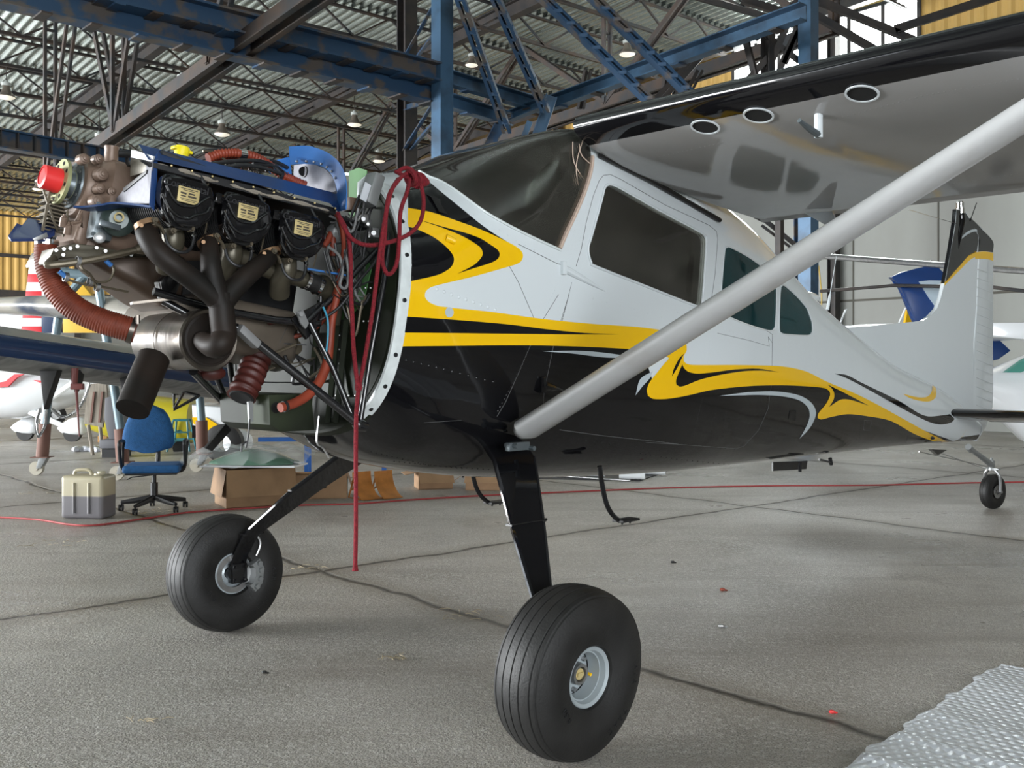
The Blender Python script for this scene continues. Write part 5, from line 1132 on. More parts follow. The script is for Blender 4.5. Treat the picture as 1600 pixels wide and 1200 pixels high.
for (a, b_, z0, z1) in ws_: wallseg(bm, a, b_, 6.0, z0, corr_=.28); wallseg(bm, a, b_, z1, 11.3, corr_=.28)
struct(obj('wall_right_upper', bm, M['yellowwall'], smooth=False))
for i, (a, b_, z0, z1) in enumerate(ws_):
    bm = B(); wallseg(bm, a, b_, z0, z1, V1+.1, .02); wo = struct(obj('window_%d' % (i+1), bm, M['window_light'], smooth=False))
    bm = B(); nb = 3
    for k in range(nb+1): u = a+(b_-a)*k/nb; beam(bm, HG(u, V1+.02, z0), HG(u, V1+.02, z1), .09, .09)
    for z in (z0, z1): beam(bm, HG(a, V1+.02, z), HG(b_, V1+.02, z), .06, .08)
    obj('window_frame', bm, M['blackgap'], wo, smooth=False)
# far wall with yellow cladding above and a wide bright opening at the left
def wallsegF(bm, v0, v1, z0, z1, corr_=0):
    if corr_:
        n = max(2, int((v1-v0)/corr_)*4); a = [bm.verts.new(HG(U1+(0 if (k % 4) < 2 else .035), v0+(v1-v0)*k/n, z0)) for k in range(n+1)]; b_ = [bm.verts.new(HG(U1+(0 if (k % 4) < 2 else .035), v0+(v1-v0)*k/n, z1)) for k in range(n+1)]
        for k in range(n): bm.faces.new((a[k], a[k+1], b_[k+1], b_[k]))
    else: prism(bm, [HG(U1, v0, z0), HG(U1, v1, z0), HG(U1, v1, z1), HG(U1, v0, z1)], D1*.12)
bm = B(); wallsegF(bm, VM, V1, 4.6, 8.6, .34); struct(obj('wall_far', bm, M['yellowwall'], smooth=False))
bm = B(); wallsegF(bm, 4.0, V1, 0, 4.6); struct(obj('wall_far_lower', bm, M['greywall'], smooth=False))
bm = B()
for z, h_ in ((4.6, .35), (6.3, .15)): beam(bm, HG(U1-.1, VM, z), HG(U1-.1, V1, z), .12, h_)
struct(obj('trim_1', bm, M['blackgap'], smooth=False))
bm = B()
for k in range(12): v = -31+k*4.6; beam(bm, HG(U1-.12, v, 0), HG(U1-.12, v, 8.4), .22, .22, 'I')
struct(obj('trim_2', bm, M['blackgap'], smooth=False))
bm = B()
for k in range(12): u = -6+k*4.7; beam(bm, HG(u, V1-.2, 0), HG(u, V1-.2, roofz(u)), .22, .22, 'I')
struct(obj('trim_3', bm, M['blackgap'], smooth=False))
# lattice purlins below the roof (run along the hangar), rafters across it
def lattice(p0, p1, depth, n, r, name, m, label, group, cat='truss', vert=False, dbl=False, up=Vector((0, 0, 1))):
    bm = B(); p0 = Vector(p0); p1 = Vector(p1); dn = -up*depth
    beam(bm, p0, p1, r*2.6, r*1.8, 'L', t=r*.6); beam(bm, p0+dn, p1+dn, r*2.2, r*2.2, 'L', t=r*.6)
    for k in range(n):
        a = p0.lerp(p1, k/n); b_ = p0.lerp(p1, (k+.5)/n); c = p0.lerp(p1, (k+1)/n)
        beam(bm, a, b_+dn, r, r); beam(bm, b_+dn, c, r, r)
        if vert: beam(bm, a, a+dn, r, r)
    return tag(obj(name, bm, m, None, smooth=False), label, cat, group)
ORD = 'zero first second third fourth fifth sixth seventh eighth ninth tenth eleventh twelfth thirteenth fourteenth fifteenth sixteenth seventeenth'.split()
nj = 20
for k in range(3, nj):
    u = 4.5+k*2.15; z = roofz(u)-.09
    lattice(HG(u, -30, z), HG(u, V1-.3, z), .62, 26, .042, 'roof_joist', M['rust'], 'rusty brown lattice joist under the roof, %s from the far wall' % ORD[nj-k], 'lattice joists under the roof')
for k, v in enumerate((-1.7, 3.8, 9.3, 14.8, 20.6)):
    bm = B(); beam(bm, HG(UM+.4, v, roofz(UM+.4)-.30), HG(U1-.4, v, roofz(U1-.4)-.30), .22, .34, 'I')
    tag(obj('rafter', bm, M['blackgap'], None, smooth=False), 'dark steel rafter beneath the roof sheets, %s from the right wall' % ORD[5-k], 'beam', 'rafters under the roof')
def girder(v, z0, z1, u0, u1, lab, w_=.26):
    """deep frame: heavy inclined bottom chord, posts and diagonals up to the roof"""
    bm = B(); a = HG(u0, v, z0); c = HG(u1, v, z1); n = 8
    for s in (-.12, .12): beam(bm, a+D2*s, c+D2*s, .10, w_, 'L', t=.02)
    for k in range(n+1):
        p = a.lerp(c, k/n); u = u0+(u1-u0)*k/n; t = HG(u, v, roofz(u)-.3)
        if k % 2 == 0:
            for s in (-.1, .1): beam(bm, p+D2*s, t+D2*s, .06, .09)
            for f in (.25, .5, .75): beam(bm, p.lerp(t, f)-D2*.1, p.lerp(t, f)+D2*.1, .05, .05)
        if k < n:
            q = a.lerp(c, (k+1)/n); uu = u0+(u1-u0)*(k+1)/n; t2 = HG(uu, v, roofz(uu)-.3)
            s0, s1 = (p, t2) if k % 2 == 0 else (t, q)
            for s in (-.08, .08): beam(bm, s0+D2*s, s1+D2*s, .05, .10)
    return tag(obj('roof_girder', bm, M['rust'], None, smooth=False), lab, 'truss')
girder(6.2, 5.15, 6.3, 21.5, 6, 'deep rusty girder with paired diagonals rising above the crankcase toward the double beams')
girder(-1.5, 4.6, 5.2, 24, 11, 'deep dark girder nearest the left edge of the hangar ceiling')
girder(16.5, 6.6, 7.6, 33, 10, 'deep dark girder above the windshield, beyond the blue columns')
# wind bracing across the far end
for i, (v0, v1) in enumerate(((-9.4, -3.8), (-2.4, 3.2))):
    bm = B(); beam(bm, HG(25, v0, 8.6), HG(25, (v0+v1)/2, 5.0), .2, .2, 'I'); beam(bm, HG(25, (v0+v1)/2, 5.0), HG(25, v1, 8.6), .2, .2, 'I'); beam(bm, HG(25, v0-.5, 5.0), HG(25, v1+.5, 5.0), .12, .12)
    for k in range(5): v = v0+(v1-v0)*k/4; beam(bm, HG(25, v, 5), HG(25, v, 9.1), .08, .08)
    tag(obj('wind_brace', bm, M['blackgap'], None, smooth=False), ('V shaped dark brace at the far left before the yellow wall', 'V shaped dark brace before the yellow wall, mostly behind the engine')[i], 'brace')
# ---- blue steelwork in front
def onbeam(name, pts, w_, h_, kind, m, lab, par=None, t=.02, plates=0, holes=0, side=None):
    p, q = pts; bm = B(); beam(bm, p, q, w_, h_, kind, t, side)
    o = obj(name, bm, M[m], par, smooth=False)
    if lab: tag(o, lab, 'beam')
    for k in range(plates):
        c = p.lerp(q, (k+.5)/plates); bm = B(); d = (q-p).normalized(); sd = d.cross(Vector((0, 0, 1))).normalized(); up = sd.cross(d); Rm = Matrix((d, sd, up)).transposed()
        box(bm, c-up*(h_/2+.012), (.13, w_*1.12, .024), Rm); obj('splice_plate', bm, M['rust' if k % 3 else 'bluesteel'], o, smooth=False)
    return o
def level(a, b_, z): return WZ(a[0], a[1], z), WZ(b_[0], b_[1], z)
z1_, z2_ = 6.0, 5.75
onbeam('crane_beam', level((150, -17), (682, 115), z1_), .30, .30, 'I', 'bluesteel', 'worn blue I-beam, upper of the pair crossing to the blue column', plates=11, t=.03)
onbeam('crane_beam', level((-60, -27), (690, 150), z2_), .30, .32, 'I', 'bluesteel', 'worn blue I-beam, lower of the pair crossing to the blue column', plates=12, t=.03)
bm_ = level((-30, 212), (240, 258), 4.9); o = onbeam('crane_beam', bm_, .22, .30, 'I', 'bluesteel', 'rust-stained blue I-beam with stiffeners behind the crankcase', t=.025)
for k in range(12):
    c = bm_[0].lerp(bm_[1], k/11); bm = B(); d = (bm_[1]-bm_[0]).normalized(); box(bm, c, (.02, .20, .25), Matrix((d, d.cross(Vector((0, 0, 1))).normalized(), Vector((0, 0, 1)))).transposed()); obj('stiffener', bm, M['rust'], o, smooth=False)
def column(px, t, w_, m, lab, top=10.2, kind='box'):
    p = W(px, 300, t); bm = B(); x = Vector((p.x, p.y, 0)); beam(bm, x, x+Vector((0, 0, top)), w_, w_, kind, .025, D2 if kind != 'box' else D2); o = obj('steel_column', bm, M[m], None, smooth=False); return tag(o, lab, 'column')
c1 = column(691, 15.9, .25, 'bluecol', 'bright blue square column standing nearest above the cowl')
c2_ = column(636, 18.2, .27, 'blackgap', 'dark blue column just left of the bright blue one', kind='I')
bm = B()
for a, b_ in (((628, 92), (680, 0)), ((630, 232), (682, 150)), ((645, 95), (682, 45)), ((640, 232), (682, 185)), ((632, 168), (678, 155))):
    beam(bm, W(*a, 18.1), W(*b_, 16.1), .06, .10, 'L', t=.012)
tag(obj('column_bracing', bm, M['bluesteel'], None, smooth=False), 'blue angle bracing laced between the two columns', 'brace')
onbeam('edge_beam', level((703, 122), (848, 166), z1_), .16, .24, 'C', 'bluecol', 'blue channel running right from the bright column, upper one', plates=3)
onbeam('edge_beam', level((703, 158), (797, 187), z2_), .16, .24, 'C', 'bluecol', 'blue channel running right from the bright column, lower one', plates=2)
vz = HV(850, 165, 12.1); vq = HV(1255, 18, 12.1)
onbeam('edge_beam', (vz, vq), .18, .24, 'C', 'bluecol', 'long pale blue channel climbing to the upper right', plates=6)
vz2 = HV(795, 182, 11.6); vq2 = HV(850, 160, 11.6); onbeam('edge_beam', (vz2, vq2), .14, .18, 'C', 'bluecol', 'short blue channel joining the two edge beams')
for i, (a, b_, lab) in enumerate((((716, -10), (792, 205), 'steep blue strut, first to the right of the bright column'), ((771, -10), (852, 172), 'steep blue strut, second to the right of the bright column'), ((843, -8), (1022, 165), 'slanting blue double strut, third to the right of the bright column'), ((920, -10), (1078, 148), 'slanting blue double strut, fourth to the right of the bright column'))):
    p, q = W(*a, 15.0), W(*b_, 16.6 if i < 2 else 14.5); bm = B(); sd = Vector((1, 0, 0))
    for s in (-.05, .05): beam(bm, p+sd*s, q+sd*s, .055, .16, 'C' if s < 0 else 'box', t=.015, side=sd)
    o = tag(obj('steel_strut', bm, M['bluesteel'], None, smooth=False), lab, 'beam')
    for k in range(9):
        bm = B(); c = p.lerp(q, (k+.5)/9); box(bm, c+Vector((0, -.09, 0)), (.12, .012, .05)); obj('batten_plate', bm, M['bluesteel'], o, smooth=False)
bm = B(); beam(bm, W(834, 232, 17), W(862, 150, 17), .14, .2, 'I'); beam(bm, W(812, 232, 17), W(828, 190, 17), .08, .1)
tag(obj('support_post', bm, M['bluecol'], None, smooth=False), 'short blue post under the channel joint above the windshield', 'column')
bm = B(); beam(bm, W(762, 232, 17.5), W(784, 192, 17.5), .14, .2, 'I'); tag(obj('support_post', bm, M['bluesteel'], None, smooth=False), 'short blue post left of the other, under the lower channel', 'column')
c3 = column(1263, 15.4, .22, 'bluecol', 'blue grey column beside the bright windows', top=9)
bm = B()
for a, b_ in (((1085, -6), (1250, 40)), ((1250, -10), (1200, 110)), ((1160, 40), (1185, 140)), ((1200, 90), (1150, 145)), ((1248, 50), (1225, 100)), ((1190, 50), (1250, 95)), ((1245, 45), (1205, 140)), ((1180, 60), (1248, 0))):
    beam(bm, W(*a, 15.5), W(*b_, 15.5), .06, .10, 'L', t=.014)
beam(bm, W(1200, 30, 15.5), W(1200, 140, 15.5), .16, .16, 'I')
tag(obj('lattice_frame', bm, M['blackgap'], None, smooth=False), 'dark lattice frame standing left of the blue grey column', 'truss')
bm = B()
for a, b_ in (((1268, -5), (1430, 62)), ((1160, -2), (1262, 30)), ((1245, 5), (1370, 78)), ((1400, 45), (1600, -20))): beam(bm, W(*a, 17.5), W(*b_, 17.5), .1, .16, 'L', t=.02)
tag(obj('diagonal_tie', bm, M['blackgap'], None, smooth=False), 'dark diagonal ties crossing before the bright windows', 'brace')
bm = B(); a, b_ = W(975, 210, 19), W(1110, 60, 19)
for s in (0, .14): beam(bm, a+Vector((s, 0, 0)), b_+Vector((s, 0, 0)), .05, .1)
for k in range(9): c = a.lerp(b_, k/8); beam(bm, c, c+Vector((.14, 0, .0)), .03, .05)
for x0, x1 in ((905, 925), (1035, 1050), (1060, 1100)): beam(bm, W(x0, 170, 19.5), W(x1-10, 110, 19.5), .07, .07); beam(bm, W(x0+6, 170, 19.5), W(x1-2, 110, 19.5), .05, .05)
tag(obj('wall_bracing', bm, M['blackgap'], None, smooth=False), 'dark lattice bracing before the yellow wall above the windshield', 'brace')
# tall posts seen behind the cabin on the right
for px, t, w_, m_, lab in ((1252, 19.5, .22, 'bluesteel', 'dark blue column seen behind the rear windows'), (1218, 19, .12, 'blackgap', 'slim black pole seen behind the rear windows')):
    column(px, t, w_, m_, lab, top=7, kind='I' if w_ > .2 else 'box')
bm = B(); beam(bm, W(1190, 340, 19.2), W(1258, 395, 19.2), .05, .08); beam(bm, W(1190, 352, 19.2), W(1258, 404, 19.2), .03, .05); tag(obj('stair_rail', bm, M['blackgap'], None, smooth=False), 'dark sloping double rail behind the wing root', 'rail')
# hanging bell lamps
LG = mat('lamp_enamel', (.16, .135, .11), .4, metal=.3); LW = mat('lamp_glass', (.75, .72, .62), .3, emit=(1, .95, .8), est=.35); LC = mat('lamp_cap', (.45, .48, .46), .5)
def lamp(px, py, wpx, lab):
    t = .46*FPX/wpx; d_ = ray(px, py); tm = (10.5-.9-CAMZ)/(d_.z+.046*d_.dot(D1)); sc_ = 1.0
    if t > tm: sc_ = tm/t; t = tm
    p = W(px, py, t); r = thing('bell_lamp', lab, 'lamp', p, 0)
    bm = B(); lathe(bm, [(0, .228), (.02, .232), (.05, .20), (.12, .14), (.24, .09), (.30, .085)], (0, 0, 0), (0, 0, 1), 24); obj('lamp_shade', bm, LG, r)
    bm = B(); lathe(bm, [(-.06, .05), (-.045, .13), (-.015, .20), (.004, .222)], (0, 0, 0), (0, 0, 1), 24); obj('lamp_lens', bm, LW, r)
    bm = B(); lathe(bm, [(.30, .11), (.31, .12), (.38, .12), (.40, .06), (.44, .04)], (0, 0, 0), (0, 0, 1), 16); obj('lamp_cap', bm, LC, r)
    u = p.dot(D1); bm = B(); cyl(bm, (0, 0, .44), (0, 0, max(.5, (roofz(u)-p.z-.05)/sc_)), .012, .012, 6); obj('lamp_cord', bm, M['blackgap'], r); r.scale = (sc_, sc_, sc_)
    return r
for a in ((10, 152, 27, 'grey bell lamp at the far left edge of the ceiling'), (284, 140, 27, 'grey bell lamp above the front blue baffle, left of centre'), (347, 210, 25, 'grey bell lamp hanging low over the middle of the engine'), (155, 230, 25, 'grey bell lamp just above the crankcase filler neck'),
          (554, 195, 23, 'grey bell lamp left of the dark blue column'), (592, 252, 20, 'grey bell lamp right above the firewall edge'), (980, 85, 26, 'glowing bell lamp between the slanting blue struts'), (737, 102, 21, 'bell lamp beside the steep blue strut'),
          (217, 184, 12, 'small distant bell lamp above the crankcase'), (762, 165, 14, 'small bell lamp behind the steep blue struts'), (59, 296, 17, 'bell lamp before the yellow wall at left'), (503, 122, 15, 'bell lamp peeking below the lower blue I-beam'),
          (133, 40, 22, 'bell lamp partly hidden by the blue I-beams at upper left'), (1275, -2, 24, 'bell lamp cut off by the top edge of the picture'), (411, 252, 12, 'tiny distant lamp above the orange hoses'), (525, 258, 11, 'tiny distant lamp above the bright blue baffle')):
    lamp(*a)
# ================================================================== things on the hangar floor
WH = mat('white_airframe', (.78, .80, .82), .25, coat=.5); NB = mat('navy_airframe', (.012, .03, .085), .22, coat=.6); YB = mat('mustard_airframe', (.45, .38, .02), .35, coat=.3); RD = mat('red_paint', (.62, .03, .04), .35); 
CB = mat('cardboard', (.26, .155, .08), .75, var=.1, vs=6); CBL = mat('cardboard_light', (.33, .20, .11), .75, var=.1, vs=6); OR = mat('orange_steel', (.46, .18, .04), .4, var=.2, vs=8)
def place(name, lab, cat, px, py, rz=0, group=None): p = WZ(px, py, 0.0); return thing(name, lab, cat, p, rz, group), p
def scl(p): return p.y/FPX     # metres per pixel at a place
FACE = lambda p: math.atan2(-p.x, p.y)
# ---- blue swivel chair
r, p = place('office_chair', 'blue fabric swivel chair with black armrests beneath the exhaust', 'chair', 241, 797, math.radians(12)); 
blf = mat('blue_fabric', (.012, .085, .23), .8, bump=.4, bs=160, var=.12, vs=30); blk = mat('black_plastic', (.012, .012, .013), .45)
s = scl(p)
bm = B()
for k in range(5):
    a = 2*PI*k/5+.5; e = Vector((math.cos(a)*.30, math.sin(a)*.30, .075)); tube(bm, [(0, 0, .12), e*.6+Vector((0, 0, .045)), e], [.030, .026, .018], 8)
obj('base', bm, blk, r)
for k in range(5):
    a = 2*PI*k/5+.5; bm = B(); c = Vector((math.cos(a)*.30, math.sin(a)*.30, .028)); cyl(bm, c+Vector((-.022, .0, 0)), c+Vector((-.006, 0, 0)), .028, .028, 14); cyl(bm, c+Vector((.006, .0, 0)), c+Vector((.022, 0, 0)), .028, .028, 14); cyl(bm, c, c+Vector((0, 0, .05)), .008, .008, 6); obj('caster', bm, blk, r)
bm = B(); cyl(bm, (0, 0, .10), (0, 0, .26), .034, .034, 14); cyl(bm, (0, 0, .26), (0, 0, .36), .020, .020, 12); obj('gas_column', bm, blk, r)
bm = B(); box(bm, (0, 0, .40), (.50, .46, .075), bev=.035, segs=4); obj('seat', bm, blf, r); bm = B(); box(bm, (0, 0, .362), (.46, .42, .03), bev=.012); obj('seat_pan', bm, blk, r)
bm = B(); rings = []
for i in range(11):
    t = i/10; z = .52+t*.46; hw = (.175+.065*math.sin(PI*min(1, (1-t)*1.4)*.5))*(1-.30*t**3); hw *= math.sqrt(max(.05, 1-(abs(2*t-1))**7)); y = .20+.05*t+.0
    rings.append([Vector((hw*math.copysign(abs(math.cos(a))**.6, math.cos(a)), y+.032*math.sin(a)-.02*math.cos(a)**2*0, z)) for a in [2*PI*k/20 for k in range(20)]])
loft(bm, rings); bm.transform(Matrix.Translation((-.08, 0, 0))); obj('backrest', bm, blf, r, ang=60)
bm = B(); tube(bm, spline([(0, .05, .35), (0, .20, .37), (0, .265, .46), (0, .27, .62)], 4), .022, 8); obj('back_support', bm, blk, r)
for sg in (-1, 1):
    bm = B(); P = spline([(sg*.20, -.02, .36), (sg*.27, -.02, .39), (sg*.285, .03, .56), (sg*.285, .10, .635), (sg*.285, -.06, .655), (sg*.285, -.15, .64), (sg*.285, -.14, .58), (sg*.28, -.06, .42), (sg*.22, -.05, .37)], 5); tube(bm, P, .016, 8); obj('armrest', bm, blk, r)
bm = B(); tube(bm, [(.0, 0, .33), (-.2, .02, .31), (-.24, .02, .29)], .006, 6); obj('height_lever', bm, blk, r)
# ---- jerry can
r, p = place('jerrycan', 'translucent plastic jerrycan half full of dark oil beside the blue chair', 'jerrycan', 139, 808, math.radians(-8))
jm = bpy.data.materials.new('yellowed_plastic'); jm.use_nodes = True; N = jm.node_tree.nodes; K = jm.node_tree.links; b = N['Principled BSDF']; b.inputs['Roughness'].default_value = .4; b.inputs['Transmission Weight'].default_value = .15
tc = N.new('ShaderNodeTexCoord'); sp = N.new('ShaderNodeSeparateXYZ'); K.new(tc.outputs['Object'], sp.inputs[0]); rr = N.new('ShaderNodeValToRGB'); K.new(sp.outputs['Z'], rr.inputs[0])
rr.color_ramp.elements[0].position = .195; rr.color_ramp.elements[0].color = (.16, .15, .16, 1); rr.color_ramp.elements[1].position = .205; rr.color_ramp.elements[1].color = (.46, .41, .28, 1); K.new(rr.outputs[0], b.inputs['Base Color'])
bm = B(); box(bm, (0, 0, .19), (.40, .24, .38), bev=.04, segs=4); lathe(bm, [(0, .05), (.02, .045)], (.10, 0, .372), (0, 0, 1), 20); obj('can_body', bm, jm, r, ang=60)
bm = B(); tube(bm, spline([(-.14, 0, .37), (-.12, 0, .415), (.0, 0, .42), (.03, 0, .37)], 4), .016, 8); obj('can_handle', bm, jm, r); bm = B(); lathe(bm, [(0, .035), (.02, .035), (.024, .02)], (.12, 0, .39), (0, 0, 1), 18); obj('can_cap', bm, mat('cap_cream', (.5, .46, .33), .5), r)
for sg in (-1, 1):
    bm = B(); tube(bm, [(sg*.07, -.124, .05), (sg*.07, -.124, .32)], .012, 6); obj('can_rib', bm, jm, r)
# ---- cardboard boxes
def carton(px, py, sx, sy, h, rz, lab, flaps=(25, -30, 40, 20), m=CB, open_=True, grp=None, cat='box', tilt=0):
    r, p = place('cardboard_box', lab, cat, px, py, rz, grp); t = .008
    bm = B(); box(bm, (0, 0, t/2+.001), (sx, sy, t))
    for sg in (-1, 1): box(bm, (sg*(sx/2-t/2), 0, h/2), (t, sy, h)); box(bm, (0, sg*(sy/2-t/2), h/2), (sx-2*t, t, h))
    obj('box_body', bm, m, r, smooth=False)
    for i, (ax, sg) in enumerate((('x', -1), ('x', 1), ('y', -1), ('y', 1))):
        if flaps[i] is None: continue
        a = math.radians(flaps[i]); Lf = (sy if ax == 'x' else sx)*.0+min(sx, sy)*.5; bm = B()
        if ax == 'y':
            q0 = Vector((-sx/2, sg*sy/2, h)); q1 = Vector((sx/2, sg*sy/2, h)); out = Vector((0, sg*math.cos(a), math.sin(a)))*Lf
        else:
            q0 = Vector((sg*sx/2, -sy/2, h)); q1 = Vector((sg*sx/2, sy/2, h)); out = Vector((sg*math.cos(a), 0, math.sin(a)))*Lf
        prism(bm, [q0, q1, q1+out, q0+out], (0, 0, .005)); obj('box_flap', bm, m, r, smooth=False)
    return r, p
carton(398, 787, .66, .52, .36, math.radians(28), 'large closed cardboard box under a plastic sheet and green panels', (-80, None, -75, None))
carton(500, 776, .56, .36, .24, math.radians(8), 'long open cardboard box behind the far landing gear leg', (-60, -70, None, None), CBL)
carton(677, 762, .38, .30, .19, math.radians(15), 'small open cardboard box stuffed with wrappings, left of the flattened one', (-10, 10, -50, None), CBL)
carton(757, 764, .38, .30, .19, math.radians(-5), 'small open cardboard box with splayed flaps beside the near gear leg', (-35, -30, -40, 50), CBL)
tag(obj('box_filling', (lambda bm: ([sphere(bm, WZ(677, 762, 0)+Vector((rnd.uniform(-.15, .15), rnd.uniform(-.12, .12), .20+rnd.uniform(0, .03))), rnd.uniform(.03, .06), 8, (1.4, 1, .5)) for _ in range(14)], bm)[1])(B()), mat('white_wrap', (.55, .55, .56), .5, bump=1, bs=60)), 'crumpled white wrapping paper in the small open box', 'paper', kind='stuff')
# plastic sheet and panels on the large box
p = WZ(398, 787, 0); gp = mat('green_acrylic_panel', (.10, .20, .14), .25, coat=.5)
bm = B(); rings = []
for i in range(9):
    x = -.42+.84*i/8; w_ = .26*math.sqrt(max(.06, 1-(x/.46)**2)); rings.append([Vector((x, w_*math.cos(a), .40+(.10+.04*math.cos(x*4))*max(0, 1-(x/.5)**2)*math.sin(a))) for a in [PI*k/12 for k in range(13)]])
loft(bm, rings, caps=False, closed=False); bm.transform(Matrix.Translation(p)@Matrix.Rotation(math.radians(-6), 4, 'Z')); tag(obj('window_panel', bm, gp), 'curved green acrylic window panel lying on the large box', 'panel')
bm = B(); prism(bm, [p+Vector((x, y, .375)) for x, y in ((-.48, -.2), (.44, -.24), (.5, .1), (.3, .28), (-.4, .25))], (0, 0, .018), .004); tag(obj('white_frame_panel', bm, WH), 'flat white edged panel beneath the green acrylic', 'panel')
pl = mat('clear_plastic_film', (.72, .74, .74), .25, alpha=.24, bump=.8, bs=14)
bm = B(); n = 22; g = []
for i in range(n+1):
    row = []
    for j in range(n+1):
        x = -.62+1.2*i/n; y = -.40+.75*j/n; z = .55-.35*max(0, abs(x)-.42)-.5*max(0, -y-.22)+.02*math.sin(x*21+y*13)+.018*math.sin(x*9-y*25); z -= .55*max(0, -y-.28)*(1 if abs(x+.12) < .14 else 0)
        row.append(bm.verts.new(p+Vector((x, y, z))))
    g.append(row)
for i in range(n):
    for j in range(n): bm.faces.new((g[i][j], g[i+1][j], g[i+1][j+1], g[i][j+1]))
tag(obj('plastic_sheet', bm, pl), 'crumpled clear plastic sheet draped over the panels and large box', 'sheet')
# ---- orange wheel chocks (curved ramps on little frames)
for i, (px, py, lab) in enumerate(((572, 780, 'orange curved steel wheel chock, left one of the two'), (606, 778, 'orange curved steel wheel chock, right one of the two'))):
    r, p = place('wheel_chock', lab, 'chock', px, py, math.radians(-48)); bm = B(); a = []; b_ = []
    pts = [(.25*(1-math.cos(t*1.35))-.08, .27-.265*math.sin(t*1.35)/math.sin(1.35)) for t in [k/8 for k in range(9)]]
    loft(bm, [[Vector((-x, -.11, z+.004)) for x, z in pts], [Vector((-x, .11, z+.004)) for x, z in pts], [Vector((-x+.008, .11, z)) for x, z in pts], [Vector((-x+.008, -.11, z)) for x, z in pts], [Vector((-x, -.11, z+.004)) for x, z in pts]], caps=False, closed=False)
    bm.transform(Matrix.Rotation(PI, 4, 'Z')); obj('curved_plate', bm, OR, r)
    bm = B()
    for y in (-.09, .09): tube(bm, [(-.08, y, .24), (-.18, y, .01), (.04, y, .01)], .010, 6); tube(bm, [(-.15, y, .08), (-.06, y, .12)], .008, 6)
    obj('chock_frame', bm, OR, r)
# ---- red air hose along the floor
pts = [(-30, 806), (0, 808), (60, 812), (105, 819), (140, 821), (180, 817), (240, 808), (300, 800), (390, 794), (480, 789), (560, 787), (640, 781), (760, 774), (900, 768), (1050, 762), (1200, 759), (1360, 758), (1530, 754), (1680, 752)]
bm = B(); tube(bm, spline([WZ(x, y, .008) for x, y in pts], 8), .0085, 7); tag(obj('air_hose', bm, mat('dull_red_hose', (.34, .05, .05), .5)), 'long thin red air hose snaking across the concrete floor', 'hose')
# ---- silver bubble mat, lower right
bub = bpy.data.materials.new('silver_bubble_foil'); bub.use_nodes = True; N = bub.node_tree.nodes; K = bub.node_tree.links; b = N['Principled BSDF']; b.inputs['Base Color'].default_value = (.70, .73, .78, 1); b.inputs['Metallic'].default_value = .3; b.inputs['Roughness'].default_value = .34
c0 = WZ(1310, 1205, 0); c1_ = WZ(1605, 1008, 0); ed = (c1_-c0).normalized(); ot = Vector((ed.y, -ed.x, 0)); Lw = 1.6; Ww = 1.2
bm = B(); nx, ny = 90, 60; g = []
for i in range(nx+1):
    row = []
    for j in range(ny+1):
        s_ = -.55+(Lw+.55)*i/nx; w_ = Ww*j/ny; z = .012+.012*math.exp(-((((s_*3.4+.25*w_) % 1)-.5)/.10)**2)*(.5+.5*math.sin(s_*3+1))+.004*math.sin(s_*11+w_*3)
        e_ = .012*math.sin(s_*17)+.008*math.sin(s_*41)
        row.append(bm.verts.new(c0+ed*s_+ot*(w_+(e_ if j == 0 else 0))+Vector((0, 0, z if j else .003))))
    g.append(row)
for i in range(nx):
    for j in range(ny): bm.faces.new((g[i][j], g[i+1][j], g[i+1][j+1], g[i][j+1]))
tc = N.new('ShaderNodeTexCoord'); mp = N.new('ShaderNodeMapping'); K.new(tc.outputs['Object'], mp.inputs[0]); mp.inputs['Rotation'].default_value = (0, 0, math.radians(-18))
sx = N.new('ShaderNodeSeparateXYZ'); K.new(mp.outputs[0], sx.inputs[0])
def MN(op, a, c=None, d=None):
    x = N.new('ShaderNodeMath'); x.operation = op
    for i, q in enumerate((a, c, d)):
        if q is None: continue
        if isinstance(q, (int, float)): x.inputs[i].default_value = q
        else: K.new(q, x.inputs[i])
    return x.outputs[0]
pp = .040
rowi = MN('FLOOR', MN('DIVIDE', sx.outputs['Y'], pp)); xo = MN('ADD', MN('DIVIDE', sx.outputs['X'], pp), MN('MULTIPLY', rowi, .5))
fx = MN('SUBTRACT', MN('FRACT', xo), .5); fy = MN('SUBTRACT', MN('FRACT', MN('DIVIDE', sx.outputs['Y'], pp)), .5)
dd = MN('SQRT', MN('ADD', MN('MULTIPLY', fx, fx), MN('MULTIPLY', fy, fy))); hh = MN('SMOOTH_MIN', MN('MULTIPLY', MN('SUBTRACT', .5, dd), 3), 1, .4)
bp = N.new('ShaderNodeBump'); bp.inputs['Strength'].default_value = .8; bp.inputs['Distance'].default_value = .004; K.new(hh, bp.inputs['Height']); K.new(bp.outputs['Normal'], b.inputs['Normal'])
tag(obj('foil_mat', bm, bub, ang=80), 'silver bubble foil mat lying creased on the floor at the lower right', 'mat')
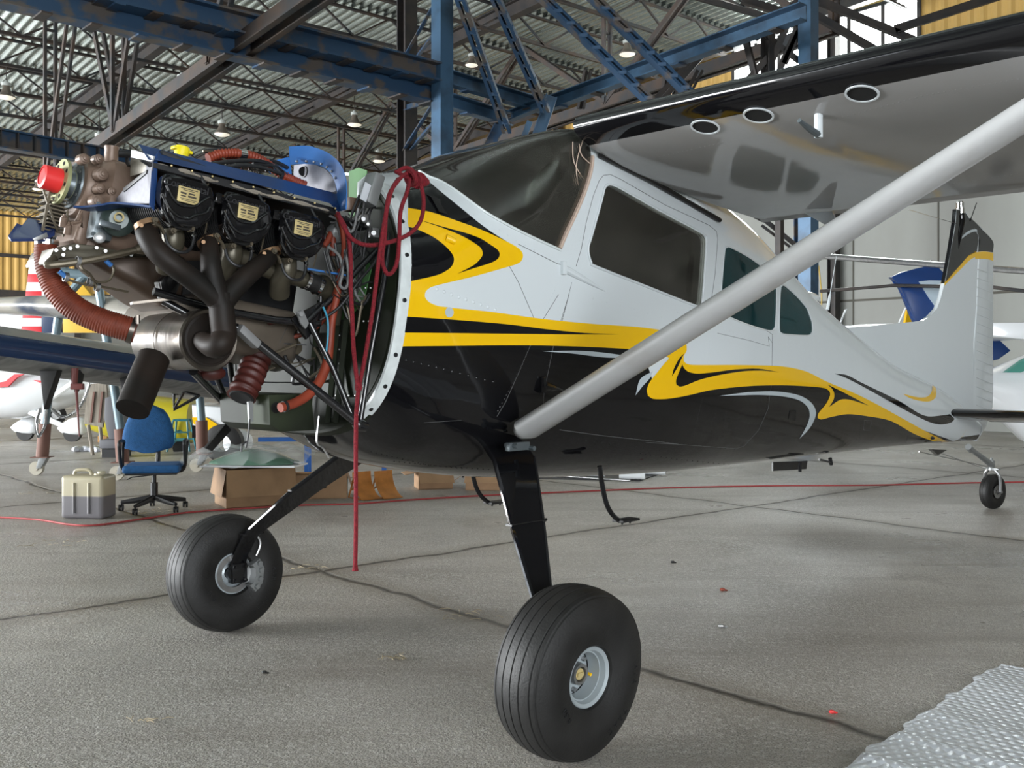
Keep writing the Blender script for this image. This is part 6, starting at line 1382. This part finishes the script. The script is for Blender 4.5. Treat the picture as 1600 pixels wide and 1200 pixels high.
# ---- workbench, black mat with white tubes behind the belly
r, p = place('workbench', 'low blue steel workbench on castors behind the landing gear', 'bench', 540, 752, math.radians(8)); bst = mat('bright_blue_bench', (.015, .09, .32), .4)
for i, (x, y) in enumerate(((-.45, 0), (.45, 0), (-.45, .5), (.45, .5), (1.4, .2))):
    bm = B(); box(bm, (x, y, .36), (.05, .05, .60)); obj('leg', bm, bst, r, smooth=False); bm = B(); cyl(bm, (x-.012, y, .04), (x+.012, y, .04), .04, .04, 12); obj('castor', bm, blk, r)
bm = B(); box(bm, (.0, .25, .64), (.95, .55, .05)); box(bm, (-.3, .0, .50), (1.4, .04, .05)); box(bm, (.9, .2, .62), (1.1, .05, .05)); obj('frame', bm, bst, r, smooth=False)
bm = B(); box(bm, (-.55, .3, .70), (.6, .3, .10), bev=.01)
for k in range(4): cyl(bm, (-.78+k*.1, .13, .70), (-.78+k*.1, .15, .70), .032, .032, 14)
tag(obj('intake_housing', bm, M['caliper']), 'grey housing with four round ports on the bench', 'part'); bpy.data.objects['intake_housing'].location = p
bm = B(); box(bm, (0, .25, .74), (.30, .2, .14), bev=.006); o = tag(obj('white_carton', bm, mat('white_card', (.6, .6, .62), .6)), 'small white carton on the blue bench', 'box'); o.location = p+Vector((.15, 0, 0))
bm = B(); P = [WZ(x, y, 0) for x, y in ((812, 748), (1000, 752), (1048, 735), (1000, 722), (800, 722))]; prism(bm, P, (0, 0, .012)); tag(obj('rubber_mat', bm, mat('black_matting', (.03, .03, .032), .6)), 'flat black mat on the floor behind the near gear leg', 'mat')
for i, (a, b_, lab, rr_) in enumerate((((835, 741), (985, 751), 'thin metal rod lying across the black mat', .014), ((880, 737), (945, 739), 'short white tube on the black mat, left one', .045), ((968, 742), (1008, 743), 'short white tube on the black mat, nearest one', .05), ((1000, 736), (1040, 737), 'short white tube on the black mat, right one', .04))):
    bm = B(); z = rr_+.013; tube(bm, [WZ(*a, z), WZ(*b_, z)], rr_, 14); tag(obj('tube', bm, WH if i else M['alu']), lab, 'tube')
# ---- wing of a second airplane with its supports (left)
q = []; 
wt = mat('dusty_navy_top', (.02, .035, .07), .35, coat=.4, c2=(.34, .32, .28), vs=1.2, thresh=(.34, .5)); wu = mat('stained_grey_underside', (.24, .24, .23), .45, c2=(.10, .10, .10), vs=3, stretch=(1, 4, 1))
navy = thing('second_airplane', 'navy low-wing airplane whose dusty wing passes behind the exhaust', 'airplane', WZ(200, 720, 0), 0)
def NL(P): return P-navy.location
A = W(-120, 530, 8.6); Bq = W(420, 606, 11.6); sp_ = (Bq-A).normalized(); chd = Vector((-.75, 1.0, -.02)); chd = (chd-sp_*chd.dot(sp_)*0).normalized(); upv = sp_.cross(chd).normalized()
if upv.z < 0: upv = -upv
bm = B(); rings = []
for t in (0, .25, .5, .75, 1):
    o_ = A.lerp(Bq, t); c = 1.7+.2*t; rings.append([NL(o_+chd*x+upv*z*1.25) for x, z in airfoil(c, .19, 14)])
R_ = [[bm.verts.new(v) for v in r_] for r_ in rings]; n = len(R_[0])
for i in range(4):
    for k in range(n):
        f = bm.faces.new((R_[i][k], R_[i][(k+1) % n], R_[i+1][(k+1) % n], R_[i+1][k])); f.material_index = 0 if k < 12 else (2 if k < 15 else 1)
bm.faces.new(R_[0][::-1]); bm.faces.new(R_[-1]); obj('wing', bm, [wt, wu, NB], navy, ang=50)
for (px, py, t, sx_) in ((73, 598, 9.6, 1), (118, 592, 9.8, .5), (193, 606, 10.2, .6)):
    bm = B(); c = NL(W(px, py, t)); prism(bm, [c+Vector((-.07*sx_, 0, .12)), c+Vector((.10*sx_, 0, .12)), c+Vector((.05*sx_, 0, -.03)), c+Vector((-.03*sx_, 0, -.26*sx_))], (0, .12, 0), .01); obj('aileron_hinge', bm, M['rubber'], navy)
bm = B(); tube(bm, [NL(W(*a, 11)) for a in ((272, 615), (272, 640), (305, 622), (312, 617))], .02, 6); tube(bm, [NL(W(*a, 11)) for a in ((272, 638), (288, 612), (310, 618))], .02, 6); obj('step_bracket', bm, M['tube'], navy)
bm = B(); tube(bm, [NL(W(117, 575, 9.7)), NL(W(116, 603, 9.7)), NL(W(119, 605, 9.7)), NL(W(124, 682, 9.7))], [.035, .03, .016, .006], 8); box(bm, NL(W(121, 604, 9.7)), (.12, .06, .06), bev=.01); obj('pitot_probe', bm, mat('red_brown_plastic', (.16, .04, .035), .5), navy)
bm = B(); rings = []
for i, (px, py, t, r_) in enumerate(((-20, 478, 13, .10), (60, 478, 12.6, .13), (140, 482, 12.2, .16), (230, 492, 12, .22), (330, 520, 12, .3), (430, 560, 12, .35))): c = NL(W(px, py, t)); rings.append([c+Vector((0, .3*math.cos(a), r_*math.sin(a))) for a in [2*PI*k/20 for k in range(20)]])
loft(bm, rings); obj('far_wing_panel', bm, [wt], navy, ang=60)
# ---- gantry legs with castors
gs = mat('pale_blue_grey_pipe', (.16, .22, .25), .4, metal=.3); gr_ = mat('rust_brown_sleeve', (.16, .08, .06), .7)
def gleg(px0, py0, px1, py1, t, lab, topz=None):
    r = thing('gantry_stand', lab, 'stand', WZ(px0, py0, 0)); base = r.location.copy(); t0 = base.y
    def g(x, y, f=0): return W(x, y, t0+f)-base
    m0 = g(px0+6, py0-28); m1 = g(px0+6+(px1-px0)*.10, py0-80); tp = g(px1, py1)
    bm = B(); tube(bm, [m1, tp], .052, 14); obj('pole', bm, gs, r)
    bm = B(); tube(bm, [m0, m1], .075, 16); obj('sleeve', bm, gr_, r)
    bm = B(); box(bm, m0, (.21, .21, .012)); obj('foot_plate', bm, gr_, r)
    bm = B(); prism(bm, [m0+Vector((-.02, -.05, 0)), m0+Vector((.08, -.05, 0)), m0+Vector((.0, -.05, -.14)), m0+Vector((-.06, -.05, -.14))], (0, .10, 0), .004); obj('castor_fork', bm, M['caliper'], r)
    bm = B(); cyl(bm, (-.02, -.03, .085), (-.02, .03, .085), .085, .085, 20); lathe(bm, [(-.04, .03), (.04, .03)], (-.02, 0, .085), (0, 1, 0), 12); obj('castor', bm, mat('cream_castor', (.40, .37, .30), .6) if 'cream_castor' not in bpy.data.materials else bpy.data.materials['cream_castor'], r)
    return r
gleg(60, 742, 103, 400, 12, 'blue grey pipe leg with rusty sleeve and castor at far left')
gleg(186, 750, 150, 420, 12, 'blue grey pipe leg passing behind the blue chair backrest')
gleg(310, 737, 300, 470, 12, 'blue grey pipe leg with rusty sleeve right of the blue chair')
bm = B(); tube(bm, [W(98, 470, 12.4), W(138, 425, 12.4)], .05, 10); tube(bm, [W(90, 425, 12.4), W(160, 432, 12.4)], .06, 10); tag(obj('gantry_crossbar', bm, gs), 'blue grey pipe joining the gantry legs behind the red duct', 'pipe')
def chain(pts, lab, r=.012):
    P = spline(pts, 14); bm = B(); acc = 0; k = 0
    for i in range(1, len(P)):
        d = P[i]-P[i-1]; m = max(1, int(d.length/.045))
        for j in range(m):
            c = P[i-1]+d*(j/m); _, a, b2 = frame(d); a2 = a if k % 2 else b2; k += 1; dd_ = d.normalized()
            ring = [c+dd_*.03*math.cos(t)+a2*.018*math.sin(t) for t in [2*PI*q/8 for q in range(8)]]; tube(bm, ring+[ring[0]], .005, 4, False)
    return tag(obj('chain', bm, M['alu'], smooth=True), lab, 'chain')
chain([W(76, 600, 12.2), W(72, 640, 12.2), W(70, 665, 12.2), W(60, 681, 12.1), W(57, 660, 12.2), W(62, 640, 12.2)], 'steel chain looped around the leftmost gantry leg')
chain([W(140, 600, 12.3), W(125, 635, 12.3), W(100, 652, 12.3), W(82, 640, 12.3)], 'steel chain sagging between the gantry legs')
for i, x in enumerate((175, 184)): chain([W(x, 440, 12.2), W(x+1, 482, 12.2)], ('short chain hanging behind the oil sump, left strand', 'short chain hanging behind the oil sump, right strand')[i])
# ---- white high-wing airplane (left background)
r, p = place('light_airplane', 'white light airplane with red swoosh and wheel fairings, far left', 'airplane', 76, 690); s = scl(p)
def G(px, py, f=0): return W(px, py, p.y+f)-p
bm = B(); rings = []
for (px, cy_, hw, hh_) in ((-80, 590, .55, .60), (-20, 598, .62, .66), (40, 600, .60, .62), (90, 598, .5, .52), (130, 592, .36, .42), (190, 580, .22, .3)): c = G(px, cy_); rings.append([c+Vector((0, hw*math.cos(a), hh_*math.sin(a))) for a in [2*PI*k/28 for k in range(28)]])
loft(bm, rings); obj('fuselage', bm, WH, r, ang=60)
bm = B(); prism(bm, [G(x, y, -.66) for x, y in ((-5, 606), (12, 604), (26, 590), (38, 584), (22, 585), (8, 596), (-5, 598))], (0, .06, 0)); prism(bm, [G(x, y, -.6) for x, y in ((52, 594), (62, 598), (78, 592), (66, 595))], (0, .08, 0)); obj('red_swoosh', bm, RD, r)
for i, (px, py, f) in enumerate(((40, 665, .3), (114, 666, -.6))):
    bm = B(); c = G(px, py, f); rings = []
    for (dx, ww, h0, h1) in ((-.28, .02, -.05, -.02), (-.2, .07, -.12, .05), (-.05, .11, -.15, .14), (.1, .12, -.16, .17), (.2, .11, -.15, .14), (.26, .06, -.10, .06)): rings.append([c+Vector((dx*.95, ww*math.cos(a), (h0+h1)/2+(h1-h0)/2*math.sin(a))) for a in [2*PI*k/16 for k in range(16)]])
    loft(bm, rings); wf = obj('wheel_fairing', bm, WH, r, ang=60)
    bm = B(); cyl(bm, c+Vector((.0, -.05, -.12)), c+Vector((.0, .05, -.12)), .15, .15, 20); obj('wheel', bm, M['rubber'], wf)
bm = B(); tube(bm, [G(18, 630), G(60, 648, -.3), G(105, 668, -.6)], [.07, .06, .04], 10); tube(bm, [G(-5, 635), G(35, 650, .3)], .04, 8); obj('gear_leg', bm, WH, r)
bm = B(); tube(bm, [G(76, 625, -.4), G(112, 600, -.8), G(160, 570, -1.2)], .05, 8); obj('wing_strut', bm, WH, r)
bm = B(); tube(bm, [G(82, 636), G(84, 655)], [.10, .05], 10); cyl(bm, G(88, 648, -.05), G(88, 648, .05), .17, .17, 20); obj('nose_wheel', bm, M['rubber'], r); bm = B(); cyl(bm, G(88, 648, -.08), G(88, 648, -.05), .08, .08, 16); obj('nose_wheel_rim', bm, M['alu'], r)
# ---- striped rudder, navy fin, yellow fin (tails behind the wing)
t_ = 15.0
r = thing('striped_rudder', 'tail rudder with red and white bands and a yellow top, left background', 'rudder', W(48, 520, t_)); b0 = r.location
edge = lambda y: 33+(48-33)*(514-y)/(514-395)
ys = [395, 414, 428, 441, 455, 469, 482, 497, 510, 520]
for i in range(len(ys)-1):
    bm = B(); y0, y1 = ys[i], ys[i+1]; P = [W(edge(y0), y0, t_)-b0, W(65, y0, t_)-b0, W(65, y1, t_)-b0, W(edge(y1), y1, t_)-b0]; prism(bm, P, (0, .10, 0), .004)
    obj('band', bm, [mat('yellow_cap', (.72, .45, .06), .4), WH, RD][0] if i == 0 else ([WH, RD][(i+1) % 2]), r)
bm = B(); P = [W(x, y, t_) for x, y in ((65, 410), (80, 470), (98, 520), (65, 520))]; prism(bm, P, (0, .12, 0), .01); tag(obj('tail_fin', bm, NB), 'navy blue fin ahead of the red and white striped rudder', 'tail')
bm = B(); P = [W(x, y, 14) for x, y in ((97, 450), (125, 440), (150, 470), (172, 520), (98, 520))]; prism(bm, P, (0, .12, 0), .01); tag(obj('tail_fin', bm, mat('warm_yellow', (.75, .45, .05), .35, coat=.4)), 'bright yellow fin visible below the red duct', 'tail')
bm = B(); P = [W(x, y, 24) for x, y in ((-10, 465), (36, 465), (34, 520), (-10, 520))]; prism(bm, P, (0, .1, 0)); tag(obj('doorway_light_panel', bm, mat('doorway_light_panel', (.8, .82, .88), .5)), 'white panel standing in for the bright doorway below the yellow wall at the far left', 'board')  # white panel added in place of daylight in the far doorway
# ---- yellow airplane and white yellow cowling parts behind the chair
r, p = place('yellow_airplane', 'mustard yellow fuselage section standing behind the blue chair', 'airplane', 275, 708); s = scl(p)
bm = B(); rings = []
for (px, a, b_) in ((150, 640, 672), (190, 622, 690), (240, 618, 700), (305, 624, 692)): c0_ = W(px, (a+b_)/2, p.y+1.1)-p; hh_ = (b_-a)/2*s*1.05; rings.append([c0_+Vector((0, .45*math.cos(t), hh_*math.copysign(abs(math.sin(t))**.7, math.sin(t)))) for t in [2*PI*k/20 for k in range(20)]])
loft(bm, rings); obj('fuselage', bm, YB, r, ang=50)
bm = B(); cyl(bm, W(282, 700, p.y+.3)-p, W(282, 700, p.y+.45)-p, .12, .12, 16); cyl(bm, W(200, 700, p.y+.3)-p, W(200, 700, p.y+.45)-p, .12, .12, 16); obj('wheel', bm, M['rubber'], r)
bm = B(); pc = WZ(345, 714, 0); P = [W(x, y, pc.y) for x, y in ((298, 632), (350, 636), (362, 660), (352, 678), (300, 672))]; prism(bm, P, (0, .9, 0), .06); o = obj('engine_cowling', bm, WH); tag(o, 'white engine cowling with yellow stripe behind the right gantry leg', 'cowling')
bm = B(); prism(bm, [W(x, y, pc.y-.03) for x, y in ((300, 652), (322, 652), (350, 670), (348, 678), (322, 672), (302, 662))], (0, .06, 0)); obj('yellow_stripe', bm, M['yellow'], o); bm = B(); prism(bm, [W(x, y, pc.y-.03) for x, y in ((300, 664), (335, 678), (330, 684), (300, 684))], (0, .06, 0)); obj('black_stripe', bm, M['black'], o)
bm = B(); tube(bm, [(pc.x-.35, pc.y+.2, 0), (pc.x-.35, pc.y+.2, .35)], .02, 6); tube(bm, [(pc.x+.2, pc.y+.2, 0), (pc.x+.2, pc.y+.2, .35)], .02, 6); obj('stand', bm, blk, o)
# ---- grey seat, wooden panel, pallet block, plastic heap, teal steps
r, p = place('grey_armchair', 'worn grey airplane seat standing behind the blue chair', 'seat', 176, 714); gm = mat('grey_vinyl', (.10, .10, .11), .6)
bm = B(); P = [W(x, y, p.y)-p for x, y in ((163, 622), (175, 618), (186, 630), (190, 668), (184, 690), (170, 690), (162, 655))]; prism(bm, P, (0, .42, 0), .03); obj('backrest', bm, gm, r); bm = B(); box(bm, (.02, .1, .20), (.36, .45, .14), bev=.04); obj('seat', bm, gm, r); bm = B(); box(bm, (.02, .1, .06), (.3, .36, .12)); obj('base', bm, blk, r)
r = thing('wooden_panel', 'weathered wooden panel with metal straps leaning beside the grey seat', 'panel', WZ(146, 712, 0)); p = r.location; bm = B(); P = [W(x, y, p.y)-p for x, y in ((140, 600), (166, 598), (168, 625), (160, 668), (131, 662), (134, 630))]; prism(bm, P, (0, .05, 0), .004); tube(bm, [W(138, 664, p.y+.1)-p, Vector((-.05, .1, 0))], .03, 8); tube(bm, [W(156, 664, p.y+.1)-p, Vector((.1, .1, 0))], .03, 8); obj('board', bm, mat('weathered_wood', (.30, .27, .22), .7, c2=(.18, .15, .12), vs=6, stretch=(4, 1, .5)), r)
for x in (141, 154): bm = B(); P = [W(x+4, 612, p.y-.02)-p, W(x+7, 612, p.y-.02)-p, W(x+2, 660, p.y-.02)-p, W(x-1, 660, p.y-.02)-p]; prism(bm, P, (0, .03, 0)); obj('strap', bm, gr_, r)
bm = B(); p = WZ(164, 690, 0); box(bm, (0, 0, .055), (.16, .25, .11)); o = obj('timber_block', bm, mat('pine', (.45, .24, .08), .6)); o.location = p; tag(o, 'orange timber block on the floor beyond the plastic heap', 'block')
bm = B(); p = WZ(152, 705, 0)
for k in range(26): sphere(bm, p+Vector((rnd.uniform(-.30, .25), rnd.uniform(-.1, .2), rnd.uniform(.02, .05))), rnd.uniform(.04, .07), 7, (1.6, 1, .7), R=Matrix.Rotation(rnd.uniform(0, 3), 3, 'Z'))
tag(obj('plastic_bag_heap', bm, mat('white_plastic_bag', (.62, .64, .70), .35, bump=1, bs=30), ang=20), 'crumpled white plastic bags on the floor left of the blue chair', 'bag', kind='stuff')
r, p = place('step_ladder', 'small teal painted step stool behind the chair armrest', 'ladder', 284, 704, .1); tl = mat('teal_paint', (.03, .20, .24), .45); s = scl(p); hh_ = 48*s; w2 = 26*s/2
bm = B(); box(bm, (0, 0, hh_), (w2*1.6, .28, .03)); obj('top_step', bm, tl, r)
for sx_ in (-1, 1):
    for sy_ in (-1, 1): bm = B(); tube(bm, [(sx_*w2*.8, sy_*.12, hh_), (sx_*w2*1.3, sy_*.24, 0)], .016, 6); obj('leg', bm, tl, r)
for z in (.35, .62): bm = B(); box(bm, (0, -.2, hh_*z), (w2*2.2, .10, .02)); box(bm, (0, .2, hh_*z), (w2*2.2, .02, .02)); obj('step', bm, tl, r)
bm = B(); sphere(bm, (0, 0, 0), .22, 14, (1, 1, .95)); o = obj('helmet_tub', bm, WH); o.location = WZ(372, 716, 0)+Vector((0, 0, .23)); tag(o, 'rounded white tub behind the plastic sheet', 'tub')
bm = B(); lathe(bm, [(-.1, .2), (-.08, .27), (.08, .27), (.1, .2), (.1, .12), (-.1, .12)], (0, 0, .27), (0, 1, 0), 24, close=True); o = obj('spare_tire', bm, M['rubber']); o.location = WZ(350, 722, 0); tag(o, 'black tyre standing behind the plastic sheet', 'tyre')
# ---- right background: blue tail, yellow fin, white airframes, long poles
r = thing('blue_tail', 'dark blue tail fin with white patch behind the white dorsal fin', 'tail', W(1450, 505, 16)); b0 = r.location; e5b = lambda *p: [W(1280+x/4.284, 280+y/4.284, 16)-b0 for x, y in p]
bm = B(); prism(bm, e5b((480, 655), (540, 625), (640, 600), (730, 580), (770, 575), (800, 590), (860, 650), (900, 760), (960, 1000), (660, 1000), (600, 850), (545, 720), (520, 680)), (0, .14, 0), .02); obj('fin', bm, mat('royal_blue_paint', (.012, .05, .20), .18, coat=.7), r)
bm = B(); prism(bm, [q_+Vector((0, -.02, 0)) for q_ in e5b((665, 685), (735, 678), (838, 680), (800, 830), (780, 860), (730, 790))], (0, .03, 0)); obj('white_patch', bm, mat('pale_blue_white', (.50, .60, .68), .2, coat=.5), r); bm = B(); prism(bm, [q_+Vector((0, -.04, 0)) for q_ in e5b((780, 705), (830, 700), (825, 715), (778, 725))], (0, .03, 0)); obj('white_mark', bm, WH, r)
bm = B(); lathe(bm, [(0, .05), (.05, .05), (.08, .02)], e5b((752, 578))[0], (0, 0, 1), 12); obj('tail_light', bm, M['chrome'], r)
bm = B(); prism(bm, [W(x, y, 17) for x, y in ((1419, 478), (1431, 503), (1432, 520), (1412, 520))], (0, .1, 0)); tag(obj('yellow_fin', bm, M['yellow']), 'thin yellow fin edge left of the dark blue tail', 'tail')
for a_, b_, lab in (((1404, 506), (1415, 481), 'short white aerial rod just left of the yellow fin edge'), ((1310, 512), (1321, 484), 'short white aerial rod beside the long aerial on the spine')): bm = B(); tube(bm, [W(*a_, 13.6), W(*b_, 13.6)], .012, 6); tag(obj('aerial_rod', bm, WH), lab, 'aerial')
r, p = place('white_airplane', 'white airplane with green stripe parked beyond the tail at right', 'airplane', 1640, 730); s = scl(p)
bm = B(); rings = []
for (px, a, b_) in ((1500, 590, 602), (1552, 576, 640), (1600, 555, 690), (1660, 540, 705), (1760, 540, 705)): c = W(px, (a+b_)/2, p.y)-p; rings.append([c+Vector((0, .5*math.cos(t), (b_-a)/2*s*math.sin(t))) for t in [2*PI*k/24 for k in range(24)]])
loft(bm, rings); obj('fuselage', bm, WH, r, ang=60)
bm = B(); prism(bm, [W(x, y, p.y-.52)-p for x, y in ((1572, 582), (1600, 562), (1620, 552), (1620, 572), (1595, 582))], (0, .1, 0)); obj('green_stripe', bm, mat('sea_green_paint', (.06, .25, .20), .3), r)
bm = B(); prism(bm, [W(x, y, p.y-.6)-p for x, y in ((1545, 504), (1700, 502), (1700, 528), (1600, 530), (1548, 527))], (0, .9, 0), .03); obj('wing', bm, WH, r); bm = B(); tube(bm, [Vector((0.2, 0, 0)), Vector((.1, 0, .6))], .05, 8); cyl(bm, (0.2, -.05, .18), (.2, .05, .18), .18, .18, 16); obj('wheel', bm, M['rubber'], r)
bm = B(); prism(bm, [W(x, y, p.y+1.5) for x, y in ((1540, 520), (1556, 525), (1580, 548), (1560, 562), (1540, 566))], (0, .2, 0), .02); tag(obj('blue_fin', bm, mat('navy_blue_fin', (.012, .05, .20), .2, coat=.5)), 'blue fin tip between rudder and white airplane', 'tail')
bm = B(); rings = []
for px, y0, y1 in ((1320, 509, 525), (1345, 506, 530), (1400, 505, 540), (1500, 500, 545)): c = W(px, (y0+y1)/2, 13.5); h_ = (y1-y0)/2/FPX*13.5; rings.append([c+Vector((0, .4*math.cos(t), h_*math.sin(t))) for t in [2*PI*k/16 for k in range(16)]])
loft(bm, rings); tag(obj('covered_wing', bm, WH), 'white wing covered with sheeting just above the tail cone', 'wing')
bm = B(); tube(bm, [W(1270, 399, 17), W(1605, 424, 14)], [.05, .045], 8); tag(obj('long_pole', bm, M['alu']), 'long pale metal pole slung across the grey wall, upper one', 'pole')
bm = B(); tube(bm, [W(1282, 455, 17), W(1395, 446, 16), W(1552, 449, 15), W(1605, 455, 14.5)], .028, 8); tag(obj('long_pole', bm, M['blackgap']), 'long thin black pole across the grey wall, lower one', 'pole')
bm = B(); tube(bm, spline([W(1279, 415, 17), W(1282, 440, 17), W(1284, 470, 17), W(1281, 490, 17)], 4), .012, 6); tag(obj('rope', bm, mat('yellow_cord', (.5, .35, .08), .7)), 'thin yellow rope hanging on the grey wall near the rear window', 'rope')
# ---- bits of litter on the concrete
for px, py, m_, lab, s_ in ((1129, 921, 'orange_hose', 'small red cap lying on the open floor', .014), (1127, 978, 'alu', 'small crumpled silver foil on the open floor', .014), (1051, 878, 'rubber', 'small black lump on the floor beyond the near wheel', .012), (413, 1050, 'rubber', 'small black lump on the floor near the far wheel', .010), (1300, 1112, 'red', 'red scrap caught in the floor joint', .010)):
    bm = B(); p = WZ(px, py, s_*.7); sphere(bm, p, s_, 7, (1.3, .9, .7)); sphere(bm, p+Vector((s_*1.4, 0, -s_*.3)), s_*.6, 6, (1.5, .8, .6)); tag(obj('litter', bm, M[m_], ang=10), lab, 'litter')
def straws(px, py, n, sp1, lab):
    bm = B(); p = WZ(px, py, 0)
    for k in range(n): a = p+Vector((rnd.uniform(-1, 1)*sp1, rnd.uniform(-1, 1)*sp1*.6, .004)); b_ = a+Vector((rnd.uniform(-.06, .06), rnd.uniform(-.05, .05), rnd.uniform(0, .01))); tube(bm, [a, a.lerp(b_, .5)+Vector((0, 0, .005)), b_], .0016, 4)
    tag(obj('straw_litter', bm, M['straw']), lab, 'straw', kind='stuff')
M['straw'] = mat('dry_straw', (.36, .30, .20), .8)
straws(618, 1030, 16, .06, 'frayed dry straw tuft on the floor between the wheels'); straws(470, 888, 14, .16, 'straw bits along the joint right of the far wheel'); straws(70, 770, 22, .28, 'straw and dust by the jerrycan'); straws(255, 800, 30, .25, 'straw and fluff under the blue chair'); straws(735, 960, 14, .2, 'straw bits along the middle floor joint'); straws(80, 850, 14, .25, 'straw bits at the left edge of the floor'); straws(230, 1125, 10, .06, 'straw bits at the lower left of the floor')
